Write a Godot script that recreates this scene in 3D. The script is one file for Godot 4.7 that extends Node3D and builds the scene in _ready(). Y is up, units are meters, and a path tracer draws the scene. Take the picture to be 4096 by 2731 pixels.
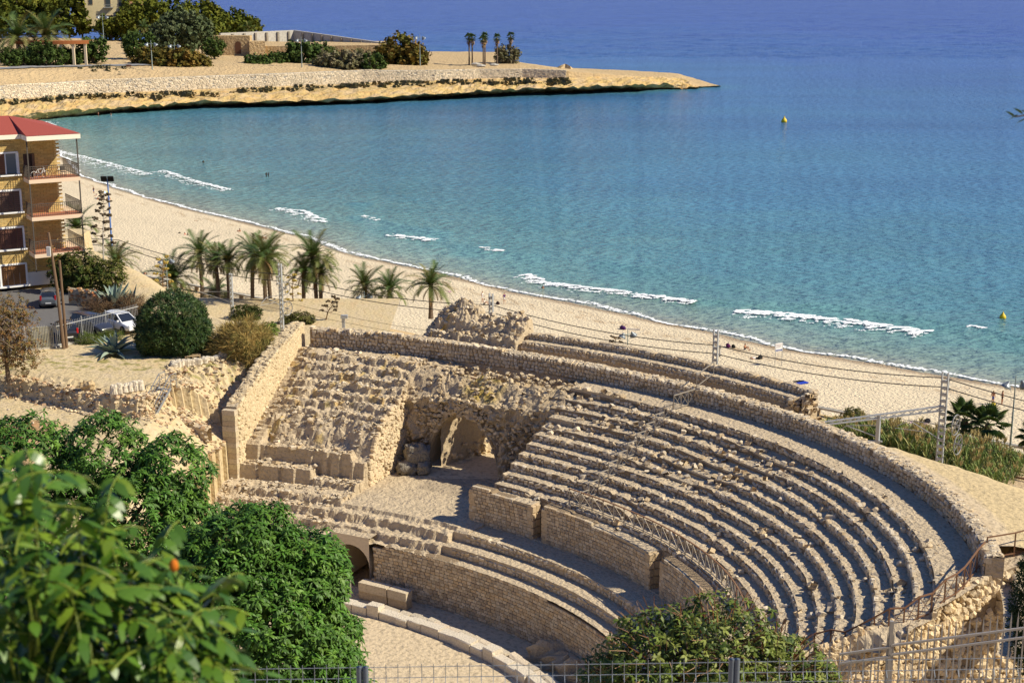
extends Node3D
# Roman amphitheatre beside a beach. Metres, y up, sea level 0. The camera stands on a balcony 50 m above the sea.

const EYE := Vector3(0, 50, 0)
var rng := RandomNumberGenerator.new()
var nz := FastNoiseLite.new()      # smooth fractal noise
var nf := FastNoiseLite.new()      # finer noise
var nc := FastNoiseLite.new()      # cellular noise
var M := {}                        # materials
var TEX := {}                      # computed textures
var names := {}

class MB:
	# collects triangles (counter-clockwise seen from outside); flat shaded unless normals are asked for
	var v := PackedVector3Array()
	var c := PackedColorArray()
	var ix := PackedInt32Array()
	var col := Color(1, 1, 1)
	func p(a: Vector3) -> int:
		v.append(a); c.append(col); return v.size() - 1
	func tri(a: Vector3, b: Vector3, d: Vector3):
		var i := v.size()
		v.append(a); v.append(b); v.append(d); c.append(col); c.append(col); c.append(col)
		ix.append(i); ix.append(i + 1); ix.append(i + 2)
	func quad(a: Vector3, b: Vector3, d: Vector3, e: Vector3):
		var i := v.size()
		v.append(a); v.append(b); v.append(d); v.append(e)
		c.append(col); c.append(col); c.append(col); c.append(col)
		ix.append(i); ix.append(i + 1); ix.append(i + 2); ix.append(i); ix.append(i + 2); ix.append(i + 3)
	func box(ctr: Vector3, s: Vector3, b := Basis.IDENTITY):
		var h := s * 0.5
		var q := []
		for k in 8:
			q.append(ctr + b * Vector3(h.x if k & 1 else -h.x, h.y if k & 2 else -h.y, h.z if k & 4 else -h.z))
		quad(q[4], q[5], q[7], q[6]); quad(q[1], q[0], q[2], q[3])
		quad(q[5], q[1], q[3], q[7]); quad(q[0], q[4], q[6], q[2])
		quad(q[6], q[7], q[3], q[2]); quad(q[0], q[1], q[5], q[4])
	func bar(a: Vector3, b: Vector3, w: float, h := -1.0):
		var d := b - a
		var l := d.length()
		if l < 1e-4: return
		d /= l
		var up := Vector3.UP if absf(d.y) < 0.95 else Vector3.RIGHT
		var x := up.cross(d).normalized()
		var y := d.cross(x)
		box((a + b) * 0.5, Vector3(w, h if h > 0 else w, l), Basis(x, y, d))
	func tube(pts: Array, rad: Array, sides := 6, cap := true):
		var base := v.size()
		var n := pts.size()
		var px := Vector3.ZERO
		for i in n:
			var d: Vector3 = (pts[mini(i + 1, n - 1)] - pts[maxi(i - 1, 0)])
			d = d.normalized() if d.length() > 1e-6 else Vector3.UP
			if px == Vector3.ZERO:
				px = (Vector3.UP if absf(d.y) < 0.9 else Vector3.RIGHT).cross(d).normalized()
			else:
				px = (px - d * px.dot(d)).normalized()
			var py := d.cross(px)
			var r: float = rad[mini(i, rad.size() - 1)]
			for k in sides:
				var a := TAU * k / sides
				v.append(pts[i] + (px * cos(a) + py * sin(a)) * r); c.append(col)
		for i in n - 1:
			for k in sides:
				var a := base + i * sides + k
				var b := base + i * sides + (k + 1) % sides
				ix.append_array([a, b, b + sides, a, b + sides, a + sides])
		if cap:
			for k in range(1, sides - 1):
				ix.append_array([base, base + k + 1, base + k])
				var e := base + (n - 1) * sides
				ix.append_array([e, e + k, e + k + 1])
	func grid(nu: int, nv: int, f: Callable, cf = null):
		# f(i, j) -> Vector3; the front looks along du x dv
		var base := v.size()
		for i in nu:
			for j in nv:
				v.append(f.call(i, j))
				c.append(col if cf == null else cf.call(i, j))
		for i in nu - 1:
			for j in nv - 1:
				var a := base + i * nv + j
				ix.append_array([a, a + nv, a + nv + 1, a, a + nv + 1, a + 1])
	func lathe(ctr: Vector3, prof: Array, sides := 12):
		# prof: Vector2(radius, height) from bottom to top
		var base := v.size()
		for q in prof:
			for k in sides:
				var a := TAU * k / sides
				v.append(ctr + Vector3(cos(a) * q.x, q.y, -sin(a) * q.x)); c.append(col)
		for i in prof.size() - 1:
			for k in sides:
				var a := base + i * sides + k
				var b := base + i * sides + (k + 1) % sides
				ix.append_array([a, b, b + sides, a, b + sides, a + sides])
	func blob(ctr: Vector3, r: Vector3, noise: FastNoiseLite, amp: float, seg := 8, ring := 6, boxy := 1.0):
		var base := v.size()
		for i in ring + 1:
			var th := PI * i / ring
			for k in seg:
				var a := TAU * k / seg
				var d := Vector3(sin(th) * cos(a), -cos(th), -sin(th) * sin(a))
				if boxy < 1.0: d = Vector3(signf(d.x) * pow(absf(d.x), boxy), signf(d.y) * pow(absf(d.y), boxy), signf(d.z) * pow(absf(d.z), boxy))
				var q := ctr + d * r
				v.append(ctr + d * r * (1.0 + amp * noise.get_noise_3dv(q * 3.0))); c.append(col)
		for i in ring:
			for k in seg:
				var a := base + i * seg + k
				var b := base + i * seg + (k + 1) % seg
				ix.append_array([a, b, b + seg, a, b + seg, a + seg])
	func mesh(smooth := false) -> ArrayMesh:
		var ar := []
		ar.resize(Mesh.ARRAY_MAX)
		ar[Mesh.ARRAY_VERTEX] = v
		ar[Mesh.ARRAY_COLOR] = c
		var o := PackedInt32Array()
		o.resize(ix.size())
		for i in range(0, ix.size(), 3):
			o[i] = ix[i]; o[i + 1] = ix[i + 2]; o[i + 2] = ix[i + 1]
		ar[Mesh.ARRAY_INDEX] = o
		if smooth:
			var n := PackedVector3Array()
			n.resize(v.size())
			for i in range(0, ix.size(), 3):
				var a := ix[i]
				var b := ix[i + 1]
				var d := ix[i + 2]
				var f := (v[b] - v[a]).cross(v[d] - v[a])
				n[a] += f; n[b] += f; n[d] += f
			for i in n.size():
				n[i] = n[i].normalized() if n[i].length() > 1e-9 else Vector3.UP
			ar[Mesh.ARRAY_NORMAL] = n
		var m := ArrayMesh.new()
		m.add_surface_from_arrays(Mesh.PRIMITIVE_TRIANGLES, ar)
		return m

# ---------------------------------------------------------------- naming and nodes
func numbered(n: String) -> String:
	var k: int = names.get(n, 0)
	names[n] = k + 1
	return n if k == 0 else "%s_%03d" % [n, k]

func tag(o: Node, label := "", category := "", group := "", kind := "") -> Node:
	if label: o.set_meta("label", label)
	if category: o.set_meta("category", category)
	if group: o.set_meta("group", group)
	if kind: o.set_meta("kind", kind)
	return o

func thing(called: String, at: Vector3, label: String, category: String, turn := 0.0, group := "") -> Node3D:
	var o := Node3D.new()
	o.name = numbered(called)
	add_child(o)
	o.position = at
	o.rotation.y = turn
	tag(o, label, category, group)
	return o

func part(called: String, m: Mesh, material: Material, parent: Node = null) -> MeshInstance3D:
	var o := MeshInstance3D.new()
	o.mesh = m
	o.material_override = material
	if parent == null or parent == self:
		o.name = numbered(called)
		add_child(o)
	else:
		o.name = called
		parent.add_child(o, true)
	return o

func struct(called: String, m: Mesh, material: Material) -> MeshInstance3D:
	return tag(part(called, m, material), "", "", "", "structure")

func multi(called: String, m: Mesh, material: Material, xf: Array, cols: Array, parent: Node = null) -> MultiMeshInstance3D:
	var mm := MultiMesh.new()
	mm.transform_format = MultiMesh.TRANSFORM_3D
	mm.use_colors = true
	mm.mesh = m
	mm.instance_count = xf.size()
	for i in xf.size():
		mm.set_instance_transform(i, xf[i])
		mm.set_instance_color(i, cols[i] if i < cols.size() else Color(1, 1, 1))
	var o := MultiMeshInstance3D.new()
	o.multimesh = mm
	o.material_override = material
	if parent == null or parent == self:
		o.name = numbered(called); add_child(o)
	else:
		o.name = called; parent.add_child(o, true)
	return o

func lin(r: float, g: float, b: float) -> Color:
	return Color(r, g, b).linear_to_srgb()

func ramp_tex(key: String, freq: float, lo: float, hi: float, size := 512, kind := 0, oct := 5, bias := 0.5, mid := -1.0) -> NoiseTexture2D:
	if TEX.has(key): return TEX[key]
	var n := FastNoiseLite.new()
	n.seed = hash(key) % 1000
	n.frequency = freq
	n.noise_type = [FastNoiseLite.TYPE_SIMPLEX, FastNoiseLite.TYPE_CELLULAR, FastNoiseLite.TYPE_PERLIN][kind]
	n.fractal_type = FastNoiseLite.FRACTAL_FBM
	n.fractal_octaves = oct
	n.fractal_gain = 0.6
	var t := NoiseTexture2D.new()
	t.width = size; t.height = size
	t.seamless = true
	t.noise = n
	var g := Gradient.new()
	var m := mid if mid >= 0.0 else (lo + hi) * 0.5
	g.offsets = PackedFloat32Array([0.0, bias, 1.0])
	g.colors = PackedColorArray([Color(lo, lo, lo).linear_to_srgb(), Color(m, m, m).linear_to_srgb(), Color(hi, hi, hi).linear_to_srgb()])
	t.color_ramp = g
	TEX[key] = t
	return t

func grey_tex(key: String, freq: float, kind := 0, oct := 5, size := 512) -> NoiseTexture2D:
	if TEX.has(key): return TEX[key]
	var n := FastNoiseLite.new()
	n.seed = hash(key) % 1000
	n.frequency = freq
	n.noise_type = [FastNoiseLite.TYPE_SIMPLEX, FastNoiseLite.TYPE_CELLULAR, FastNoiseLite.TYPE_PERLIN][kind]
	n.fractal_octaves = oct
	n.fractal_gain = 0.6
	var t := NoiseTexture2D.new()
	t.width = size; t.height = size
	t.seamless = true
	t.noise = n
	TEX[key] = t
	return t

func mat(key: String, col: Color, rough := 0.9, o := {}) -> StandardMaterial3D:
	# o: tex, scale (repeats per metre), bump (texture), bump_cm, metal, vc, spec, back
	var m := StandardMaterial3D.new()
	m.resource_name = key
	m.albedo_color = col
	m.roughness = rough
	m.metallic = o.get("metal", 0.0)
	m.metallic_specular = o.get("spec", 0.3)
	if o.get("vc", true): m.vertex_color_use_as_albedo = true
	if o.has("tex") or o.has("bump"):
		m.uv1_triplanar = true
		m.uv1_world_triplanar = o.get("world", true)
		var s = o.get("scale", 0.3)
		m.uv1_scale = s if s is Vector3 else Vector3(s, s, s)
	if o.has("tex"): m.albedo_texture = o.tex
	if o.has("bump"):
		m.heightmap_enabled = true
		m.heightmap_texture = o.bump
		m.heightmap_scale = o.get("bump_cm", 3.0)
	if o.has("back"):
		m.backlight_enabled = true
		m.backlight = o.back
	M[key] = m
	return m

func jit(a: float) -> float:
	return rng.randf_range(-a, a)

func shade(c: Color, k: float) -> Color:
	return Color(c.r * k, c.g * k, c.b * k)

# ---------------------------------------------------------------- the scene
func _ready():
	rng.seed = 20240611
	nz.seed = 5; nz.frequency = 1.0; nz.fractal_octaves = 4
	nf.seed = 9; nf.frequency = 1.0; nf.fractal_octaves = 3
	nc.seed = 3; nc.noise_type = FastNoiseLite.TYPE_CELLULAR; nc.frequency = 1.0; nc.cellular_return_type = FastNoiseLite.RETURN_DISTANCE
	nc.fractal_type = FastNoiseLite.FRACTAL_NONE
	# camera
	var cam := Camera3D.new()
	cam.name = "camera"
	add_child(cam)
	cam.position = EYE
	cam.rotation_degrees.x = -13.8924
	cam.near = 0.2
	cam.far = 40000.0
	var lens := CameraAttributesPhysical.new()
	lens.frustum_focal_length = 52.785
	lens.frustum_focus_distance = 110.0
	lens.exposure_aperture = 5.6
	lens.frustum_near = 0.2
	lens.frustum_far = 40000.0
	cam.attributes = lens
	cam.fov = 25.6151
	cam.current = true
	# sky and exposure
	var env := Environment.new()
	env.background_mode = Environment.BG_SKY
	var sm := ProceduralSkyMaterial.new()
	sm.sky_top_color = Color(0.27, 0.44, 0.74)
	sm.sky_horizon_color = Color(0.68, 0.78, 0.90)
	sm.sky_curve = 0.12
	sm.ground_bottom_color = Color(0.25, 0.33, 0.42)
	sm.ground_horizon_color = Color(0.55, 0.68, 0.82)
	var sky := Sky.new()
	sky.sky_material = sm
	env.sky = sky
	env.background_energy_multiplier = 0.6
	env.tonemap_mode = Environment.TONE_MAPPER_LINEAR
	env.tonemap_exposure = 1.3
	env.sdfgi_enabled = true
	env.ssao_enabled = true
	env.ssil_enabled = true
	var we := WorldEnvironment.new()
	we.name = "environment"
	we.environment = env
	add_child(we)
	# sun: from the sea side, 41 degrees up
	var sun := DirectionalLight3D.new()
	sun.name = "sun"
	add_child(sun)
	sun.light_energy = 1.6
	sun.light_angular_distance = 0.5
	sun.light_color = Color(1.0, 0.96, 0.875)
	sun.shadow_enabled = true
	var el := deg_to_rad(41.0)
	var az := deg_to_rad(8.0)
	sun.look_at_from_position(Vector3(cos(el) * cos(az), sin(el), cos(el) * sin(az)) * 200.0, Vector3.ZERO)
	make_materials()
	unit_stones()
	make_sea()
	make_beach()
	make_strip()
	make_headland()
	make_cavea()
	make_terrace()
	make_slope()
	make_building()
	make_cars()
	make_railway()
	make_palms()
	make_plants()
	make_near()
	make_people()
	make_far()

func make_materials():
	var grit := ramp_tex("grit", 0.02, 0.55, 1.4, 512, 0, 6, 0.5, 1.0)
	var soft := ramp_tex("soft", 0.012, 0.82, 1.16, 512, 0, 5, 0.5, 1.0)
	var grav := ramp_tex("grav", 0.05, 0.62, 1.3, 512, 1, 3, 0.55, 1.0)
	var bg := grey_tex("bump_grit", 0.02, 0, 6)
	var bc := grey_tex("bump_cell", 0.04, 1, 3)
	var bs := grey_tex("bump_sand", 0.03, 0, 5)
	mat("sand", lin(0.70, 0.585, 0.40), 0.95, {"tex": soft, "scale": 0.09, "bump": bs, "bump_cm": 22.0, "spec": 0.15})
	mat("earth", lin(0.57, 0.455, 0.295), 0.95, {"tex": grit, "scale": 0.16, "bump": bg, "bump_cm": 6.0, "spec": 0.15})
	mat("core", lin(0.51, 0.41, 0.275), 0.95, {"tex": grit, "scale": 0.22, "bump": bg, "bump_cm": 9.0, "spec": 0.15})
	mat("core_fine", lin(0.47, 0.37, 0.24), 0.95, {"tex": grit, "scale": 0.5, "bump": bc, "bump_cm": 6.0, "spec": 0.15})
	mat("mortar", lin(0.27, 0.2, 0.125), 0.95, {"tex": grit, "scale": 0.5, "bump": bg, "bump_cm": 4.0, "spec": 0.15})
	mat("stone", lin(0.60, 0.51, 0.375), 0.9, {"tex": grit, "scale": 0.55, "bump": bg, "bump_cm": 3.0, "spec": 0.2})
	mat("block", lin(0.57, 0.475, 0.335), 0.9, {"tex": grit, "scale": 0.4, "bump": bg, "bump_cm": 2.0, "spec": 0.2})
	mat("white_stone", lin(0.64, 0.56, 0.43), 0.85, {"tex": grit, "scale": 0.5, "bump": bg, "bump_cm": 3.0, "spec": 0.25})
	mat("ochre_rock", lin(0.54, 0.395, 0.215), 0.95, {"tex": grit, "scale": 0.05, "bump": bg, "bump_cm": 40.0, "spec": 0.15})
	mat("asphalt", lin(0.14, 0.135, 0.13), 0.9, {"tex": soft, "scale": 0.25, "spec": 0.25})
	mat("road_grey", lin(0.24, 0.235, 0.23), 0.9, {"tex": soft, "scale": 0.1})
	mat("concrete", lin(0.46, 0.43, 0.37), 0.9, {"tex": grit, "scale": 0.12, "spec": 0.25})
	mat("plaster", lin(0.62, 0.52, 0.38), 0.9, {"tex": soft, "scale": 0.6})
	mat("iron", lin(0.16, 0.12, 0.09), 0.6, {"metal": 0.4, "tex": grit, "scale": 2.0, "spec": 0.4})
	mat("rusty", lin(0.23, 0.125, 0.07), 0.75, {"metal": 0.2, "tex": grit, "scale": 1.5})
	mat("steel", lin(0.38, 0.39, 0.39), 0.5, {"metal": 0.5, "tex": soft, "scale": 1.0, "spec": 0.5})
	mat("galv", lin(0.30, 0.33, 0.36), 0.5, {"metal": 0.4, "spec": 0.5})
	mat("cable", lin(0.035, 0.033, 0.032), 0.7, {"spec": 0.3})
	mat("paint", lin(1, 1, 1), 0.5, {"spec": 0.4})
	mat("matte", lin(1, 1, 1), 0.9, {"spec": 0.15})
	mat("wood", lin(0.20, 0.13, 0.08), 0.85, {"tex": grit, "scale": Vector3(3, 0.4, 3)})
	mat("bark", lin(0.17, 0.125, 0.085), 0.95, {"tex": grit, "scale": 1.2, "bump": bg, "bump_cm": 4.0})
	mat("leaf", lin(1, 1, 1), 0.5, {"spec": 0.35, "back": Color(0.45, 0.45, 0.45)})
	mat("leaf_dull", lin(1, 1, 1), 0.75, {"spec": 0.2, "back": Color(0.4, 0.4, 0.4)})
	mat("frond", lin(0.085, 0.135, 0.035), 0.5, {"spec": 0.35, "back": Color(0.35, 0.4, 0.2)})
	mat("frond_old", lin(0.13, 0.155, 0.04), 0.55, {"spec": 0.3, "back": Color(0.35, 0.35, 0.2)})
	mat("frond_dull", lin(0.17, 0.16, 0.055), 0.7, {"spec": 0.2})
	mat("frond_dry", lin(0.26, 0.17, 0.08), 0.8, {"spec": 0.1})
	mat("dry", lin(1, 1, 1), 0.9, {"spec": 0.1, "back": Color(0.3, 0.3, 0.3)})
	mat("foam", lin(0.86, 0.88, 0.87), 0.9, {"spec": 0.2, "vc": false})
	var water := mat("water", lin(1, 1, 1), 0.16, {"spec": 0.5, "vc": true})
	var wn := FastNoiseLite.new()
	wn.seed = 77; wn.frequency = 0.016; wn.fractal_octaves = 5; wn.fractal_gain = 0.55
	var wt := NoiseTexture2D.new()
	wt.width = 1024; wt.height = 1024; wt.seamless = true; wt.noise = wn; wt.as_normal_map = true; wt.bump_strength = 9.0
	water.normal_enabled = true
	water.normal_texture = wt
	water.normal_scale = 1.6
	water.uv1_triplanar = true
	water.uv1_world_triplanar = true
	water.uv1_scale = Vector3(0.016, 0.016, 0.034)
	water.albedo_texture = ramp_tex("wavelets", 0.02, 0.45, 1.6, 1024, 0, 6, 0.5, 1.0)

# shoreline, seen from the far cove to the near side
var SHORE := [Vector2(-172, -512), Vector2(-165.9, -497), Vector2(-140.7, -451.7), Vector2(-128, -424), Vector2(-107.2, -373.4), Vector2(-94.6, -354), Vector2(-82.2, -336.6), Vector2(-70, -320.7), Vector2(-59.4, -309), Vector2(-48.2, -295.4), Vector2(-39.9, -285.4), Vector2(-33.5, -273.8), Vector2(-27, -265.1), Vector2(-16.3, -254.9), Vector2(-8.4, -245.5), Vector2(0.3, -235), Vector2(7.7, -228.5), Vector2(14.8, -221.7), Vector2(22.5, -213.1), Vector2(29.3, -206.8), Vector2(37, -198), Vector2(42.2, -194.4), Vector2(48.1, -189.9), Vector2(55.4, -183.4), Vector2(63.2, -178.3), Vector2(90, -158), Vector2(160, -100), Vector2(260, -20)]
var HEAD_SHORE := [Vector2(-171.2, -504.2), Vector2(-163.3, -507.1), Vector2(-152.9, -527), Vector2(-144.1, -540.1), Vector2(-126.1, -564.5), Vector2(-95.4, -575.6), Vector2(-53.7, -591.1), Vector2(-30.8, -609.6), Vector2(-13.5, -620.4), Vector2(22.7, -636.1), Vector2(50.8, -645.4), Vector2(72.7, -659.9), Vector2(81.2, -667.4)]
# crests of the swell near the beach, each with its height
var CREST := [
	[0.5, [Vector2(28.78, -228.51), Vector2(48.37, -224.76), Vector2(64.64, -211.68), Vector2(71.69, -203.99)]], [0.32, [Vector2(-32.52, -311.81), Vector2(-24.47, -302.32), Vector2(-14.23, -291.85)]], [0.3, [Vector2(-10.32, -278.3), Vector2(-5.3, -272.86), Vector2(4.25, -267.19)]],
	[0.3, [Vector2(-42.86, -336.56), Vector2(-33.32, -329.38)]], [0.32, [Vector2(15.71, -260.92), Vector2(25.64, -252.22), Vector2(37.54, -241.91)]], [0.25, [Vector2(43.22, -205.54), Vector2(55.28, -199.97), Vector2(64.4, -191)]], [0.25, [Vector2(2.86, -248.07), Vector2(15.66, -235.7), Vector2(28.78, -228.51)]]]

func seg_dist(p: Vector2, line: Array) -> float:
	var best := 1e9
	for i in line.size() - 1:
		var a: Vector2 = line[i]
		var ab: Vector2 = line[i + 1] - a
		var q := a + ab * clampf((p - a).dot(ab) / ab.length_squared(), 0.0, 1.0)
		best = minf(best, p.distance_squared_to(q))
	return sqrt(best)

func make_sea():
	var crest := []
	for k in CREST:
		var l := []
		for q in k[1]: l.append(q)
		crest.append([k[0], l])
	var rows := []
	var z := 128.0
	while z < 2700.0:
		rows.append(z)
		z *= 1.0052
	for e in [3000, 3500, 4300, 6000, 10000, 20000, 36000]: rows.append(float(e))
	var nu := rows.size()
	var nv := 400
	var stops := [[0.0, Color(0.37, 0.36, 0.27)], [5.0, Color(0.26, 0.35, 0.28)], [16.0, Color(0.15, 0.31, 0.29)], [45.0, Color(0.095, 0.255, 0.29)], [110.0, Color(0.07, 0.215, 0.315)], [260.0, Color(0.055, 0.165, 0.335)], [520.0, Color(0.046, 0.12, 0.35)], [1000.0, Color(0.046, 0.092, 0.35)], [2500.0, Color(0.048, 0.085, 0.345)]]
	var mb := MB.new()
	var wide := 0.62
	var pos := func(i, j):
		var zz: float = -rows[i]
		var x: float = rows[i] * wide * (2.0 * j / (nv - 1.0) - 1.0)
		var y := 0.0
		if rows[i] < 2800.0:
			var far: float = clampf(rows[i] / 300.0, 0.6, 3.0)
			y = 0.16 * far * nz.get_noise_2d(x * 0.10 / far, zz * 0.2 / far) + 0.10 * far * nf.get_noise_2d(x * 0.3 / far + 40.0, zz * 0.55 / far)
			if rows[i] < 330.0:
				var p := Vector2(x, zz)
				for k in crest:
					var d := seg_dist(p, k[1])
					if d < 6.0:
						y += k[0] * exp(-d * d / 3.2) * (0.75 + 0.5 * nz.get_noise_2d(x * 0.05, zz * 0.05))
			y = maxf(y, -0.2)
		return Vector3(x, y, zz)
	var colf := func(i, j):
		var zz: float = -rows[i]
		var x: float = rows[i] * wide * (2.0 * j / (nv - 1.0) - 1.0)
		var p := Vector2(x, zz)
		var d := 2500.0
		if rows[i] < 2800.0:
			d = seg_dist(p, SHORE)
			if zz < -430.0 and zz > -800.0: d = minf(d, seg_dist(p, HEAD_SHORE) * 9.0 + 40.0)
		d *= 1.0 + 0.35 * nz.get_noise_2d(x * 0.006 + 9.0, zz * 0.012) + (0.3 * nz.get_noise_2d(x * 0.05, zz * 0.09) if d < 120.0 else 0.0)
		var c: Color = stops[-1][1]
		for k in stops.size() - 1:
			if d < stops[k + 1][0]:
				c = stops[k][1].lerp(stops[k + 1][1], clampf((d - stops[k][0]) / (stops[k + 1][0] - stops[k][0]), 0.0, 1.0))
				break
		return shade(c, 1.0 + 0.16 * nz.get_noise_2d(x * 0.0035, zz * 0.014) + 0.10 * nf.get_noise_2d(x * 0.02, zz * 0.06))
	mb.grid(nv, nu, func(a, b): return pos.call(b, a), func(a, b): return colf.call(b, a))
	struct("sea", mb.mesh(true), M.water)
	# foam of breaking waves: small flat rafts of froth, gathered along each breaker
	var fm := MB.new()
	for k in 9:
		var r := [1.0, 0.72, 0.95, 0.6, 1.0, 0.8, 0.66, 0.98, 0.7]
		var a := TAU * k / 9.0
		var b := TAU * (k + 1) / 9.0
		fm.tri(Vector3(0, 0.12, 0), Vector3(cos(b) * r[(k + 1) % 9], 0, sin(b) * r[(k + 1) % 9]), Vector3(cos(a) * r[k], 0, sin(a) * r[k]))
	var froth := fm.mesh()
	var breakers := [
		[[Vector2(-130.16, -429.29), Vector2(-112.7, -406.04), Vector2(-90.35, -375.83)], 9.0, 900, "long line of surf curling into the cove behind the apartment block"], [[Vector2(-88.98, -383.39), Vector2(-76.96, -363.85), Vector2(-64.93, -348.26)], 7.0, 700, "short white breaker off the sand with two bathers beyond it"],
		[[Vector2(-50.3, -320.67), Vector2(-44.18, -317.07), Vector2(-37.33, -302.32)], 7.0, 500, "spread of white water behind the tall palm crowns"], [[Vector2(-30.76, -310.66), Vector2(-27.19, -305.05)], 2.0, 90, "small white cap on the swell beyond the palms"],
		[[Vector2(-23.52, -287.85), Vector2(-18.9, -284.44), Vector2(-13.77, -282.05)], 4.0, 420, "narrow white breaker above the three single palms"], [[Vector2(-5.8, -273.75), Vector2(-1.51, -270.21)], 2.0, 170, "short white cap on a green swell"],
		[[Vector2(2.94, -248.44), Vector2(6.14, -241.21), Vector2(15.66, -235.7), Vector2(28.63, -227.25)], 5.0, 1500, "long breaker with a swimmer's head just inshore of it"], [[Vector2(33.95, -221.13), Vector2(40.64, -218.77), Vector2(50.04, -214.18), Vector2(59.61, -207.11)], 6.5, 1900, "widest sheet of white water, in front of the green swell"],
		[[Vector2(66.17, -210.86), Vector2(67.81, -209.24)], 1.6, 60, "tiny white fleck on the tall green swell"], [[Vector2(-163.03, -496.97), Vector2(-157.37, -511.57), Vector2(-143.25, -483.16)], 12.0, 240, "surf washing into the corner of the cove under the rocks"]]
	for b in breakers:
		var l := []
		var tot := 0.0
		for q in b[0]:
			l.append(q)
			if l.size() > 1: tot += l[-1].distance_to(l[-2])
		var xf := []
		for n in int(b[2] * 1.9):
			var s := rng.randf() * tot
			var i := 0
			while i < l.size() - 2 and s > l[i].distance_to(l[i + 1]):
				s -= l[i].distance_to(l[i + 1]); i += 1
			var d: Vector2 = (l[i + 1] - l[i]).normalized()
			var across := Vector2(-d.y, d.x)
			if across.y < 0: across = -across
			var w := pow(rng.randf(), 1.5)
			var p: Vector2 = l[i] + d * s + across * (w * b[1] * (0.5 + 0.7 * absf(nz.get_noise_1d(n * 0.0 + l[i].x + s * 0.12))) + 0.9 * nz.get_noise_1d(l[i].x * 3.0 + s * 0.6))
			if nf.get_noise_2d(p.x * 0.35, p.y * 0.9) < -0.12 + w * 0.4: continue
			var r := rng.randf_range(0.07, 0.3) * (1.2 - 0.75 * w)
			xf.append(Transform3D(Basis(Vector3.UP, rng.randf() * TAU).scaled(Vector3(r * 1.5, 0.5, r)), Vector3(p.x, 0.34 - 0.16 * w, p.y)))
		tag(multi("breaking_wave", froth, M.foam, xf, []), b[3], "surf", "waves breaking along the beach", "stuff")
	# swash: the thin edge of foam where the water runs up the sand
	var sx := []
	for i in range(3, SHORE.size() - 3):
		var a: Vector2 = SHORE[i]
		var d: Vector2 = SHORE[i + 1] - a
		var n := Vector2(d.y, -d.x).normalized()
		for k in int(d.length() * 9.0):
			var s := rng.randf()
			var p := a + d * s
			var w := 1.2 * nz.get_noise_2d(p.x * 0.08, p.y * 0.08)
			var thick := maxf(0.0, 0.9 + 1.8 * nf.get_noise_2d(p.x * 0.05 + 7.0, p.y * 0.05))
			p += n * (w + jit(0.22) + rng.randf() * thick * 0.9)
			var r := rng.randf_range(0.1, 0.26)
			sx.append(Transform3D(Basis(Vector3.UP, rng.randf() * TAU).scaled(Vector3(r * 1.5, 0.4, r)), Vector3(p.x, 0.2, p.y)))
	tag(multi("swash_foam", froth, M.foam, sx, []), "thin line of foam along the wet edge of the sand", "foam", "", "stuff")

# the promenade line: s metres along it, p metres inland from its sea edge
const PROM := Vector2(-56, -221)
const PDIR := Vector2(0.781, 0.6247)
const PIN := Vector2(-0.6247, 0.781)
func prom(s: float, p: float, y: float) -> Vector3:
	var q := PROM + PDIR * s + PIN * p
	return Vector3(q.x, y, q.y)

func make_beach():
	# cross sections from under the water to the promenade wall
	var inner := [Vector2(-215, -470), Vector2(-205, -450), Vector2(-180, -390), Vector2(-160, -350), Vector2(-130, -300)]
	for s in [-60, -45, -30, -15, 0, 8, 16, 24, 32, 40, 48, 56, 64, 72, 80, 88, 96, 104, 112, 120, 135, 200, 300]:
		var q: Vector2 = PROM + PDIR * s
		inner.append(q)
	var n_s := 230
	var n_f := 56
	var along := func(l: Array, f: float) -> Vector2:
		var x := f * (l.size() - 1)
		var i := mini(int(x), l.size() - 2)
		return l[i].lerp(l[i + 1], x - i)
	var mb := MB.new()
	var pt := func(i, j):
		var f: float = i / (n_s - 1.0)
		var g: float = j / (n_f - 1.0)
		g = pow(g, 1.35)
		var a: Vector2 = along.call(SHORE, f)
		var b: Vector2 = along.call(inner, f)
		var out := (a - b).normalized() * 7.0
		var q := (a + out).lerp(b, g)
		var run := q.distance_to(a + out)
		var y := -0.75 + run * 0.105 if run < 11.0 else 0.405 + (run - 11.0) * 0.055
		y = minf(y, 3.4)
		if run > 11.0: y += 0.10 * nz.get_noise_2d(q.x * 0.12, q.y * 0.12) + 0.05 * nf.get_noise_2d(q.x * 0.5, q.y * 0.5)
		return Vector3(q.x, y, q.y)
	var cf := func(i, j):
		var p: Vector3 = pt.call(i, j)
		var wet := clampf(1.0 - (p.y - 0.12 - 0.16 * nz.get_noise_2d(p.x * 0.06, p.z * 0.06)) / 0.22, 0.0, 1.0)
		var k: float = 1.0 + 0.10 * nz.get_noise_2d(p.x * 0.03, p.z * 0.05) + 0.08 * nf.get_noise_2d(p.x * 0.25, p.z * 0.25)
		# a tide line of weed and coarse sand
		var tide := exp(-pow((p.y - 0.62 - 0.12 * nz.get_noise_2d(p.x * 0.1, p.z * 0.1)) / 0.10, 2.0)) * clampf(nf.get_noise_2d(p.x * 0.7, p.z * 0.7) * 2.0, 0.0, 0.7)
		var dry := Color(1, 1, 1).lerp(Color(0.55, 0.45, 0.36), tide)
		return shade(dry.lerp(Color(0.50, 0.46, 0.45), wet), k)
	mb.grid(n_f, n_s, func(a, b): return pt.call(b, a), func(a, b): return cf.call(b, a))
	struct("beach", mb.mesh(true), M.sand)

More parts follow.
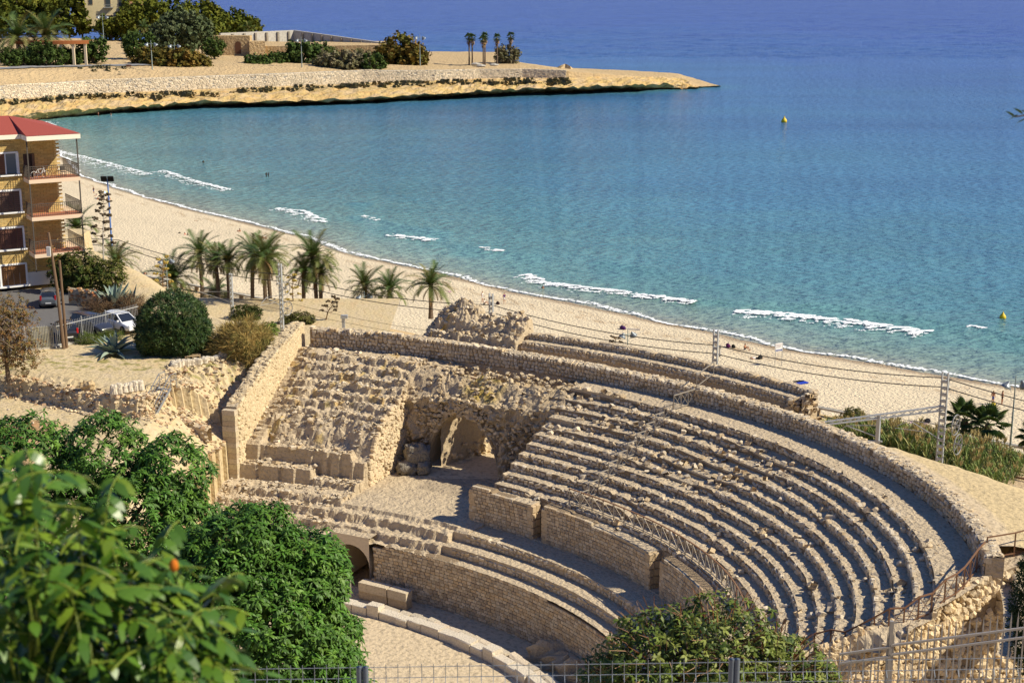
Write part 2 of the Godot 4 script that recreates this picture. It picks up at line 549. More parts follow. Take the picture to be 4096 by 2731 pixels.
func strip_y(p: float, s: float) -> float:
	var y := 5.0
	if p < 6.0: y = 5.0
	elif p < 15.0: y = lerpf(5.0, 8.8, (p - 6.0) / 9.0)
	elif p < 31.0: y = 9.0
	elif p < 44.0: y = lerpf(9.0, 11.8, (p - 31.0) / 13.0)
	else: y = 11.8
	return y + 0.25 * nz.get_noise_2d(s * 0.2, p * 0.3) * (1.0 if p > 6.5 else 0.1)

func make_strip():
	var mb := MB.new()
	var ps := [-0.3, 0.0, 2.0, 4.0, 6.0, 7.5, 9, 10.5, 12, 13.5, 15, 17, 20, 23, 26, 29, 31, 33, 36, 40, 44, 50]
	mb.grid(ps.size(), 260, func(i, j): return prom(-200.0 + j * 1.9, ps[i], strip_y(ps[i], -200.0 + j * 1.9) if i > 0 else 2.0), func(i, j):
		var s: float = -200.0 + j * 1.9
		var k := 1.0 + 0.15 * nz.get_noise_2d(s * 0.1, ps[i] * 0.2)
		return Color(1.05, 0.95, 0.82) * k if ps[i] < 16.0 else Color(0.9, 0.85, 0.8) * k)
	struct("ground", mb.mesh(true), M.earth)
	# promenade balustrade: concrete posts with a long flat rail
	var rail := thing("promenade_balustrade", prom(40, 0.2, 5.0), "long low concrete balustrade between the promenade and the sand", "balustrade")
	var b0 := Basis(Vector3(PDIR.x, 0, PDIR.y), Vector3.UP, Vector3(PIN.x, 0, PIN.y))
	var post := MB.new()
	post.col = Color(0.75, 0.6, 0.42)
	post.box(Vector3(0, 0.33, 0), Vector3(0.5, 0.7, 0.4))
	var pm := post.mesh()
	var beam := MB.new()
	beam.col = Color(1.15, 1.08, 0.98)
	beam.box(Vector3(0, 0.76, 0), Vector3(3.16, 0.2, 0.55))
	var bm := beam.mesh()
	for k in range(-26, 44):
		if k > 2 and k < 24: continue                                  # hidden behind the amphitheatre
		var q := part("post", pm, M.concrete, rail)
		q.transform = Transform3D(b0, prom(k * 3.2 + 36.0, 0.3, 5.0) - rail.position)
		var r := part("rail", bm, M.concrete, rail)
		r.transform = Transform3D(b0, prom(k * 3.2 + 37.6, 0.3, 5.0) - rail.position)

# ---------------------------------------------------------------- the amphitheatre
# laid out on an ellipse: t is the angle round it, off the metres outward from the foot of the gallery wall
const EC := Vector2(-33.065, -80.623)
const EPHI := 0.12925
const EA := 57.925
const EB := 41.644
func en(t: float) -> Vector2:
	var n := Vector2(cos(t) / EA, sin(t) / EB).normalized()
	return Vector2(n.x * cos(EPHI) - n.y * sin(EPHI), n.x * sin(EPHI) + n.y * cos(EPHI))
func ep(t: float, off: float, y: float) -> Vector3:
	var u := EA * cos(t)
	var w := EB * sin(t)
	var n := Vector2(cos(t) / EA, sin(t) / EB).normalized() * off
	u += n.x; w += n.y
	return Vector3(EC.x + u * cos(EPHI) - w * sin(EPHI), y, EC.y + u * sin(EPHI) + w * cos(EPHI))
func et(t: float, off: float) -> float:      # metres per radian
	return ep(t - 0.005, off, 0).distance_to(ep(t + 0.005, off, 0)) * 100.0

var stone_mesh := []
func unit_stones():
	# rough blocks one metre each way, front towards +z
	for k in 6:
		var mb := MB.new()
		var j := 0.05 if k < 2 else 0.16
		var back := []
		var mid := []
		var fr := []
		for q in [Vector2(-1, -1), Vector2(1, -1), Vector2(1, 1), Vector2(-1, 1)]:
			var e: Vector2 = q * 0.5 * (1.0 + jit(j)) + Vector2(jit(j * 0.4), jit(j * 0.4))
			back.append(Vector3(e.x, e.y, -0.5))
			mid.append(Vector3(e.x, e.y, 0.22 + jit(0.08)))
			var ins := 0.86 if k < 2 else rng.randf_range(0.6, 0.8)
			fr.append(Vector3(e.x * ins, e.y * ins, 0.5 + jit(0.08)))
		for i in 4:
			var n := (i + 1) % 4
			mb.quad(back[i], back[n], mid[n], mid[i])
			mb.quad(mid[i], mid[n], fr[n], fr[i])
		mb.quad(fr[0], fr[1], fr[2], fr[3])
		stone_mesh.append(mb.mesh())

# stones on one face: items are [Transform3D, tint]; the `most` nearest to the balcony become parts of their own
func lay_stones(items: Array, parent: Node, called: String, material: StandardMaterial3D, most: int, fine: bool, tints: Array, origin = null):
	if items.is_empty(): return
	items.sort_custom(func(a, b): return a[0].origin.distance_squared_to(EYE) < b[0].origin.distance_squared_to(EYE))
	var inv := Transform3D(Basis.IDENTITY, -(parent as Node3D).position if origin == null else -origin)
	var xf := []
	var cols := []
	var tm := []
	for c in tints:
		var key := material.resource_name + str(c)
		if not M.has(key):
			var m: StandardMaterial3D = material.duplicate()
			m.resource_name = key.substr(0, 20)
			var l := material.albedo_color.srgb_to_linear()
			m.albedo_color = Color(l.r * c.r, l.g * c.g, l.b * c.b).linear_to_srgb()
			M[key] = m
		tm.append(M[key])
	for i in items.size():
		if i < most:
			part(called, stone_mesh[(i % 2) if fine else 2 + i % 4], tm[items[i][1]], parent).transform = inv * items[i][0]
		else:
			xf.append(inv * items[i][0])
			cols.append(tints[items[i][1]] * rng.randf_range(0.9, 1.1))
	if xf.size():
		tag(multi(called + "_facing", stone_mesh[0 if fine else 3], material, xf, cols, parent), "", "", "", "stuff")

# lays courses along a line given by place(s) -> [point at height 0, outward normal], s in metres
func courses(length: float, place: Callable, y0: Callable, y1: Callable, hgt: float, wid: float, dep: float, j: float, n_tint: int, gap := 0.0) -> Array:
	var items := []
	var y := 0.0
	var row := 0
	var top := 0.0
	for k in 9: top = maxf(top, y1.call(length * k / 8.0) - y0.call(length * k / 8.0))
	while y < top - hgt * 0.3:
		var h := hgt * (1.0 + jit(j * 0.6))
		var s := jit(wid * 0.5) + (wid * 0.5 if row % 2 else 0.0)
		while s < length:
			var w := wid * (1.0 + jit(j * 1.6))
			var sc := s + w * 0.5
			if sc > 0.0 and sc < length and rng.randf() >= gap:
				var b: float = y0.call(sc)
				var tt: float = y1.call(sc) - b
				if y + h * 0.55 < tt:
					var pl: Array = place.call(sc)
					var n: Vector2 = pl[1]
					var z := Vector3(n.x, 0, n.y)
					var x := Vector3.UP.cross(z)
					var bs := Basis(x * w * (0.97 - j * 0.1), Vector3.UP * h * (0.96 - j * 0.1), z * dep)
					if j > 0.2: bs = Basis(z, jit(0.4)) * Basis(x * w * rng.randf_range(0.7, 1.05), Vector3.UP * h * rng.randf_range(0.7, 1.15), z * dep)
					if rng.randf() < 0.5: bs = Basis(-bs.x, -bs.y, bs.z)
					var p: Vector3 = pl[0]
					p.y = b + y + h * 0.5 + jit(j * 0.16)
					items.append([Transform3D(bs, p + z * (0.03 + j * 0.12 - dep * 0.5 + jit(j * 0.08))), rng.randi() % n_tint])
			s += w
		y += h
		row += 1
	return items

func arc(t0: float, t1: float, off: float, inward := true) -> Array:
	# [length, place] for courses()
	var n := 60
	var tab := PackedFloat32Array([0.0])
	for i in n: tab.append(tab[i] + ep(lerpf(t0, t1, i / float(n)), off, 0).distance_to(ep(lerpf(t0, t1, (i + 1) / float(n)), off, 0)))
	var len := tab[n]
	var place := func(s):
		var k := clampi(tab.bsearch(s) - 1, 0, n - 1)
		var t: float = lerpf(t0, t1, (k + clampf((s - tab[k]) / maxf(tab[k + 1] - tab[k], 1e-4), 0.0, 1.0)) / n)
		var nn := en(t)
		return [ep(t, off, 0), -nn if inward else nn, t]
	return [len, place]

func row_off(k: int) -> float: return -12.0 + 0.95 * k
func row_y(k: int) -> float: return 15.2 + 0.48 * k
# where the seats are broken away: 0 whole, 1 gone
func damage(t: float, k: int) -> float:
	var d := maxf(0.0, nz.get_noise_2d(t * 9.0 + k * 7.3, k * 3.1) - 0.28) * 2.6
	d += maxf(0.0, nf.get_noise_2d(t * 34.0 + k * 11.7, k * 1.7) - 0.33) * 2.2
	if k >= 5 and k <= 9: d += 1.1 * exp(-pow((t + 0.565 - 0.035 * (k - 7)) / 0.075, 2.0))
	if k >= 6 and t < -0.74: d += 0.5 * smoothstep(-0.74, -0.95, t) + 0.35 * maxf(0.0, nf.get_noise_2d(t * 18.0, k * 2.0))
	return clampf(d, 0.0, 1.0)
func t_cut(off: float) -> float:             # where the seating breaks off beside the curved rail
	return 0.24 if off < -4.0 else lerpf(0.24, 0.05, (off + 4.0) / 4.0)

func seat_y(t: float, off: float) -> float:
	# clean stepped seats
	if off >= -2.5: return 20.0
	if off >= -12.0:
		var k := int(floor((off + 12.0) / 0.95 + 1e-4))
		var d := damage(t, k)
		return row_y(k) - d * 0.30 * (1.0 - 0.6 * clampf((off - row_off(k)) / 0.95, 0.0, 1.0))
	if off >= -13.1: return 14.85
	if off >= -15.2: return 12.4
	if off >= -16.5: return 11.8
	return 11.2

func ruin_y(t: float, off: float) -> float:
	# the broken half: seats worn down to their rubble core
	var p := ep(t, off, 0)
	var wob := 0.5 * nz.get_noise_2d(p.x * 0.3, p.z * 0.3) + 0.18 * nf.get_noise_2d(p.x * 1.3, p.z * 1.3)
	var o := off + wob * smoothstep(-10.6, -9.6, off) + 0.07 * nz.get_noise_2d(p.x * 0.8, p.z * 0.8)
	var y := 0.0
	if off >= -13.4:
		if t < -1.365 and off > -11.6 and off < -1.0:
			return 15.1 + 0.19 * floor((off + 11.6) / 0.42)
		if o < -12.6: y = 12.8
		elif o < -11.3: y = 13.9 if t < -1.265 + 0.01 * wob else 13.2
		elif o < -10.5 and t < -1.21: y = 15.05
		elif o < -8.4: y = lerpf(14.5, 16.9, smoothstep(-10.6, -8.3, o))
		elif o < -2.3:
			var f := (o + 12.0) / 0.95
			var k := floorf(f)
			y = 15.2 + 0.48 * (k + smoothstep(0.0, 0.16, f - k) - 1.0)
		else: y = 20.0
		var rough := (0.35 + 0.65 * smoothstep(-11.0, -9.5, off)) * (1.0 - 0.75 * smoothstep(-2.8, -1.8, off))
		y += rough * (0.3 * nf.get_noise_2d(p.x * 0.6, p.z * 0.6) + 0.16 * nf.get_noise_2d(p.x * 2.3, p.z * 2.3) - 0.22 * maxf(0.0, nc.get_noise_2d(p.x * 1.1, p.z * 1.1) + 0.35)) + 0.07 * nf.get_noise_2d(p.x * 4.0, p.z * 4.0)
	else:
		var o2 := off + 0.28 * nz.get_noise_2d(p.x * 0.5, p.z * 0.5) + 0.1 * nf.get_noise_2d(p.x * 2.0, p.z * 2.0)
		y = 11.2
		for st in [[-16.8, 11.75], [-15.8, 12.3], [-14.7, 12.8]]:
			y = lerpf(y, st[1], smoothstep(st[0] - 0.08, st[0] + 0.12, o2))
		y += 0.16 * nf.get_noise_2d(p.x * 1.1, p.z * 1.1) + 0.06 * nf.get_noise_2d(p.x * 4.0, p.z * 4.0)
	return y

const T_PASS0 := -1.185
const T_PASS1 := -0.925
func cav(t: float, off: float) -> float:
	if t <= T_PASS0 + 0.004 * nf.get_noise_1d(off * 3.0): return ruin_y(t, off)
	if t < T_PASS1:
		var p := ep(t, off, 0)
		if off > -13.4: return 12.55 + 0.07 * nf.get_noise_2d(p.x, p.z)
		if t < -0.955 - 0.0 * off:
			return minf(ruin_y(t, off), 12.55 + 0.08 * nf.get_noise_2d(p.x * 1.4, p.z * 1.4))
		return 12.5 if off > -15.0 else seat_y(t, off)
	var y := seat_y(t, off)
	var q := ep(t, off, 0)
	if off < -12.0 and off >= -13.1 and ((t > -0.823 and t < -0.795) or (t > -0.503 and t < -0.456)): y = 12.45
	return y + 0.035 * nf.get_noise_2d(q.x * 1.7, q.z * 1.7)

func make_cavea():
	var site := Vector3(-8, 8, -95)
	var seating := thing("amphitheatre_seating", site, "curved ruined stone seating of the ancient amphitheatre, stepping down to the arena", "amphitheatre")
	# ---- core: one worn surface under all rows
	var ts := []
	var t := -1.405
	while t < 0.245:
		ts.append(t)
		t += 0.0030 if t < -0.92 else 0.0055
	for e in [T_PASS0, T_PASS1]: ts.append_array([e - 0.0006, e + 0.0006])
	for e in [-0.823, -0.795, -0.503, -0.456]: ts.append_array([e - 0.001, e + 0.001])
	ts.sort()
	var os := []
	var o := -17.55
	while o < 0.02:
		os.append(o)
		o += 0.16
	for e in [-16.5, -15.2, -13.1, -12.0]: os.append_array([e - 0.012, e + 0.012])
	for k in range(1, 11): os.append_array([row_off(k) - 0.012, row_off(k) + 0.012])
	os.sort()
	var nt := ts.size()
	var no := os.size()
	var mb := MB.new()
	var cf := func(i, j):
		var p := ep(ts[i], os[j], 0)
		var k: float = 1.0 + 0.16 * nz.get_noise_2d(p.x * 0.5, p.z * 0.5) + (0.14 * nf.get_noise_2d(p.x * 2.0, p.z * 2.0) if os[j] > -10.0 else 0.0)
		var c := Color(1, 1, 1)
		if ts[i] > -1.115 and ts[i] < -0.94 and os[j] < -5.0 and os[j] > -9.5: c = Color(0.78, 0.78, 0.8)   # a sheet of pale cement on the passage floor
		if ts[i] < -1.2 and os[j] > -10.0 and nf.get_noise_2d(p.x * 0.6 + 40.0, p.z * 0.6) > 0.3: c = Color(1.05, 0.9, 0.62)   # ochre lichen
		return shade(c, k)
	mb.grid(nt, no, func(i, j):
		var tt: float = minf(ts[i], t_cut(os[j]))
		return ep(tt, os[j], cav(tt, os[j]) if not (ts[i] > -1.17 and ts[i] < -0.95 and os[j] > -4.6) else 12.5) - site, cf)
	part("rubble_core", mb.mesh(false), M.core, seating)
	# ---- facing of each seat row
	var tints := [Color(1, 1, 1), Color(0.84, 0.82, 0.8), Color(1.14, 1.12, 1.08), Color(0.93, 0.84, 0.70), Color(1.05, 0.98, 0.86)]
	var rubble := []
	for k in range(0, 11):
		var t0 := -0.92 if k < 7 else -0.88
		if k > 0 and k < 11 and k >= 8: t0 = -0.95
		var a := arc(t0, t_cut(row_off(k)) - 0.005, row_off(k))
		var row := Node3D.new()
		row.name = "seat_row"
		seating.add_child(row, true)
		row.position = ep(-0.3, row_off(k), row_y(k)) - site
		var place: Callable = a[1]
		var bot := row_y(k) - 0.5 if k > 0 else 14.83
		var items := courses(a[0], place, func(_s): return bot, func(s):
			var tt: float = place.call(s)[2]
			return row_y(k) - bot + bot - damage(tt, k) * 0.75 - 0.02, 0.235, 0.36, 0.26, 0.42, 5, 0.02)
		lay_stones(items, row, "stone", M.stone, 27, false, tints, seating.position + row.position)
		var mm := MB.new()
		mm.grid(160, 2, func(i, j):
			var pl: Array = place.call(a[0] * i / 159.0)
			return ep(pl[2], row_off(k) - 0.02, bot - 0.05 if j == 0 else row_y(k) - damage(pl[2], k) * 0.4 - 0.03) - seating.position - row.position)
		part("mortar", mm.mesh(), M.mortar, row)
		# fallen stones where the row is broken
		for n in int(a[0] * 3.6):
			var s: float = rng.randf() * a[0]
			var pl: Array = place.call(s)
			var d := damage(pl[2], k)
			if rng.randf() < d * 1.6:
				var oo := row_off(k) + rng.randf_range(-0.3, 0.7)
				var r := rng.randf_range(0.08, 0.3)
				var p := ep(pl[2], oo, 0)
				p.y = cav(pl[2], oo) + r * 0.3
				rubble.append([Transform3D(Basis.from_euler(Vector3(jit(3), jit(3), jit(3))).scaled(Vector3(r * 1.3, r, r)), p), rng.randi() % 5])
	# loose rubble over the worn half
	for n in 2600:
		var tt := rng.randf_range(-1.4, T_PASS0)
		var oo := rng.randf_range(-17.4, -0.4)
		if nz.get_noise_2d(tt * 30.0, oo * 0.6) < -0.05: continue
		var r := rng.randf_range(0.05, 0.2) * (1.6 if rng.randf() < 0.06 else 1.0)
		var p := ep(tt, oo, 0)
		p.y = cav(tt, oo) + r * 0.2
		rubble.append([Transform3D(Basis.from_euler(Vector3(jit(3), jit(3), jit(3))).scaled(Vector3(r * 1.4, r * 0.8, r)), p), rng.randi() % 5])
	for n in 900:
		var tt := rng.randf_range(-0.92, 0.22)
		var k := rng.randi() % 11
		var oo := row_off(k) + rng.randf_range(0.05, 0.9)
		var r := rng.randf_range(0.03, 0.09)
		var p := ep(tt, oo, 0)
		p.y = cav(tt, oo) + r * 0.2
		rubble.append([Transform3D(Basis.from_euler(Vector3(jit(3), jit(3), jit(3))).scaled(Vector3(r * 1.6, r * 0.7, r)), p), rng.randi() % 5])
	lay_stones(rubble, seating, "loose_stone", M.stone, 40, false, tints)
	podium_walls(tints)
	gallery(tints)
	vault()
	arena()
	right_end(tints)
	left_flank(tints)
	cavea_rails()

func podium_walls(tints: Array):
	var bt := [Color(1, 1, 1), Color(0.86, 0.83, 0.8), Color(1.1, 1.06, 1.0), Color(0.95, 0.86, 0.74), Color(0.72, 0.68, 0.66)]
	# lower podium wall round the arena
	var t0 := -1.083
	var t1 := 0.12
	var w := thing("podium_wall", ep(-0.6, -17.6, 7.8), "long curved wall of small squared blocks beside the arena floor", "wall")
	var core := MB.new()
	var y_top := func(tt: float) -> float:
		return 11.25 - (0.12 if tt > -0.905 else 0.0) - (0.1 if tt > -0.66 else 0.0) - (0.25 if tt < -1.062 else 0.0)
	core.grid(140, 4, func(i, j):
		var tt := lerpf(t0, t1, i / 139.0)
		return ep(tt, [-17.48, -17.48, -16.7, -16.7][j], [7.4, y_top.call(tt) - 0.04, y_top.call(tt) - 0.02, 10.9][j]) - w.position)
	core.quad(ep(t0, -16.7, 7.4) - w.position, ep(t0, -17.48, 7.4) - w.position, ep(t0, -17.48, 11.0) - w.position, ep(t0, -16.7, 11.0) - w.position)
	part("mortar_core", core.mesh(), M.mortar, w)
	var a := arc(t0, t1, -17.5)
	var place: Callable = a[1]
	var items := courses(a[0], place, func(_s): return 7.45, func(s): return y_top.call(place.call(s)[2]), 0.235, 0.40, 0.2, 0.10, 5)
	lay_stones(items, w, "block", M.block, 290, true, bt)
	# end face of the podium beside the dark archway
	var nrm := en(t0)
	var tang := Vector2(-nrm.y, nrm.x)
	if (ep(t0 - 0.1, 0, 0) - ep(t0, 0, 0)).dot(Vector3(tang.x, 0, tang.y)) < 0: tang = -tang
	# the three runs of the upper podium wall, with doorways between them
	var runs := [[-0.954, -0.823, "shorter run of squared block wall beside the vaulted passage", 3], [-0.795, -0.503, "middle run of squared block wall below the long railing", 5], [-0.456, 0.1, "curving run of squared block wall behind the reddish bush", 3]]
	for r in runs:
		var u := thing("inner_wall", ep((r[0] + r[1]) * 0.5, -13.1, 12.4), r[2], "wall", 0.0, "block walls round the lower seats")
		var cm := MB.new()
		var n := 50
		var top := func(tt: float) -> float:
			var f: float = (tt - r[0]) / (r[1] - r[0])
			return 15.1 - 0.12 * floorf(clampf(f * r[3], 0.0, 4.0)) if r[3] == 5 else 15.05 - 0.16 * floorf(f * r[3])
		cm.grid(n, 4, func(i, j):
			var tt := lerpf(r[0], r[1], i / (n - 1.0))
			return ep(tt, [-13.1, -13.1, -12.35, -12.35][j], [12.2, top.call(tt) - 0.04, top.call(tt) - 0.02, 14.0][j]) - u.position)
		for e in 2:
			var q := [ep(r[e], -12.3, 12.2), ep(r[e], -13.1, 12.2), ep(r[e], -13.1, top.call(r[e]) - 0.05), ep(r[e], -12.3, top.call(r[e]) - 0.05)]
			if e: q.reverse()
			cm.quad(q[0] - u.position, q[1] - u.position, q[2] - u.position, q[3] - u.position)
		part("mortar_core", cm.mesh(), M.mortar, u)
		var ar := arc(r[0], r[1], -13.12)
		var pl: Callable = ar[1]
		var it := courses(ar[0], pl, func(_s): return 12.25, func(s): return top.call(pl.call(s)[2]), 0.235, 0.38, 0.2, 0.10, 5)
		# ends of larger ochre ashlar
		for e in 2:
			var te: float = r[e]
			var nn := en(te)
			var sd := 1.0 if e else -1.0
			var tn := ep(te + 0.01 * sd, -13, 0) - ep(te, -13, 0)
			tn = tn.normalized()
			for k in 5:
				for d in 2:
					var c := ep(te, -12.95 + d * 0.42, 12.45 + k * 0.52) + tn * (0.02 - 0.1)
					if c.y > top.call(te): continue
					var z := tn
					var x := Vector3.UP.cross(z)
					it.append([Transform3D(Basis(x * 0.41, Vector3.UP * 0.5, z * 0.5), c), 3])
		lay_stones(it, u, "block", M.block, 280, true, bt)
	# the two low seat rows between the podium and the inner wall
	for k in 2:
		var off: float = [-16.5, -15.2][k]
		var ytop: float = [11.82, 12.42][k]
		var tb: float = [-0.935, -0.93][k]
		var te: float = [-0.20, -0.24][k]
		var row := thing("low_seat_row", ep(-0.6, off, ytop - 0.55), ["lower of two rough stone benches above the arena wall", "upper of two rough stone benches, in front of the squared block wall"][k], "bench", 0.0, "rough benches above the arena wall")
		var cm := MB.new()
		cm.grid(90, 3, func(i, j):
			var tt := lerpf(tb, te, i / 89.0)
			return ep(tt, [off - 0.02, off + 0.02, off + 0.9][j], [ytop - 0.7, ytop + 0.02, ytop + 0.02][j] + 0.04 * nf.get_noise_2d(i * 0.7, j)) - row.position)
		part("rubble_core", cm.mesh(), M.core, row)
		var ar := arc(tb, te, off)
		var it := courses(ar[0], ar[1], func(_s): return ytop - 0.58, func(s): return ytop - 0.25 * maxf(0.0, nf.get_noise_1d(s * 0.35 + k * 50.0) - 0.2), 0.27, 0.42, 0.34, 0.28, 5)
		lay_stones(it, row, "stone", M.stone, 150, false, tints)
	# archway under the seats at the end of the podium wall
	var arch := thing("podium_archway", ep(-1.13, -17.4, 7.8), "dark arched entrance with a pale plaster lintel beside the arena wall", "archway")
	var am := MB.new()
	var c0 := ep(-1.128, -17.6, 0)
	var nn2 := en(-1.128)
	var ux := (ep(-1.118, -17.6, 0) - ep(-1.138, -17.6, 0)).normalized()
	var half := 1.55
	var sp := []
	for i in 13:
		var g := PI * i / 12.0
		sp.append(Vector2(-cos(g) * half, 9.35 + sin(g) * 1.5))
	var outw := Vector3(nn2.x, 0, nn2.y)
	for i in 12:
		var q0: Vector2 = sp[i]
		var q1: Vector2 = sp[i + 1]
		am.quad(c0 + ux * q0.x + Vector3(0, q0.y, 0) - arch.position, c0 + ux * q1.x + Vector3(0, q1.y, 0) - arch.position, c0 + ux * q1.x + Vector3(0, 11.55, 0) - arch.position, c0 + ux * q0.x + Vector3(0, 11.55, 0) - arch.position)
		am.quad(c0 + ux * q1.x + Vector3(0, q1.y, 0) - arch.position, c0 + ux * q0.x + Vector3(0, q0.y, 0) - arch.position, c0 + ux * q0.x + Vector3(0, q0.y, 0) + outw * 5.0 - arch.position, c0 + ux * q1.x + Vector3(0, q1.y, 0) + outw * 5.0 - arch.position)
	for sd in [-1.0, 1.0]:
		am.quad(c0 + ux * half * sd + Vector3(0, 7.4, 0) - arch.position, c0 + ux * half * sd + Vector3(0, 7.4, 0) + outw * 5.0 - arch.position, c0 + ux * half * sd + Vector3(0, 9.35, 0) + outw * 5.0 - arch.position, c0 + ux * half * sd + Vector3(0, 9.35, 0) - arch.position)
	am.quad(c0 - ux * half + Vector3(0, 7.4, 0) + outw * 5.0 - arch.position, c0 + ux * half + Vector3(0, 7.4, 0) + outw * 5.0 - arch.position, c0 + ux * half + Vector3(0, 11, 0) + outw * 5.0 - arch.position, c0 - ux * half + Vector3(0, 11, 0) + outw * 5.0 - arch.position)
	part("lintel", am.mesh(), M.plaster, arch)
	var am2 := MB.new()
	am2.quad(c0 - ux * (half + 0.1) + Vector3(0, 11.55, 0) - arch.position, c0 + ux * (half + 0.1) + Vector3(0, 11.55, 0) - arch.position, c0 + ux * (half + 0.1) + Vector3(0, 11.6, 0) + outw * 1.5 - arch.position, c0 - ux * (half + 0.1) + Vector3(0, 11.6, 0) + outw * 1.5 - arch.position)
	part("sill", am2.mesh(), M.core, arch)
	# podium continues beyond the archway, mostly behind leaves
	var w2 := thing("podium_wall", ep(-1.3, -17.6, 7.8), "short stretch of squared block wall glimpsed between leaves beyond the archway", "wall")
	var pc := MB.new()
	pc.grid(30, 3, func(i, j): return ep(lerpf(-1.45, -1.157, i / 29.0), [-17.5, -17.5, -16.6][j], [7.4, 10.75, 10.85][j]) - w2.position)
	part("mortar_core", pc.mesh(), M.mortar, w2)
	var ar2 := arc(-1.45, -1.157, -17.52)
	lay_stones(courses(ar2[0], ar2[1], func(_s): return 8.5, func(_s): return 10.8, 0.235, 0.40, 0.2, 0.1, 5), w2, "block", M.block, 60, true, bt)

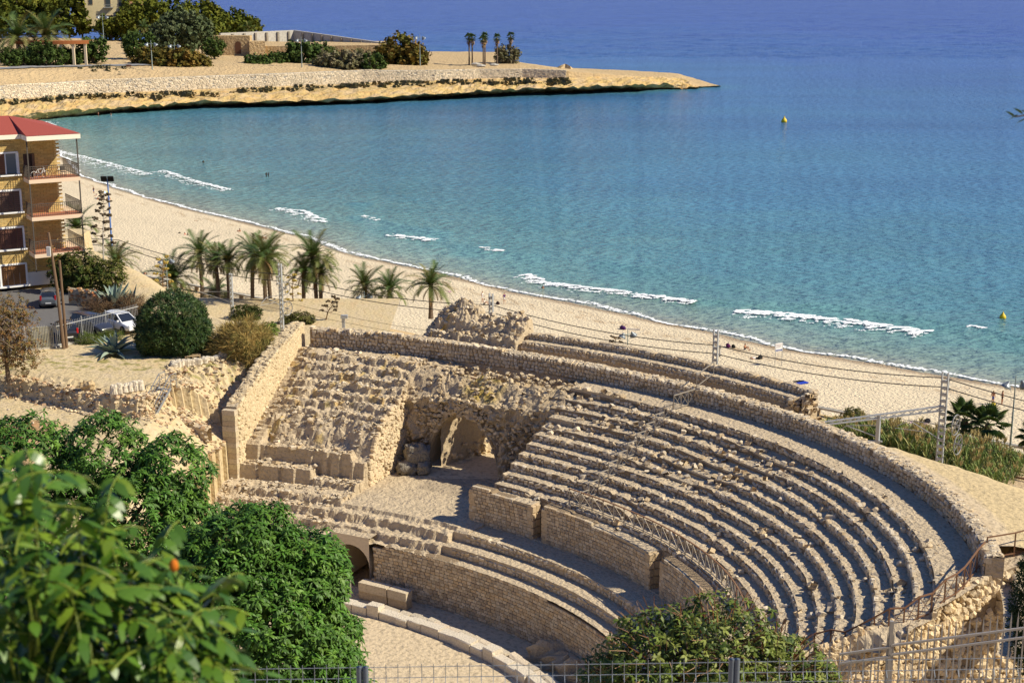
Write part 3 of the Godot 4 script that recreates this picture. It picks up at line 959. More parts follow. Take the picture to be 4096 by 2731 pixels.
func gallery(tints: Array):
	# wall behind the upper walkway
	var t0 := -1.374
	var t1 := 0.045
	var w := thing("gallery_wall", ep(-0.6, 0.4, 20.0), "long curved rubble wall behind the upper walkway of the seating", "wall")
	var top := func(tt: float) -> float:
		return 21.15 + 0.35 * smoothstep(-1.0, -1.25, tt) + 0.06 * nf.get_noise_1d(tt * 60.0)
	var cm := MB.new()
	cm.grid(240, 5, func(i, j):
		var tt := lerpf(t0, t1, i / 239.0)
		var tp: float = top.call(tt)
		return ep(tt, [0.0, 0.0, 0.4, 0.85, 0.9][j], [19.8, tp - 0.05, tp + 0.03, tp - 0.03, 10.0][j] if not (tt > -1.17 and tt < -0.84 and j in [0, 4]) else 18.9) - w.position)
	for e in 2:
		var te: float = [t0, t1][e]
		var q := [ep(te, 0.9, 15.0), ep(te, 0.0, 19.0), ep(te, 0.0, 21.1), ep(te, 0.9, 21.1)]
		if e: q.reverse()
		cm.quad(q[0] - w.position, q[1] - w.position, q[2] - w.position, q[3] - w.position)
	part("mortar_core", cm.mesh(), M.core, w)
	var gm := MB.new()
	gm.grid(240, 2, func(i, j):
		var tt := lerpf(t0, t1, i / 239.0)
		return ep(tt, -0.02, 19.9 if j == 0 else top.call(tt) - 0.08) - w.position)
	part("mortar", gm.mesh(), M.mortar, w)
	var a := arc(t0, t1, -0.03)
	var place: Callable = a[1]
	var items := courses(a[0], place, func(_s): return 19.95, func(s): return top.call(place.call(s)[2]) + 0.04, 0.30, 0.36, 0.36, 0.26, 5, 0.03)
	# a crest of flat stones on top
	for n in 520:
		var tt := lerpf(t0, t1, rng.randf())
		var p := ep(tt, rng.randf_range(0.1, 0.8), top.call(tt) + 0.01)
		var r := rng.randf_range(0.1, 0.22)
		items.append([Transform3D(Basis.from_euler(Vector3(-PI / 2 + jit(0.2), jit(3), 0)).scaled(Vector3(r * 1.5, 0.1, r)), p), rng.randi() % 5])
	lay_stones(items, w, "stone", M.stone, 290, false, tints)
	# two upper seat walls behind it
	for k in 2:
		var off: float = [1.75, 2.75][k]
		var ytop: float = [21.72, 22.25][k]
		var tb := -1.055
		var te: float = [-0.585, -0.572][k]
		var row := thing("upper_seat_row", ep(-0.8, off, ytop - 0.6), ["lower of two stone tiers on top of the gallery wall", "topmost stone tier of the seating, against the sand beyond"][k], "bench", 0.0, "stone tiers above the gallery wall")
		var cr := MB.new()
		var th: float = [1.0, 0.6][k]
		cr.grid(110, 4, func(i, j):
			var tt := lerpf(tb, te, i / 109.0)
			var yy: float = ytop + 0.05 * nf.get_noise_2d(i * 0.5, k * 9.0) - (0.25 * maxf(0.0, nf.get_noise_1d(i * 0.11 + 9.0)) if k else 0.0)
			return ep(tt, [off, off + 0.02, off + th, off + th + 0.05][j], [ytop - 0.9, yy, yy - 0.02, (10.5 if tt > -0.8 else 20.9) if k else ytop - 0.6][j]) - row.position)
		var q := [ep(te, off + th, 12.0), ep(te, off - 0.9, 12.0), ep(te, off - 0.9, ytop - 0.5), ep(te, off, ytop - 0.5), ep(te, off, ytop), ep(te, off + th, ytop)]
		for i in range(1, 5): cr.tri(q[0] - row.position, q[i + 1] - row.position, q[i] - row.position)
		part("rubble_core", cr.mesh(), M.core, row)
		var ar := arc(tb, te, off - 0.02)
		var it := courses(ar[0], ar[1], func(_s): return ytop - 0.6, func(s): return ytop - (0.3 * maxf(0.0, nf.get_noise_1d(s * 0.3 + 33.0) - 0.1) if k else 0.0), 0.28, 0.36, 0.34, 0.26, 5)
		for n in 60:     # ragged end
			var p := ep(te + jit(0.006), off + rng.randf_range(-0.7, th), rng.randf_range(ytop - 2.0, ytop))
			var r := rng.randf_range(0.12, 0.24)
			it.append([Transform3D(Basis.from_euler(Vector3(jit(0.4), jit(3), jit(0.4))).scaled(Vector3(r * 1.5, r, r * 1.4)), p), rng.randi() % 5])
		lay_stones(it, row, "stone", M.stone, 140, false, tints)
	# ruined mound of the top seats
	var mound := thing("ruined_mound", ep(-1.14, 2.5, 20.0), "jagged mound of ruined masonry with an orange lichen streak above the gallery wall", "ruin")
	var mm := MB.new()
	var f := func(tt: float, off: float) -> float:
		var p := ep(tt, off, 0)
		var side := smoothstep(-1.255, -1.19, tt) * (1.0 - smoothstep(-1.062, -1.055, tt))
		var st := 20.9
		for s in [[1.3, 21.7], [2.2, 22.25], [3.1, 22.8]]:
			st = lerpf(st, s[1], smoothstep(s[0], s[0] + 0.25, off + 0.25 * nf.get_noise_2d(p.x * 1.2, p.z * 1.2)))
		var peak := 1.25 * exp(-pow((tt + 1.163) / 0.026, 2.0)) * smoothstep(1.8, 3.2, off) + 0.55 * exp(-pow((tt + 1.075) / 0.02, 2.0)) * smoothstep(1.0, 2.4, off)
		var y: float = lerpf(19.0, st + peak, side) + side * (0.4 * nf.get_noise_2d(p.x * 1.1, p.z * 1.1) + 0.2 * nf.get_noise_2d(p.x * 3.0, p.z * 3.0))
		return lerpf(y, 11.5 if tt < -1.17 else 20.0, smoothstep(4.0, 4.6, off))
	mm.grid(130, 50, func(i, j):
		var tt := lerpf(-1.26, -1.05, i / 129.0)
		var off := lerpf(0.75, 4.9, j / 49.0)
		return ep(tt, off, f.call(tt, off)) - mound.position, func(i, j):
		var tt := lerpf(-1.26, -1.05, i / 129.0)
		var off := lerpf(0.75, 4.9, j / 49.0)
		var p := ep(tt, off, 0)
		var li := clampf((0.5 - absf(tt + 1.187 - 0.012 * (off - 2.0)) / 0.018) * 2.0, 0.0, 1.0) * clampf(nf.get_noise_2d(p.x * 2.0, p.z * 2.0) * 2.0 + 0.8, 0.0, 1.0)
		return Color(1, 1, 1).lerp(Color(1.25, 0.72, 0.12), li * 0.85))
	part("rubble_core", mm.mesh(), M.core, mound)
	var it2 := []
	for n in 420:
		var tt := rng.randf_range(-1.235, -1.052)
		var off := rng.randf_range(0.9, 3.9)
		var r := rng.randf_range(0.07, 0.22)
		var p := ep(tt, off, f.call(tt, off) + r * 0.2)
		it2.append([Transform3D(Basis.from_euler(Vector3(jit(3), jit(3), jit(3))).scaled(Vector3(r * 1.4, r, r)), p), rng.randi() % 5])
	lay_stones(it2, mound, "stone", M.stone, 60, false, tints)

func vault():
	# the vaulted passage under the upper seats
	var v := thing("vaulted_passage", ep(-1.08, -3.0, 12.5), "broken stone vault over a passage through the seating, with a sunlit wall beyond", "archway")
	var mb := MB.new()
	var n_t := 90
	var n_o := 40
	var tt := func(i: int) -> float: return lerpf(-1.19, -0.915, i / (n_t - 1.0))
	var oo := func(i: int, j: int) -> float:
		var t: float = tt.call(i)
		return lerpf(-4.9 + 0.2 * nf.get_noise_1d(t * 40.0) + 0.3 * sin((t + 1.19) * 30.0), -2.75 * smoothstep(-1.14, -1.122, t) * (1.0 - smoothstep(-0.955, -0.945, t)), j / (n_o - 1.0))
	var top := func(t: float, off: float) -> float:
		var p := ep(t, off, 0)
		var k := smoothstep(-5.0, -2.3, off + 0.4 * nf.get_noise_2d(p.x * 0.5, p.z * 0.5))
		var y := lerpf(18.35, 19.75, k)
		y += 0.25 * nf.get_noise_2d(p.x * 0.9, p.z * 0.9) + 0.14 * nf.get_noise_2d(p.x * 2.6, p.z * 2.6)
		y -= 0.5 * smoothstep(-1.06, -1.19, t) * (1.0 - k)
		return minf(y, 19.98)
	var under := func(t: float, off: float) -> float:
		var f := clampf((off + 4.8) / 4.8, 0.0, 1.0)
		var l := -1.148
		var r := lerpf(-1.018, -0.955, f)
		var q := (t - (l + r) * 0.5) / ((r - l) * 0.5)
		var p := ep(t, off, 0)
		if absf(q) >= 1.0: return 12.3
		return 12.4 + 4.75 * pow(1.0 - pow(absf(q), 2.3), 0.55) + 0.16 * nf.get_noise_2d(p.x * 1.4, p.z * 1.4)
	var moss := func(i: int, j: int) -> Color:
		var t: float = tt.call(i)
		var off: float = oo.call(i, j)
		var p := ep(t, off, 0)
		var m := clampf(1.4 - absf(t + 1.062) / 0.032, 0.0, 1.0) * clampf(0.7 + 1.4 * nf.get_noise_2d(p.x * 0.9, p.z * 0.9), 0.0, 1.0) * smoothstep(-5.3, -4.4, off) * (1.0 - smoothstep(-2.6, -2.0, off))
		return shade(Color(1, 1, 1).lerp(Color(0.95, 0.86, 0.38), m), 1.0 + 0.2 * nf.get_noise_2d(p.x * 2.0, p.z * 2.0))
	mb.grid(n_t, n_o, func(i, j):
		var t: float = tt.call(i)
		var off: float = oo.call(i, j)
		return ep(t, off, top.call(t, off)) - v.position, moss)
	mb.grid(n_o, n_t, func(j, i):
		var t: float = tt.call(i)
		var off: float = oo.call(i, j)
		return ep(t, off, minf(under.call(t, off), top.call(t, off) - 0.3)) - v.position)
	# front and back faces between crown and underside
	for j in [0, n_o - 1]:
		mb.grid(n_t, 26, func(i, k):
			var t: float = tt.call(i)
			var off: float = oo.call(i, j)
			var y: float = lerpf(minf(under.call(t, off), top.call(t, off) - 0.3), top.call(t, off), k / 25.0)
			var f := sin(PI * k / 25.0)
			var bump := (0.75 * nf.get_noise_3d(t * 28.0, y * 0.6, j) + 0.4 * nf.get_noise_3d(t * 90.0, y * 1.9, j)) * sqrt(f) if j == 0 else 0.0
			return ep(t, off + bump, y) - v.position)
	var fs := []
	for n in 900:
		var t := rng.randf_range(-1.185, -0.925)
		var off := -4.9 + 0.3 * sin((t + 1.19) * 30.0)
		var lo: float = under.call(t, off)
		var hi: float = top.call(t, off)
		var y := lo + (hi - lo) * rng.randf()
		if n < 330: off = rng.randf_range(-4.8, -0.3); y = top.call(t, off)
		var r := rng.randf_range(0.07, 0.24)
		fs.append([Transform3D(Basis.from_euler(Vector3(jit(3), jit(3), jit(3))).scaled(Vector3(r * 1.4, r, r)), ep(t, off - 0.05, y)), rng.randi() % 3])
	lay_stones(fs, v, "rubble_stone", M.stone, 90, false, [Color(0.9, 0.84, 0.74), Color(1.02, 0.95, 0.82), Color(0.78, 0.72, 0.62)])
	part("vault", mb.mesh(), M.core_fine, v)
	# the wall seen through the vault, out in the sun, and the boulder beside the opening
	var bw := MB.new()
	var w0 := Vector3(-5.5, 12.3, -111.0)
	var w1 := Vector3(2.6, 12.3, -119.0)
	bw.grid(40, 20, func(i, j):
		var p := w0.lerp(w1, i / 39.0)
		p.y = 12.2 + (6.4 + 0.1 * nf.get_noise_1d(i * 0.9)) * j / 19.0
		var d := 0.12 * nf.get_noise_3dv(p * 1.5) + 0.05 * nf.get_noise_3dv(p * 5.0)
		return p + Vector3(0.75, 0, 0.66) * d - v.position)
	part("far_wall", bw.mesh(), M.core_fine, v)
	var it := []
	for n in 70:
		var p := w0.lerp(w1, rng.randf_range(0.1, 0.9))
		p.y = 12.5 + pow(rng.randf(), 2.0) * 1.5
		var r := rng.randf_range(0.12, 0.26)
		it.append([Transform3D(Basis.from_euler(Vector3(0, 0.85 + jit(0.3), jit(0.2))).scaled(Vector3(r * 1.6, r, 0.3)), p + Vector3(0.1, 0, 0.08)), 2])
	lay_stones(it, v, "stone", M.stone, 70, false, [Color(1, 1, 1), Color(1, 0.9, 0.75), Color(1.1, 1.02, 0.85)])
	var fl := MB.new()
	fl.grid(24, 24, func(i, j):
		var x := lerpf(-7.0, 6.0, i / 23.0)
		var z := lerpf(-108.0, -124.0, j / 23.0)
		return Vector3(x, 12.56 + 0.05 * nf.get_noise_2d(x, z), z) - v.position)
	part("passage_floor", fl.mesh(), M.earth, v)
	var bd := thing("fallen_boulder", ep(-1.152, -6.0, 12.6), "smooth grey cracked boulder lying beside the vaulted opening", "boulder")
	var bo := MB.new()
	bo.blob(Vector3(0.1, 1.05, 0), Vector3(1.0, 1.05, 0.8), nz, 0.55, 16, 12, 0.6)
	part("slab", bo.mesh(true), mat("boulder", lin(0.27, 0.24, 0.19), 0.95, {"tex": TEX.grit, "scale": 0.3, "bump": TEX.bump_grit, "bump_cm": 12.0}), bd)
	var b2 := MB.new()
	b2.blob(Vector3(-0.7, 0.4, 0.6), Vector3(0.75, 0.5, 0.6), nz, 0.55, 14, 10, 0.6)
	part("slab", b2.mesh(true), M.boulder, bd)
	var b3 := MB.new()
	b3.blob(Vector3(0.55, 0.4, 0.7), Vector3(0.5, 0.5, 0.5), nz, 0.55, 14, 10, 0.6)
	part("slab", b3.mesh(true), M.boulder, bd)
	# sunlit rubble face bounding the passage
	var wl := thing("passage_side_wall", ep(T_PASS0, -8, 12.6), "sunlit slanting face of small stones bounding the vaulted passage", "wall")
	var items := []
	for n in 620:
		var off := rng.randf_range(-10.6, -4.6)
		var lo := 12.6
		var hi := minf(cav(T_PASS0 - 0.012, off) + 0.1, 18.6)
		var y := rng.randf_range(lo, hi)
		if y > hi - 0.02: continue
		var p := ep(T_PASS0 + 0.0015, off, y)
		var z := (ep(T_PASS0 + 0.02, off, 0) - ep(T_PASS0, off, 0)).normalized()
		var r := rng.randf_range(0.14, 0.3)
		items.append([Transform3D(Basis(Vector3.UP.cross(z), Vector3.UP, z) * Basis(Vector3(0, 0, 1), jit(0.5)) * Basis.from_scale(Vector3(r * 1.35, r * 0.85, 0.3)), p), rng.randi() % 3])
	lay_stones(items, wl, "stone", M.stone, 280, false, [Color(1.05, 0.98, 0.86), Color(1.15, 1.05, 0.9), Color(0.9, 0.85, 0.75)])

func arena():
	var mb := MB.new()
	mb.grid(70, 26, func(i, j):
		var t := lerpf(-1.7, 0.35, i / 69.0)
		var off := lerpf(-37.0, -17.3, j / 25.0)
		var p := ep(t, off, 8.0)
		p.y = 8.0 + 0.02 * nf.get_noise_2d(p.x, p.z) if off < -21.4 else 7.6
		return p)
	var o := struct("arena_floor", mb.mesh(), M.earth)
	# kerb of big pale blocks round the sand
	var kerb := thing("arena_kerb", ep(-0.8, -21.5, 8.0), "curved row of large pale stone blocks edging the arena sand", "kerb")
	var t := -1.135
	var k := 0
	while t < -0.35:
		var L: float = [1.3, 1.7, 1.2, 1.0, 1.5, 0.9, 1.15, 1.6][k % 8]
		var dt := L / et(t, -21.5)
		var p := ep(t + dt * 0.5, -21.45 + jit(0.1), 8.0)
		var n := en(t + dt * 0.5)
		var z := Vector3(-n.x, 0, -n.y)
		var m := MB.new()
		var h := rng.randf_range(0.45, 0.62) if k % 8 != 3 else 0.8
		var hb := rng.randf_range(0.66, 0.9)
		var pr := [Vector2(-hb * 0.5, 0), Vector2(hb * 0.5, 0), Vector2(hb * 0.5, h - 0.05), Vector2(hb * 0.5 - 0.05, h), Vector2(-hb * 0.5 + 0.06, h), Vector2(-hb * 0.5, h - 0.06)]
		var g := 0.03
		var A := []
		var B := []
		for q in pr:
			A.append(Vector3(-L * 0.5 + g + jit(0.03), q.y + jit(0.025) - (0.15 if q.y == 0 else 0.0), q.x + jit(0.02)))
			B.append(Vector3(L * 0.5 - g + jit(0.03), q.y + jit(0.025) - (0.15 if q.y == 0 else 0.0), q.x + jit(0.02)))
		for i in 6: m.quad(A[i], A[(i + 1) % 6], B[(i + 1) % 6], B[i])
		for i in range(1, 5):
			m.tri(A[0], A[i + 1], A[i]); m.tri(B[0], B[i], B[i + 1])
		var s := part("kerb_stone", m.mesh(), M.white_stone, kerb)
		s.transform = Transform3D(Basis(Vector3.UP.cross(z), Vector3.UP, z), p - kerb.position)
		t += dt * 1.02
		k += 1
	# second, rougher line of stones behind the kerb and a long bench beside the archway
	var low := thing("drain_edge", ep(-0.7, -20.4, 7.9), "broken line of weathered stones between the kerb and the arena wall", "kerb")
	t = -0.99
	var items := []
	while t < -0.4:
		var p := ep(t, -20.5 + jit(0.15), 8.0)
		var n := en(t)
		var z := Vector3(-n.x, 0, -n.y)
		var L := rng.randf_range(0.6, 1.2)
		items.append([Transform3D(Basis(Vector3.UP.cross(z) * L, Vector3.UP * 0.5, z * 0.6), p), rng.randi() % 2])
		t += L * 1.05 / et(t, -20.5)
	lay_stones(items, low, "stone", M.white_stone, 200, false, [Color(0.8, 0.78, 0.75), Color(0.95, 0.9, 0.85)])
	var bench := thing("long_stone_bench", ep(-1.03, -18.5, 7.8), "long weathered stone beam lying along the arena wall by the archway", "stone bench")
	for q in 2:
		var ta: float = [-1.09, -1.028][q]
		var tb: float = [-1.029, -0.985][q]
		var m := MB.new()
		m.grid(2, 2, func(i, j): return Vector3.ZERO)
		m = MB.new()
		var a := ep(ta + 0.001, -18.7, 0)
		var b := ep(tb - 0.001, -18.7, 0)
		m.bar(a + Vector3(0, 8.55, 0) - bench.position, b + Vector3(0, 8.55, 0) - bench.position, 0.75, 0.62)
		m.col = Color(0.8, 0.75, 0.7)
		m.bar(a + Vector3(0, 7.95, 0) - bench.position, b + Vector3(0, 7.95, 0) - bench.position, 0.66, 0.6)
		part("beam", m.mesh(), M.block, bench)
	# bedrock showing at the foot of the wall
	for q in [[-0.62, 1.2], [-0.56, 1.0], [-0.5, 1.25], [-0.44, 1.1]]:
		var r := thing("bedrock_outcrop", ep(q[0], -18.2, 7.5), ["first lump", "second lump", "third lump", "fourth lump"][[-0.62, -0.56, -0.5, -0.44].find(q[0])] + " of grey bedrock along the shaded foot of the arena wall", "rock", 0.0, "bedrock under the arena wall")
		var m := MB.new()
		m.blob(Vector3(0, 0.3, 0), Vector3(1.5, 0.9 * q[1], 0.7), nf, 0.45, 14, 9)
		part("rock", m.mesh(), M.core_fine, r)

func right_end(tints: Array):
	# sandy shelf outside the gallery wall
	var mb := MB.new()
	mb.grid(40, 16, func(i, j):
		var t := lerpf(-0.56, -0.02, i / 39.0)
		var off := [0.88, 1.4, 1.9, 2.4, 3.0, 3.6, 4.2, 5.0, 6, 7, 8, 9.5, 11, 13, 16, 22]
		var edge := lerpf(1.3, 7.0, smoothstep(-0.5, -0.1, t))
		var f: float = off[j]
		var y := 20.75 - 0.05 * f + 0.06 * nf.get_noise_2d(t * 20.0, f) + 0.12 * nz.get_noise_2d(t * 50.0, f * 0.8)
		if f > edge: y = lerpf(y, 9.2, smoothstep(edge, edge + 7.0, f))
		return ep(t, f, y), func(i, j): return Color(1.06, 0.98, 0.84) if j > 2 else Color(1, 1, 1))
	struct("sandy_shelf", mb.mesh(true), M.earth)
	# three short seat walls beyond the gallery, seen past the curved rail
	for k in 3:
		var off: float = [1.5, 2.7, 3.9][k]
		var ytop: float = [20.0, 20.35, 20.7][k]
		var row := thing("short_seat_wall", ep(0.08, off, ytop - 0.6), ["first", "second", "third"][k] + " short curved stone tier outside the rusty curved rail", "bench", 0.0, "short tiers outside the curved rail")
		var cr := MB.new()
		cr.grid(30, 5, func(i, j):
			var t := lerpf(0.02 - 0.01 * k, 0.235 - 0.02 * k, i / 29.0)
			return ep(t, [off - 0.75, off - 0.02, off, off + 0.55, off + 0.56][j], [ytop - 0.5, ytop - 0.5, ytop, ytop, ytop - 0.6][j] + 0.04 * nf.get_noise_2d(i * 0.8, j + k * 5.0)) - row.position)
		part("rubble_core", cr.mesh(), M.core, row)
		var ar := arc(0.02 - 0.01 * k, 0.235 - 0.02 * k, off - 0.03)
		lay_stones(courses(ar[0], ar[1], func(_s): return ytop - 0.55, func(_s): return ytop, 0.27, 0.36, 0.3, 0.28, 5), row, "stone", M.stone, 90, false, tints)
	# slope of earth between the rail and the retaining wall, and the wall itself
	var edge := [Vector2(-0.079, 7.99), Vector2(0.010, 2.14), Vector2(0.081, -1.41), Vector2(0.161, -3.79), Vector2(0.213, -5.36), Vector2(0.249, -6.92), Vector2(0.272, -8.79), Vector2(0.306, -11.70)]
	var rimv := []
	for e in edge: rimv.append(e)
	var ys := [20.4, 20.3, 20.0, 19.7, 19.3, 18.6, 17.6, 16.4]
	var rim := func(f: float) -> Vector3:
		var x := f * 7.0
		var i := mini(int(x), 6)
		var a: Vector2 = rimv[i]
		var b: Vector2 = rimv[i + 1]
		var q := a.lerp(b, x - i)
		return ep(q.x, q.y, lerpf(ys[i], ys[i + 1], x - i))
	var bank := MB.new()
	bank.grid(60, 8, func(i, j):
		var f: float = i / 59.0
		var r: Vector3 = rim.call(f)
		var off := lerpf(6.5, -12.5, f)
		var inn := ep(t_cut(off) - 0.004, off, seat_y(0.2, off) - 0.05)
		var p := inn.lerp(r, j / 7.0)
		p.y += 0.1 * nf.get_noise_2d(p.x * 1.2, p.z * 1.2) * (1.0 if j > 0 and j < 7 else 0.0)
		return p)
	struct("earth_bank", bank.mesh(), M.core)
	var rw := thing("retaining_wall", rim.call(0.4) - Vector3(0, 5, 0), "high dry rubble retaining wall catching the sun below the curved rail", "wall")
	var cm := MB.new()
	cm.grid(50, 12, func(i, j):
		var p: Vector3 = rim.call(i / 49.0)
		var d := (rim.call(minf(1.0, i / 49.0 + 0.02)) - rim.call(maxf(0.0, i / 49.0 - 0.02))) as Vector3
		var n := Vector3(-d.z, 0, d.x).normalized()
		if n.z < 0: n = -n
		p.y -= j * 0.85
		return p + n * (j * 0.16 + 0.12 * nf.get_noise_3dv(p * 0.8)) - rw.position)
	part("rubble_core", cm.mesh(), M.mortar, rw)
	var it := []
	for n in 4200:
		var f := rng.randf()
		var p: Vector3 = rim.call(f)
		var d := (rim.call(minf(1.0, f + 0.02)) - rim.call(maxf(0.0, f - 0.02))) as Vector3
		var nn := Vector3(-d.z, 0, d.x).normalized()
		if nn.z < 0: nn = -nn
		var h := rng.randf() * 8.5
		p.y -= h
		p += nn * (h * 0.19 + 0.05)
		var r := rng.randf_range(0.14, 0.34)
		it.append([Transform3D(Basis(Vector3.UP.cross(nn), Vector3.UP, nn) * Basis.from_euler(Vector3(jit(0.5), jit(0.5), jit(1.5))) * Basis.from_scale(Vector3(r * 1.35, r * 0.8, r)), p), rng.randi() % 5])
	lay_stones(it, rw, "stone", M.stone, 290, false, [Color(1.05, 1.0, 0.9), Color(1.15, 1.08, 0.95), Color(0.95, 0.88, 0.74), Color(1.1, 0.98, 0.78), Color(0.85, 0.8, 0.7)])

func left_flank(tints: Array):
	# the sloping boundary wall of the ruined half, lit by the sun, with its end pier
	var w := thing("flank_wall", ep(-1.405, -6, 15), "sunlit sloping boundary wall of pale rubble climbing beside the ruined seats", "wall")
	var top := func(off: float) -> float: return lerpf(18.3, 21.75, clampf((off + 12.6) / 12.8, 0.0, 1.0)) + 0.35 * sin(PI * clampf((off + 12.6) / 12.8, 0.0, 1.0))
	var cm := MB.new()
	var tA := -1.388
	var tB := -1.406
	cm.grid(40, 4, func(i, j):
		var off := lerpf(-12.6, 0.9, i / 39.0)
		return ep([tA, tA, tB, tB][j], off, [13.0, top.call(off), top.call(off), 12.0][j]) - w.position)
	cm.quad(ep(tA, -12.6, 12.5) - w.position, ep(tB, -12.6, 12.5) - w.position, ep(tB, -12.6, 18.25) - w.position, ep(tA, -12.6, 18.25) - w.position)
	part("rubble_core", cm.mesh(), M.core, w)
	var it := []
	for n in 1900:
		var off := rng.randf_range(-12.5, 0.3)
		var tp: float = top.call(off)
		var lo := ruin_y(-1.38, off) - 0.1
		var y := rng.randf_range(lo, tp)
		var p := ep(tA, off, y)
		var z := (ep(tA + 0.02, off, 0) - ep(tA, off, 0)).normalized()
		var r := rng.randf_range(0.15, 0.32)
		it.append([Transform3D(Basis(Vector3.UP.cross(z), Vector3.UP, z) * Basis(Vector3(0, 0, 1), jit(0.5)) * Basis.from_scale(Vector3(r * 1.3, r * 0.85, 0.24)), p), rng.randi() % 3])
	for n in 260:
		var off := rng.randf_range(-12.3, 0.8)
		var r := rng.randf_range(0.14, 0.3)
		it.append([Transform3D(Basis.from_euler(Vector3(-PI / 2 + jit(0.2), jit(3), 0)).scaled(Vector3(r * 1.4, 0.16, r)), ep(lerpf(tA, tB, rng.randf()), off, top.call(off) + 0.01)), rng.randi() % 3])
	lay_stones(it, w, "stone", M.white_stone, 290, false, [Color(0.95, 0.86, 0.68), Color(1.05, 0.97, 0.8), Color(0.85, 0.77, 0.62)])
	var pier := MB.new()
	for k in 13:
		var c := ep(-1.398, -12.75, 12.9 + k * 0.42)
		pier.col = [Color(1, 1, 1), Color(0.9, 0.86, 0.8), Color(1.06, 1, 0.9)][k % 3]
		var n := en(-1.398)
		pier.box(c - w.position, Vector3(1.05 + jit(0.04), 0.40, 0.6 + jit(0.05)), Basis(Vector3(-n.y, 0, n.x), Vector3.UP, Vector3(n.x, 0, n.y)) if n.y > 0 else Basis(Vector3(n.y, 0, -n.x), Vector3.UP, Vector3(-n.x, 0, -n.y)))
	part("end_pier", pier.mesh(), M.block, w)

# ---------------------------------------------------------------- railings
func railing(called: String, label: String, pts: Array, hgt: float, material: Material, w := 0.05, braced := true, top_col := Color(1, 1, 1), group := ""):
	var r := thing(called, pts[0], label, "railing", 0.0, group)
	var org: Vector3 = pts[0]
	for i in pts.size():
		var m := MB.new()
		m.bar(pts[i] - org + Vector3(0, -0.1, 0), pts[i] - org + Vector3(0, hgt, 0), w * 1.2)
		part("post", m.mesh(), material, r)
		if i == pts.size() - 1: break
		var a: Vector3 = pts[i] - org
		var b: Vector3 = pts[i + 1] - org
		var t := MB.new()
		t.col = top_col
		t.bar(a + Vector3(0, hgt, 0), b + Vector3(0, hgt, 0), w * 1.25)
		part("handrail", t.mesh(), material, r)
		var bt := MB.new()
		bt.bar(a + Vector3(0, 0.1, 0), b + Vector3(0, 0.1, 0), w)
		part("bottom_rail", bt.mesh(), material, r)
		if braced:
			var x := MB.new()
			x.bar(a + Vector3(0, 0.12, 0), b + Vector3(0, hgt - 0.02, 0), w * 0.42)
			x.bar(a + Vector3(0, hgt - 0.02, 0), b + Vector3(0, 0.12, 0), w * 0.42)
			part("cross_brace", x.mesh(), material, r)
	return r

func cavea_rails():
	M["rail"] = mat("rail", lin(0.36, 0.315, 0.25), 0.6, {"metal": 0.25})
	var pts := []
	for i in 27: 
		var t := lerpf(-0.765, -0.05, i / 26.0)
		pts.append(ep(t, -11.82, 15.2))
	railing("walkway_railing", "long curved metal railing along the walkway between the lower and upper seats", pts, 1.05, M.rail, 0.055, true, Color(0.85, 0.55, 0.38))
	# stepped railing climbing the seats
	for k in 10:
		var o0 := row_off(k) + 0.02
		var y := row_y(k)
		var p := [ep(-0.737, o0, y), ep(-0.737, o0 + 0.93, y)]
		railing("step_railing", ["lowest", "second", "third", "fourth", "fifth", "sixth", "seventh", "eighth", "ninth", "topmost"][k] + " frame of the stepped railing that climbs the seats", p, 1.05, M.rail, 0.05, true, Color(1, 1, 1), "frames of the stepped railing")
	railing("landing_railing", "straight railing crossing the upper walkway to the gallery wall", [ep(-0.737, -2.4, 20), ep(-0.737, -1.6, 20), ep(-0.737, -0.8, 20), ep(-0.737, -0.02, 20)], 1.08, M.rail, 0.05)
	railing("gallery_step_railing", "short two-bar railing on top of the gallery wall", [ep(-0.737, 0.1, 21.15), ep(-0.737, 2.0, 21.75)], 0.95, M.rail, 0.05, false)
	var cv := []
	for q in [[0.0, 0.2], [0.03, -0.35], [0.062, -0.8], [0.09, -1.15], [0.115, -1.55], [0.138, -2.05], [0.158, -2.6], [0.175, -3.15], [0.188, -3.75], [0.198, -4.4], [0.203, -5.05], [0.205, -5.7], [0.205, -6.4], [0.203, -7.1], [0.2, -7.9]]:
		cv.append(ep(q[0], q[1], seat_y(0.19, q[1]) + 0.05))
	railing("curved_railing", "rusty curved railing sweeping round the end of the seating", cv, 1.15, M.rusty, 0.055)
	railing("corner_railing", "straight rusty railing at the edge of the sandy shelf", [ep(0.0, 0.3, 20.2), ep(-0.02, 1.9, 20.2), ep(-0.045, 3.5, 20.2)], 1.25, M.rusty, 0.05, false)
	railing("arena_railing", "small pale railing in front of the dark archway", [ep(-1.16, -19.8, 7.9), ep(-1.13, -19.6, 7.9), ep(-1.1, -19.4, 7.9)], 1.1, mat("pale_rail", lin(0.6, 0.55, 0.42), 0.6), 0.055)

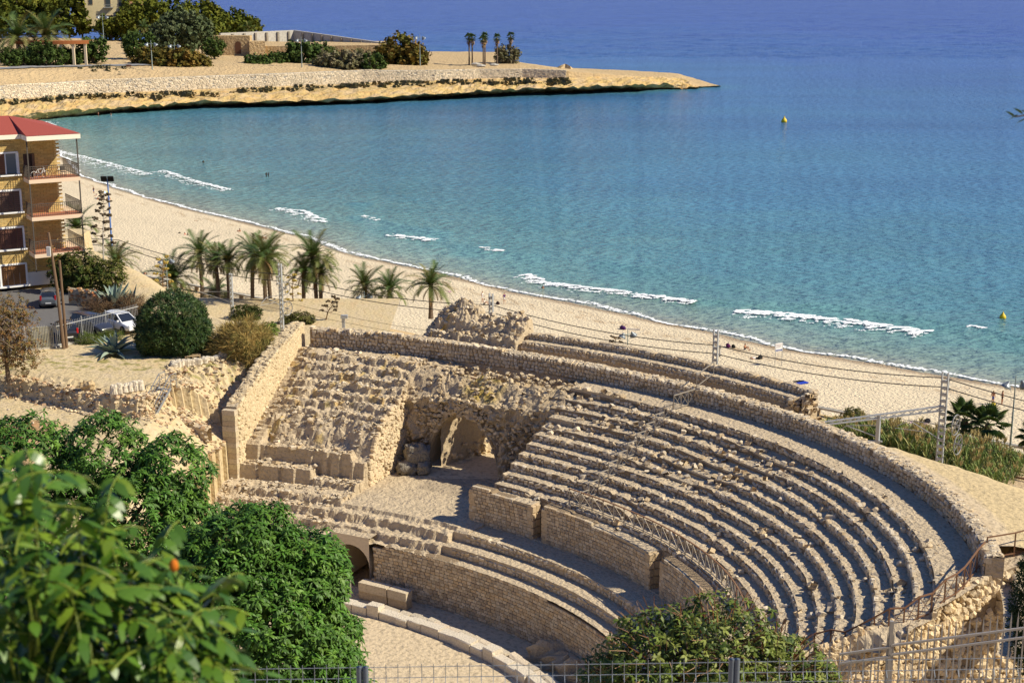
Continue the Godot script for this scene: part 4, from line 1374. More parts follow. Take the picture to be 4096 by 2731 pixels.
# ---------------------------------------------------------------- the dirt terrace, parking lot and building
var TERR := PackedVector2Array([Vector2(-95, -113), Vector2(-60, -113), Vector2(-39.6, -111.9), Vector2(-35, -109), Vector2(-30.7, -106.4), Vector2(-27.0, -105.2), Vector2(-25.9, -107.6), Vector2(-27.1, -110.2), Vector2(-26.9, -113.9), Vector2(-22.2, -116.7), Vector2(-19.3, -121.5), Vector2(-25, -128), Vector2(-31, -134), Vector2(-40, -152), Vector2(-55, -175), Vector2(-95, -185)])
func terr_y(x: float, z: float) -> float:
	if in_cavea(x, z): return 6.0
	var p := Vector2(x, z)
	var best := 1e9
	var bi := 0
	for i in TERR.size():
		var q := Geometry2D.get_closest_point_to_segment(p, TERR[i], TERR[(i + 1) % TERR.size()])
		var d := p.distance_squared_to(q)
		if d < best: best = d; bi = i
	best = sqrt(best)
	var top := 20.0 + 0.05 * nz.get_noise_2d(x * 0.3, z * 0.3)
	if Geometry2D.is_point_in_polygon(p, TERR):
		return top - 0.35 * (1.0 - smoothstep(0.0, 1.6, best + 0.7 * nf.get_noise_2d(x * 0.8, z * 0.8))) if bi < 6 else top
	if bi >= 9 and bi <= 13:
		return lerpf(top, 9.6, smoothstep(0.0, 13.0, best))
	var rough := 0.3 * nf.get_noise_2d(x * 0.9, z * 0.9) + 0.3 * nf.get_noise_2d(x * 2.7, z * 2.7)
	var low := 18.35 - 2.9 * smoothstep(-25.5, -20.5, x + 0.25 * (z + 108.0)) - 1.6 * smoothstep(-104, -97, z)
	if bi >= 6:                                        # stony slope towards the flank wall
		return lerpf(top, low, smoothstep(0.0, 6.0, best)) + rough * 0.8 * smoothstep(0, 1, best)
	return lerpf(top - 0.3, low, smoothstep(0.05, 0.75, best + rough * 0.6)) + 0.1 * rough

func in_cavea(x: float, z: float) -> bool:
	# on the amphitheatre side of the flank wall
	var a := ep(-1.4, -40.0, 0)
	var b := ep(-1.4, 1.5, 0)
	return z > b.z and (b.x - a.x) * (z - a.z) - (b.z - a.z) * (x - a.x) > 0.0

func low_wall(called: String, label: String, a: Vector3, b: Vector3, hgt: float, wid: float, tints: Array, n_parts: int, rough := 0.15):
	var w := thing(called, a, label, "wall", 0.0, "low walls in the dig")
	var d := b - a
	var L := d.length()
	d /= L
	var sd := Vector3(-d.z, 0, d.x).normalized()
	if sd.z < 0: sd = -sd
	var cm := MB.new()
	var n := int(L / 0.25) + 2
	cm.grid(n, 7, func(i, j):
		var s: float = L * i / (n - 1.0)
		var p := d * s
		var u: float = [0.55, 0.5, 0.46, 0.0, -0.46, -0.5, -0.55][j]
		var y: float = [-0.8, 0.0, hgt * 0.9, hgt, hgt * 0.9, 0.0, -0.8][j]
		return p + sd * wid * u + Vector3(0, y + rough * nf.get_noise_2d(s * 1.3, j * 0.8 + a.x) * (1.0 if j in [2, 3, 4] else 0.3), 0) + sd * rough * 0.5 * nf.get_noise_2d(s * 2.0, j + 20.0))
	part("rubble_core", cm.mesh(), M.core, w)
	var it := []
	for k in int(L * (hgt + wid) * 9.0):
		var s := rng.randf() * L
		var r := rng.randf_range(0.1, 0.24)
		var on_top := rng.randf() < wid / (wid + hgt)
		var p := a + d * s + sd * (jit(wid * 0.45) if on_top else wid * 0.5) + Vector3(0, hgt if on_top else rng.randf() * hgt, 0)
		it.append([Transform3D(Basis.from_euler(Vector3(jit(0.5), jit(3), jit(0.5))).scaled(Vector3(r * 1.4, r * 0.9, r)), p), rng.randi() % tints.size()])
	lay_stones(it, w, "stone", M.stone, n_parts, false, tints)

func make_terrace():
	var mb := MB.new()
	var xs := []
	var x := -95.0
	while x < -14.0:
		xs.append(x); x += 1.2 if x < -46.0 else 0.28
	var zs := []
	var z := -186.0
	while z < -86.0:
		zs.append(z); z += 1.4 if z < -130.0 else 0.28
	mb.grid(xs.size(), zs.size(), func(i, j): return Vector3(xs[i], terr_y(xs[i], zs[j]), zs[j]), func(i, j):
		var xx: float = xs[i]
		var zz: float = zs[j]
		var k: float = 1.0 + 0.12 * nz.get_noise_2d(xx * 0.25, zz * 0.25) + 0.12 * nf.get_noise_2d(xx * 1.3, zz * 1.3)
		var c := Color(1.1, 1.03, 0.9)
		if zz > -104.5 and xx < -30.0: c = c.lerp(Color(0.62, 0.36, 0.22), clampf(0.5 + 1.6 * nz.get_noise_2d(xx * 0.22 + 3.0, zz * 0.3), 0.0, 0.85) * smoothstep(-31.0, -36.0, xx + zz * 0.1 + 10.0))   # red-brown earth
		if zz > -116.5 and zz < -112.0 and nf.get_noise_2d(xx * 0.7, zz * 0.9) > 0.22: c = Color(0.55, 0.6, 0.35)  # tufts of weeds
		return shade(c, k))
	struct("dirt_terrace", mb.mesh(), M.earth)
	# asphalt parking lot
	var ap := MB.new()
	var poly := [Vector2(-62, -112.8), Vector2(-41.3, -117.1), Vector2(-37.3, -119.7), Vector2(-34.4, -124.2), Vector2(-32.6, -127.2), Vector2(-33.5, -133.0), Vector2(-42.0, -142.0), Vector2(-62, -142)]
	var tri := Geometry2D.triangulate_polygon(PackedVector2Array(poly))
	for i in range(0, tri.size(), 3):
		var q := []
		for k in 3: q.append(Vector3(poly[tri[i + k]].x, 20.10, poly[tri[i + k]].y))
		if (q[1] - q[0]).cross(q[2] - q[0]).y < 0: q.reverse()
		ap.tri(q[0], q[1], q[2])
	struct("parking_lot", ap.mesh(), M.asphalt)
	var tints := [Color(1.05, 0.98, 0.85), Color(0.9, 0.85, 0.76), Color(1.18, 1.1, 0.95), Color(0.95, 0.75, 0.6)]
	low_wall("excavated_wall", "long low excavated wall crossing the dig below the terrace", Vector3(-36.63, 18.4, -110.81), Vector3(-27.88, 17.6, -106.89), 0.55, 0.8, tints, 60)
	low_wall("excavated_wall", "low stone wall running from the metal steps to the flank wall", Vector3(-27.41, 17.6, -107.68), Vector3(-22.36, 16.2, -105.97), 1.0, 0.7, tints, 60)
	low_wall("excavated_wall", "stub of pale stone wall at the bottom edge of the dig behind the tree", Vector3(-37.26, 17.4, -103.44), Vector3(-35.88, 17.4, -105.03), 0.8, 1.0, tints, 30)
	low_wall("cut_face_wall", "rough brown stone face under the edge of the terrace beside the metal steps", Vector3(-31.56, 18.3, -109.95), Vector3(-27.33, 18.1, -105.68), 1.3, 0.5, tints, 60, 0.25)
	# edging of pale boulders along the top of the stony slope
	var edging := thing("stone_edging", Vector3(-26.44, 20, -113.52), "irregular line of pale boulders edging the stony slope", "edging")
	var e_pts := [Vector3(-26.39, 20, -112.99), Vector3(-25.85, 20, -113.92), Vector3(-24.88, 20, -114.19), Vector3(-24.01, 20, -115.01), Vector3(-23.15, 20, -115.97), Vector3(-22.24, 20, -116.67)]
	for i in e_pts.size() - 1:
		for k in 5:
			var p: Vector3 = e_pts[i].lerp(e_pts[i + 1], k / 5.0) + Vector3(jit(0.1), 0.1, jit(0.15))
			var r := rng.randf_range(0.22, 0.36)
			var m := MB.new()
			m.blob(Vector3.ZERO, Vector3(r * 1.2, r, r), nz, 0.5, 9, 7, 0.75)
			part("boulder", m.mesh(), M.white_stone, edging).position = p - edging.position
	var rowb := thing("standing_stones", Vector3(-28.17, 19.6, -106.6), "short row of upright pale boulders on the lip of the terrace", "stones")
	for k in 6:
		var p: Vector3 = Vector3(-29.2, 19.7, -105.9).lerp(Vector3(-27.48, 19.8, -106.72), k / 5.0)
		var m := MB.new()
		m.blob(Vector3(0, 0.35, 0), Vector3(0.3, 0.48 + jit(0.08), 0.27), nz, 0.5, 9, 7, 0.7)
		part("boulder", m.mesh(), M.white_stone, rowb).position = p - rowb.position
	var lone := thing("ochre_boulder", Vector3(-31.47, 19.8, -107.32), "single ochre boulder on the bare terrace edge", "boulder")
	var lm := MB.new()
	lm.blob(Vector3(0, 0.25, 0), Vector3(0.55, 0.4, 0.4), nz, 0.5, 10, 8, 0.75)
	part("rock", lm.mesh(), M.ochre_rock, lone)
	# stony slope below the edging
	var it := []
	for n in 1500:
		var xx := rng.randf_range(-27, -18.5)
		var zz := rng.randf_range(-119, -104)
		if Geometry2D.is_point_in_polygon(Vector2(xx, zz), TERR) or nz.get_noise_2d(xx, zz) < -0.25: continue
		var r := rng.randf_range(0.05, 0.2)
		it.append([Transform3D(Basis.from_euler(Vector3(jit(3), jit(3), jit(3))).scaled(Vector3(r * 1.4, r * 0.9, r)), Vector3(xx, terr_y(xx, zz) + r * 0.25, zz)), rng.randi() % 4])
	for n in 900:
		var i := 1 + rng.randi() % 5
		var q: Vector2 = TERR[i].lerp(TERR[i + 1], rng.randf()) + Vector2(jit(0.5), rng.randf_range(-0.5, 1.2))
		var r := rng.randf_range(0.06, 0.22)
		it.append([Transform3D(Basis.from_euler(Vector3(jit(3), jit(3), jit(3))).scaled(Vector3(r * 1.4, r * 0.9, r)), Vector3(q.x, terr_y(q.x, q.y) + r * 0.2, q.y)), rng.randi() % 4])
	var sl := thing("scree", Vector3(-23, 18, -112), "slope of loose stones beside the sunlit flank wall", "scree")
	lay_stones(it, sl, "stone", M.stone, 120, false, tints)
	# scattered stones on the pit floor
	var ps := []
	for n in 500:
		var xx := rng.randf_range(-48, -22)
		var zz := rng.randf_range(-108, -92)
		if Geometry2D.is_point_in_polygon(Vector2(xx, zz), TERR): continue
		var r := rng.randf_range(0.03, 0.13)
		ps.append(Transform3D(Basis.from_euler(Vector3(jit(3), jit(3), jit(3))).scaled(Vector3(r * 1.4, r, r)), Vector3(xx, terr_y(xx, zz) + r * 0.2, zz)))
	tag(multi("pit_gravel", stone_mesh[3], M.stone, ps, []), "scatter of small stones on the floor of the dig", "gravel", "", "stuff")
	metal_steps()
	pallet()
	parking_fence()

func metal_steps():
	var a := Vector3(-25.75, 19.95, -107.3)       # middle of the top
	var b := Vector3(-26.55, 18.35, -105.6)
	var s := thing("metal_steps", b, "galvanised open steps with two handrails leading down from the terrace", "steps")
	var d := b - a
	var side := Vector3(d.z, 0, -d.x).normalized()
	for k in [-1.0, 1.0]:
		var m := MB.new()
		m.bar(a + side * 0.5 * k - b, b + side * 0.5 * k - b, 0.05, 0.2)
		part("stringer", m.mesh(), M.steel, s)
		var h := MB.new()
		var pa = a + side * 0.5 * k - b
		var pb = b + side * 0.5 * k - b
		var back := -Vector3(d.x, 0, d.z).normalized() * 0.7
		h.bar(pa + Vector3(0, 1.0, 0), pb + Vector3(0, 1.0, 0), 0.045)
		h.bar(pa + Vector3(0, 0.55, 0), pb + Vector3(0, 0.55, 0), 0.035)
		h.bar(pa + Vector3(0, 1.0, 0), pa + back + Vector3(0, 1.0, 0), 0.045)
		h.bar(pa + Vector3(0, 0.55, 0), pa + back + Vector3(0, 0.55, 0), 0.035)
		part("handrail", h.mesh(), M.steel, s)
		for f in [0.0, 0.5, 1.0]:
			var q := MB.new()
			q.bar(pa.lerp(pb, f), pa.lerp(pb, f) + Vector3(0, 1.0, 0), 0.045)
			part("post", q.mesh(), M.steel, s)
		var q2 := MB.new()
		q2.bar(pa + back + Vector3(0, -0.1, 0), pa + back + Vector3(0, 1.0, 0), 0.045)
		part("post", q2.mesh(), M.steel, s)
	for k in 8:
		var m := MB.new()
		var c := a.lerp(b, (k + 0.5) / 8.0) - b
		m.box(c, Vector3(0.98, 0.04, 0.24), Basis(side, Vector3.UP, side.cross(Vector3.UP)))
		part("tread", m.mesh(), M.steel, s)

func pallet():
	var p := thing("wooden_pallet", Vector3(-25.47, 20.08, -115.94), "wooden pallet lying on the ground in front of the round green bush", "pallet", 0.2)
	for k in 7:
		var m := MB.new()
		m.box(Vector3(0, 0.13, -0.45 + k * 0.15), Vector3(1.25, 0.022, 0.1))
		part("slat", m.mesh(), mat("pallet_wood", lin(0.4, 0.29, 0.17), 0.9) if k == 0 else M.pallet_wood, p)
	for k in 3:
		var m := MB.new()
		m.box(Vector3(-0.55 + k * 0.55, 0.06, 0), Vector3(0.1, 0.1, 1.0))
		part("bearer", m.mesh(), M.pallet_wood, p)

func parking_fence():
	var pts := [Vector3(-42.68, 20, -115.14), Vector3(-41.26, 20, -117.09), Vector3(-39.47, 20, -118.09), Vector3(-37.33, 20, -119.25), Vector3(-35.81, 20, -121.48), Vector3(-34.38, 20, -123.64), Vector3(-32.38, 20, -126.85)]
	mat("fence_paint", lin(0.5, 0.5, 0.47), 0.6)
	var f := thing("bar_fence", pts[0], "grey metal bar fence between the parked cars and the dirt terrace", "fence")
	var org: Vector3 = pts[0]
	for i in pts.size() - 1:
		var a: Vector3 = pts[i] - org
		var b: Vector3 = pts[i + 1] - org
		var q := MB.new()
		q.bar(a, a + Vector3(0, 2.15, 0), 0.07)
		part("post", q.mesh(), M.fence_paint, f)
		var r := MB.new()
		r.bar(a + Vector3(0, 1.75, 0), b + Vector3(0, 1.75, 0), 0.045)
		part("rail", r.mesh(), M.fence_paint, f)
		var r2 := MB.new()
		r2.bar(a + Vector3(0, 0.2, 0), b + Vector3(0, 0.2, 0), 0.045)
		part("rail", r2.mesh(), M.fence_paint, f)
		var n := int(a.distance_to(b) / 0.17)
		for k in range(1, n):
			var m := MB.new()
			var c := a.lerp(b, k / float(n))
			m.bar(c + Vector3(0, 0.05, 0), c + Vector3(0, 2.0, 0), 0.024)
			part("bar", m.mesh(), M.fence_paint, f)
	# concrete plinth under the fence, and a pale panel
	var pl := thing("fence_plinth", pts[0], "low pale kerb under the bar fence", "kerb")
	for i in pts.size() - 1:
		var m := MB.new()
		m.bar(pts[i] - org + Vector3(0, 0.02, 0), pts[i + 1] - org + Vector3(0, 0.02, 0), 0.35, 0.25)
		part("kerb_piece", m.mesh(), M.concrete, pl)
	var pn := thing("corrugated_screen", Vector3(-37.91, 20, -118.81), "pale corrugated panel behind the bars beside the wooden pole", "screen")
	var c0: Vector3 = Vector3(-39.07, 20, -118.52)
	var c1: Vector3 = Vector3(-37.51, 20, -119.25)
	var dd := (c1 - c0)
	var nn := Vector3(-dd.z, 0, dd.x).normalized()
	for k in 14:
		var m := MB.new()
		m.col = Color(1.05, 1.0, 0.85)
		m.bar(c0.lerp(c1, (k + 0.5) / 14.0) - nn * -0.25 - pn.position + Vector3(0, 0.95, 0) - Vector3(0, 0.9, 0), c0.lerp(c1, (k + 0.5) / 14.0) - nn * -0.25 - pn.position + Vector3(0, 1.9, 0), dd.length() / 14.0 * 0.9, 0.05)
		part("slat", m.mesh(), M.concrete, pn)

func make_slope():
	# the hillside below the balcony, mostly hidden by trees
	var mb := MB.new()
	mb.grid(60, 50, func(i, j):
		var x := lerpf(-70, 60, i / 59.0)
		var z := lerpf(12, -72, j / 49.0)
		var f := clampf((-z - 2.0) / 58.0, 0.0, 1.0)
		var y := lerpf(46.5, 9.0, pow(f, 0.62)) + 0.6 * nz.get_noise_2d(x * 0.1, z * 0.1)
		if z < -58.0: y = lerpf(y, 7.2, smoothstep(-58, -66, z))
		return Vector3(x, y, z))
	var o := struct("hillside", mb.mesh(), M.earth)
	# level earth round the ruins, under everything else
	var g := MB.new()
	g.grid(2, 2, func(i, j): return Vector3([-95.0, 90.0][i], 7.0, [-150.0, -60.0][j]))
	g = MB.new()
	g.quad(Vector3(-95, 7.0, -60), Vector3(90, 7.0, -60), Vector3(90, 7.0, -112), Vector3(-95, 7.0, -150))
	struct("lower_ground", g.mesh(), M.earth)
	var lg := MB.new()
	lg.grid(30, 24, func(i, j):
		var x := lerpf(-95, -14, i / 29.0)
		var z := lerpf(-98, -64, j / 23.0)
		var y := lerpf(14.5, 11.0, j / 23.0) - 4.0 * smoothstep(-20, -14, x)
		return Vector3(x, y + 0.3 * nz.get_noise_2d(x * 0.2, z * 0.2) if not in_cavea(x, z) else 6.0, z))
	struct("dig_floor", lg.mesh(), M.earth)

func make_building():
	mat("yellow_brick", lin(0.58, 0.42, 0.17), 0.9, {"spec": 0.2})
	var b := thing("apartment_block", Vector3(-46.59, 20.4, -142.17), "yellow brick apartment block with a red roof and three railed balconies", "building", deg_to_rad(31.0))
	var W := -14.0
	var E := 3.3
	var DEP := -11.0
	var Ht := 14.2
	var fl := 3.55
	# brickwork: courses of real bricks on the two seen faces, on a mortar core
	var core := MB.new()
	core.box(Vector3((W + E) * 0.5, Ht * 0.5 + 0.6, DEP * 0.5 - 0.03), Vector3(E - W - 0.06, Ht - 1.2, -DEP - 0.06))
	part("wall", core.mesh(), mat("brick_mortar", lin(0.50, 0.36, 0.155), 0.95), b)
	var wins := []
	for k in 4: wins.append(Rect2(-2.72, Ht - 3.35 - fl * k, 2.44, 2.05))
	var tints := [Color(1, 1, 1), Color(0.9, 0.88, 0.82), Color(1.08, 1.04, 0.98), Color(0.97, 0.9, 0.8)]
	var bx := []
	var bc := []
	var y := 1.35
	var row := 0
	while y < Ht - 0.15:
		var xx := -5.6 + (0.3 if row % 2 else 0.0)
		while xx < E - 0.1:
			var ok := true
			for w in wins:
				if w.grow(0.1).has_point(Vector2(xx + 0.29, y + 0.09)): ok = false
			if ok:
				bx.append(Transform3D(Basis.from_scale(Vector3(0.575, 0.165, 0.06)), Vector3(xx + 0.3, y + 0.09, 0.0)))
				bc.append(tints[rng.randi() % 4] * rng.randf_range(0.92, 1.06))
			xx += 0.6
		y += 0.185
		row += 1
	var bm := MB.new()
	bm.box(Vector3.ZERO, Vector3.ONE)
	var bmesh := bm.mesh()
	tag(multi("brickwork", bmesh, M.yellow_brick, bx, bc, b), "", "", "", "stuff")
	# white ground floor
	var base := MB.new()
	base.box(Vector3((W + E) * 0.5, 0.65, DEP * 0.5 + 0.04), Vector3(E - W + 0.06, 1.34, -DEP))
	part("white_base", base.mesh(), mat("whitewash", lin(0.75, 0.72, 0.64), 0.9), b)
	# drainpipe
	var dp := MB.new()
	dp.col = Color(0.85, 0.85, 0.82)
	dp.tube([Vector3(-3.25, 0.5, 0.1), Vector3(-3.25, Ht - 2.0, 0.1)], [0.06], 6)
	part("drainpipe", dp.mesh(), M.paint, b)
	# roof: red, low pitch, reaching over the balconies
	mat("red_roof", lin(0.33, 0.075, 0.055), 0.85, {"tex": TEX.soft, "scale": 0.6})
	var rf := MB.new()
	var e0 := Vector3(W, Ht + 0.45, 0.6)
	var pts := [Vector3(W - 0.4, Ht + 0.42, 0.55), Vector3(0.05, Ht + 0.42, 0.55), Vector3(0.05, Ht + 0.42, 2.75), Vector3(5.1, Ht + 0.42, 2.75), Vector3(5.1, Ht + 0.42, DEP - 0.5), Vector3(W - 0.4, Ht + 0.42, DEP - 0.5)]
	var ridge := [Vector3(W - 0.4, Ht + 1.9, -5.2), Vector3(0.3, Ht + 1.7, -5.0)]
	rf.quad(pts[0], pts[1], ridge[1], ridge[0])
	rf.quad(pts[1] + Vector3(0, 0.0, 0), pts[2], ridge[1] + Vector3(0, 0.0, 0.01), ridge[1])
	rf.tri(pts[2], pts[3], ridge[1])
	rf.tri(pts[3], pts[4], ridge[1])
	rf.quad(pts[4], pts[5], ridge[0], ridge[1])
	part("roof", rf.mesh(), M.red_roof, b)
	var ev := MB.new()
	ev.col = Color(0.92, 0.82, 0.66)
	ev.box(Vector3((W + 0.05) * 0.5, Ht + 0.2, 0.3), Vector3(0.05 - W, 0.42, 0.5))
	ev.box(Vector3(2.57, Ht + 0.18, (2.72 + DEP) * 0.5), Vector3(5.0, 0.45, 2.72 - DEP))
	part("eaves", ev.mesh(), M.matte, b)
	# windows: white surround, shutters or glass
	for k in 4:
		var w: Rect2 = wins[k]
		var win := Node3D.new()
		win.name = "window"
		b.add_child(win, true)
		win.position = Vector3(w.position.x + w.size.x * 0.5, w.position.y, 0.05)
		var fr := MB.new()
		fr.col = Color(0.86, 0.85, 0.8)
		var hw := w.size.x * 0.5
		fr.box(Vector3(0, w.size.y, 0), Vector3(w.size.x + 0.1, 0.16, 0.22))
		fr.box(Vector3(-hw, w.size.y * 0.5, 0), Vector3(0.17, w.size.y, 0.22))
		fr.box(Vector3(hw, w.size.y * 0.5, 0), Vector3(0.17, w.size.y, 0.22))
		part("frame", fr.mesh(), M.matte, win)
		var si := MB.new()
		si.col = Color(0.86, 0.85, 0.8)
		si.box(Vector3(0, -0.08, 0.1), Vector3(w.size.x + 0.4, 0.14, 0.4))
		part("sill", si.mesh(), M.matte, win)
		var wb = [Color(0.20, 0.10, 0.06), Color(0.16, 0.10, 0.075), Color(0.17, 0.085, 0.06), Color(0.30, 0.15, 0.06)][k]
		var leafs := 4
		for q in leafs:
			if k == 0 and q >= 2:
				continue
			var sh := MB.new()
			sh.col = wb * (1.0 + 0.12 * (q % 2))
			var cx := -hw + 0.09 + (w.size.x - 0.18) * (q + 0.5) / leafs
			sh.box(Vector3(cx, w.size.y * 0.5, -0.02 + 0.03 * (q % 2)), Vector3((w.size.x - 0.22) / leafs - 0.02, w.size.y - 0.1, 0.05))
			for n in 9:
				sh.col = wb * 0.8
				sh.box(Vector3(cx, 0.2 + n * 0.2, 0.02 + 0.03 * (q % 2)), Vector3((w.size.x - 0.22) / leafs - 0.16, 0.05, 0.03))
			part("shutter", sh.mesh(), M.matte, win)
		if k == 0:
			var gl := MB.new()
			gl.col = Color(0.10, 0.14, 0.17)
			gl.box(Vector3(hw * 0.48, w.size.y * 0.5, -0.03), Vector3(hw * 0.86, w.size.y - 0.12, 0.03))
			part("pane", gl.mesh(), mat("window_glass", lin(1, 1, 1), 0.08, {"spec": 0.6}), win)
			var mu := MB.new()
			mu.col = Color(0.85, 0.85, 0.82)
			mu.box(Vector3(hw * 0.06, w.size.y * 0.5, 0.0), Vector3(0.1, w.size.y - 0.1, 0.08))
			mu.box(Vector3(hw * 0.9, w.size.y * 0.5, 0.0), Vector3(0.08, w.size.y - 0.1, 0.08))
			part("sash", mu.mesh(), M.matte, win)
	# balconies wrapping the corner
	mat("balcony_iron", lin(0.10, 0.085, 0.07), 0.6)
	for k in 3:
		var yb := Ht - 3.9 - fl * k
		var bal := Node3D.new()
		bal.name = "balcony"
		b.add_child(bal, true)
		bal.position = Vector3(0.1, yb, 0)
		var sl := MB.new()
		sl.col = Color(0.8, 0.62, 0.44)
		sl.box(Vector3(2.4, 0, 1.15), Vector3(4.8, 0.36, 2.3))
		sl.box(Vector3(4.05, 0, -1.75), Vector3(1.5, 0.36, 3.5))
		part("slab", sl.mesh(), M.matte, bal)
		var ti := MB.new()
		ti.col = Color(0.42, 0.17, 0.10)
		ti.box(Vector3(2.4, 0.19, 1.15), Vector3(4.74, 0.03, 2.24))
		part("tiled_floor", ti.mesh(), M.matte, bal)
		var lines := [[Vector3(0.06, 0.2, 0.1), Vector3(0.06, 0.2, 2.22)], [Vector3(0.06, 0.2, 2.22), Vector3(4.72, 0.2, 2.22)], [Vector3(4.72, 0.2, 2.22), Vector3(4.72, 0.2, -3.4)]]
		for l in lines:
			var a: Vector3 = l[0]
			var c: Vector3 = l[1]
			var hr := MB.new()
			hr.bar(a + Vector3(0, 1.2, 0), c + Vector3(0, 1.2, 0), 0.06)
			hr.bar(a + Vector3(0, 0.12, 0), c + Vector3(0, 0.12, 0), 0.04)
			hr.bar(a + Vector3(0, 1.0, 0), c + Vector3(0, 1.0, 0), 0.03)
			part("handrail", hr.mesh(), M.balcony_iron, bal)
			var n := int(a.distance_to(c) / 0.19)
			for q in n + 1:
				var m := MB.new()
				m.bar(a.lerp(c, q / float(n)), a.lerp(c, q / float(n)) + Vector3(0, 1.2, 0), 0.03)
				part("baluster", m.mesh(), M.balcony_iron, bal)
		var po := MB.new()
		po.bar(Vector3(0.06, -fl + 0.2 if k < 2 else -1.5, 2.22), Vector3(0.06, 0.2, 2.22), 0.11)
		if k == 0: po.bar(Vector3(0.06, 0.2, 2.22), Vector3(0.06, 3.9, 2.22), 0.11)
		part("corner_post", po.mesh(), M.balcony_iron, bal)
		var po2 := MB.new()
		po2.bar(Vector3(4.72, -fl + 0.2, 2.22), Vector3(4.72, 0.2, 2.22), 0.11)
		if k == 0: po2.bar(Vector3(4.72, 0.2, 2.22), Vector3(4.72, 3.9, 2.22), 0.11)
		part("corner_post", po2.mesh(), M.balcony_iron, bal)
	var dr := MB.new()
	dr.col = Color(0.09, 0.06, 0.05)
	dr.box(Vector3(0.75, Ht - 2.6, 0.04), Vector3(1.0, 2.2, 0.06))
	part("balcony_door", dr.mesh(), M.matte, b)
	var dr2 := MB.new()
	dr2.col = Color(0.14, 0.095, 0.07)
	dr2.box(Vector3(1.1, Ht - 2.6, 0.35), Vector3(0.5, 2.2, 0.05), Basis(Vector3.UP, 0.9))
	part("balcony_door", dr2.mesh(), M.matte, b)
	# bicycles and a plant on the balconies
	var bk := Transform3D(b.transform)
	for k in 2:
		var bi := thing("bicycle", bk * Vector3(1.3 + k * 1.25, Ht - 3.7, 1.6 + 0.2 * k), ["white bicycle leaning on the top balcony railing", "brown bicycle beside the white one on the top balcony"][k], "bicycle", b.rotation.y)
		for e in [-0.52, 0.52]:
			var wl := MB.new()
			wl.col = [Color(0.75, 0.75, 0.72), Color(0.2, 0.1, 0.06)][k]
			var ring := []
			for q in 17: ring.append(Vector3(e + cos(TAU * q / 16.0) * 0.33, 0.34 + sin(TAU * q / 16.0) * 0.33, 0))
			wl.tube(ring, [0.025], 5, false)
			part("wheel", wl.mesh(), M.paint, bi)
		var fm := MB.new()
		fm.col = [Color(0.8, 0.8, 0.78), Color(0.35, 0.14, 0.06)][k]
		for q in [[Vector3(-0.52, 0.34, 0), Vector3(-0.15, 0.85, 0)], [Vector3(-0.15, 0.85, 0), Vector3(0.4, 0.88, 0)], [Vector3(0.4, 0.98, 0), Vector3(0.52, 0.34, 0)], [Vector3(-0.15, 0.85, 0), Vector3(0.0, 0.32, 0)], [Vector3(0.0, 0.32, 0), Vector3(0.4, 0.85, 0)], [Vector3(-0.52, 0.34, 0), Vector3(0.0, 0.32, 0)], [Vector3(0.38, 1.0, -0.25), Vector3(0.38, 1.0, 0.25)]]:
			fm.bar(q[0], q[1], 0.04)
		part("frame", fm.mesh(), M.paint, bi)
		var sd := MB.new()
		sd.col = Color(0.03, 0.03, 0.03)
		sd.box(Vector3(-0.2, 0.95, 0), Vector3(0.25, 0.06, 0.13))
		part("saddle", sd.mesh(), M.matte, bi)
	# white frames of the house beyond, between the balcony posts
	var ant := thing("balcony_chair", bk * Vector3(3.6, Ht - 3.7, 1.2), "dark folding chair on the top balcony", "chair", b.rotation.y)
	var cs := MB.new()
	cs.box(Vector3(0, 0.42, 0), Vector3(0.45, 0.04, 0.42))
	part("seat", cs.mesh(), M.balcony_iron, ant)
	var cb := MB.new()
	cb.box(Vector3(0, 0.75, -0.2), Vector3(0.45, 0.45, 0.04))
	part("backrest", cb.mesh(), M.balcony_iron, ant)
	for q in [[-0.2, -0.2], [0.2, -0.2], [-0.2, 0.2], [0.2, 0.2]]:
		var cl := MB.new()
		cl.bar(Vector3(q[0], 0, q[1]), Vector3(q[0], 0.42, q[1]), 0.035)
		part("leg", cl.mesh(), M.balcony_iron, ant)
	# low brick wall between the building and the shrubs
	low_wall("brick_garden_wall", "low reddish brick wall between the parking lot and the shrubs", Vector3(-40.82, 20.4, -135.28), Vector3(-37.97, 20.2, -134.33), 1.3, 0.3, [Color(0.9, 0.45, 0.26), Color(0.8, 0.6, 0.42)], 60, 0.05)

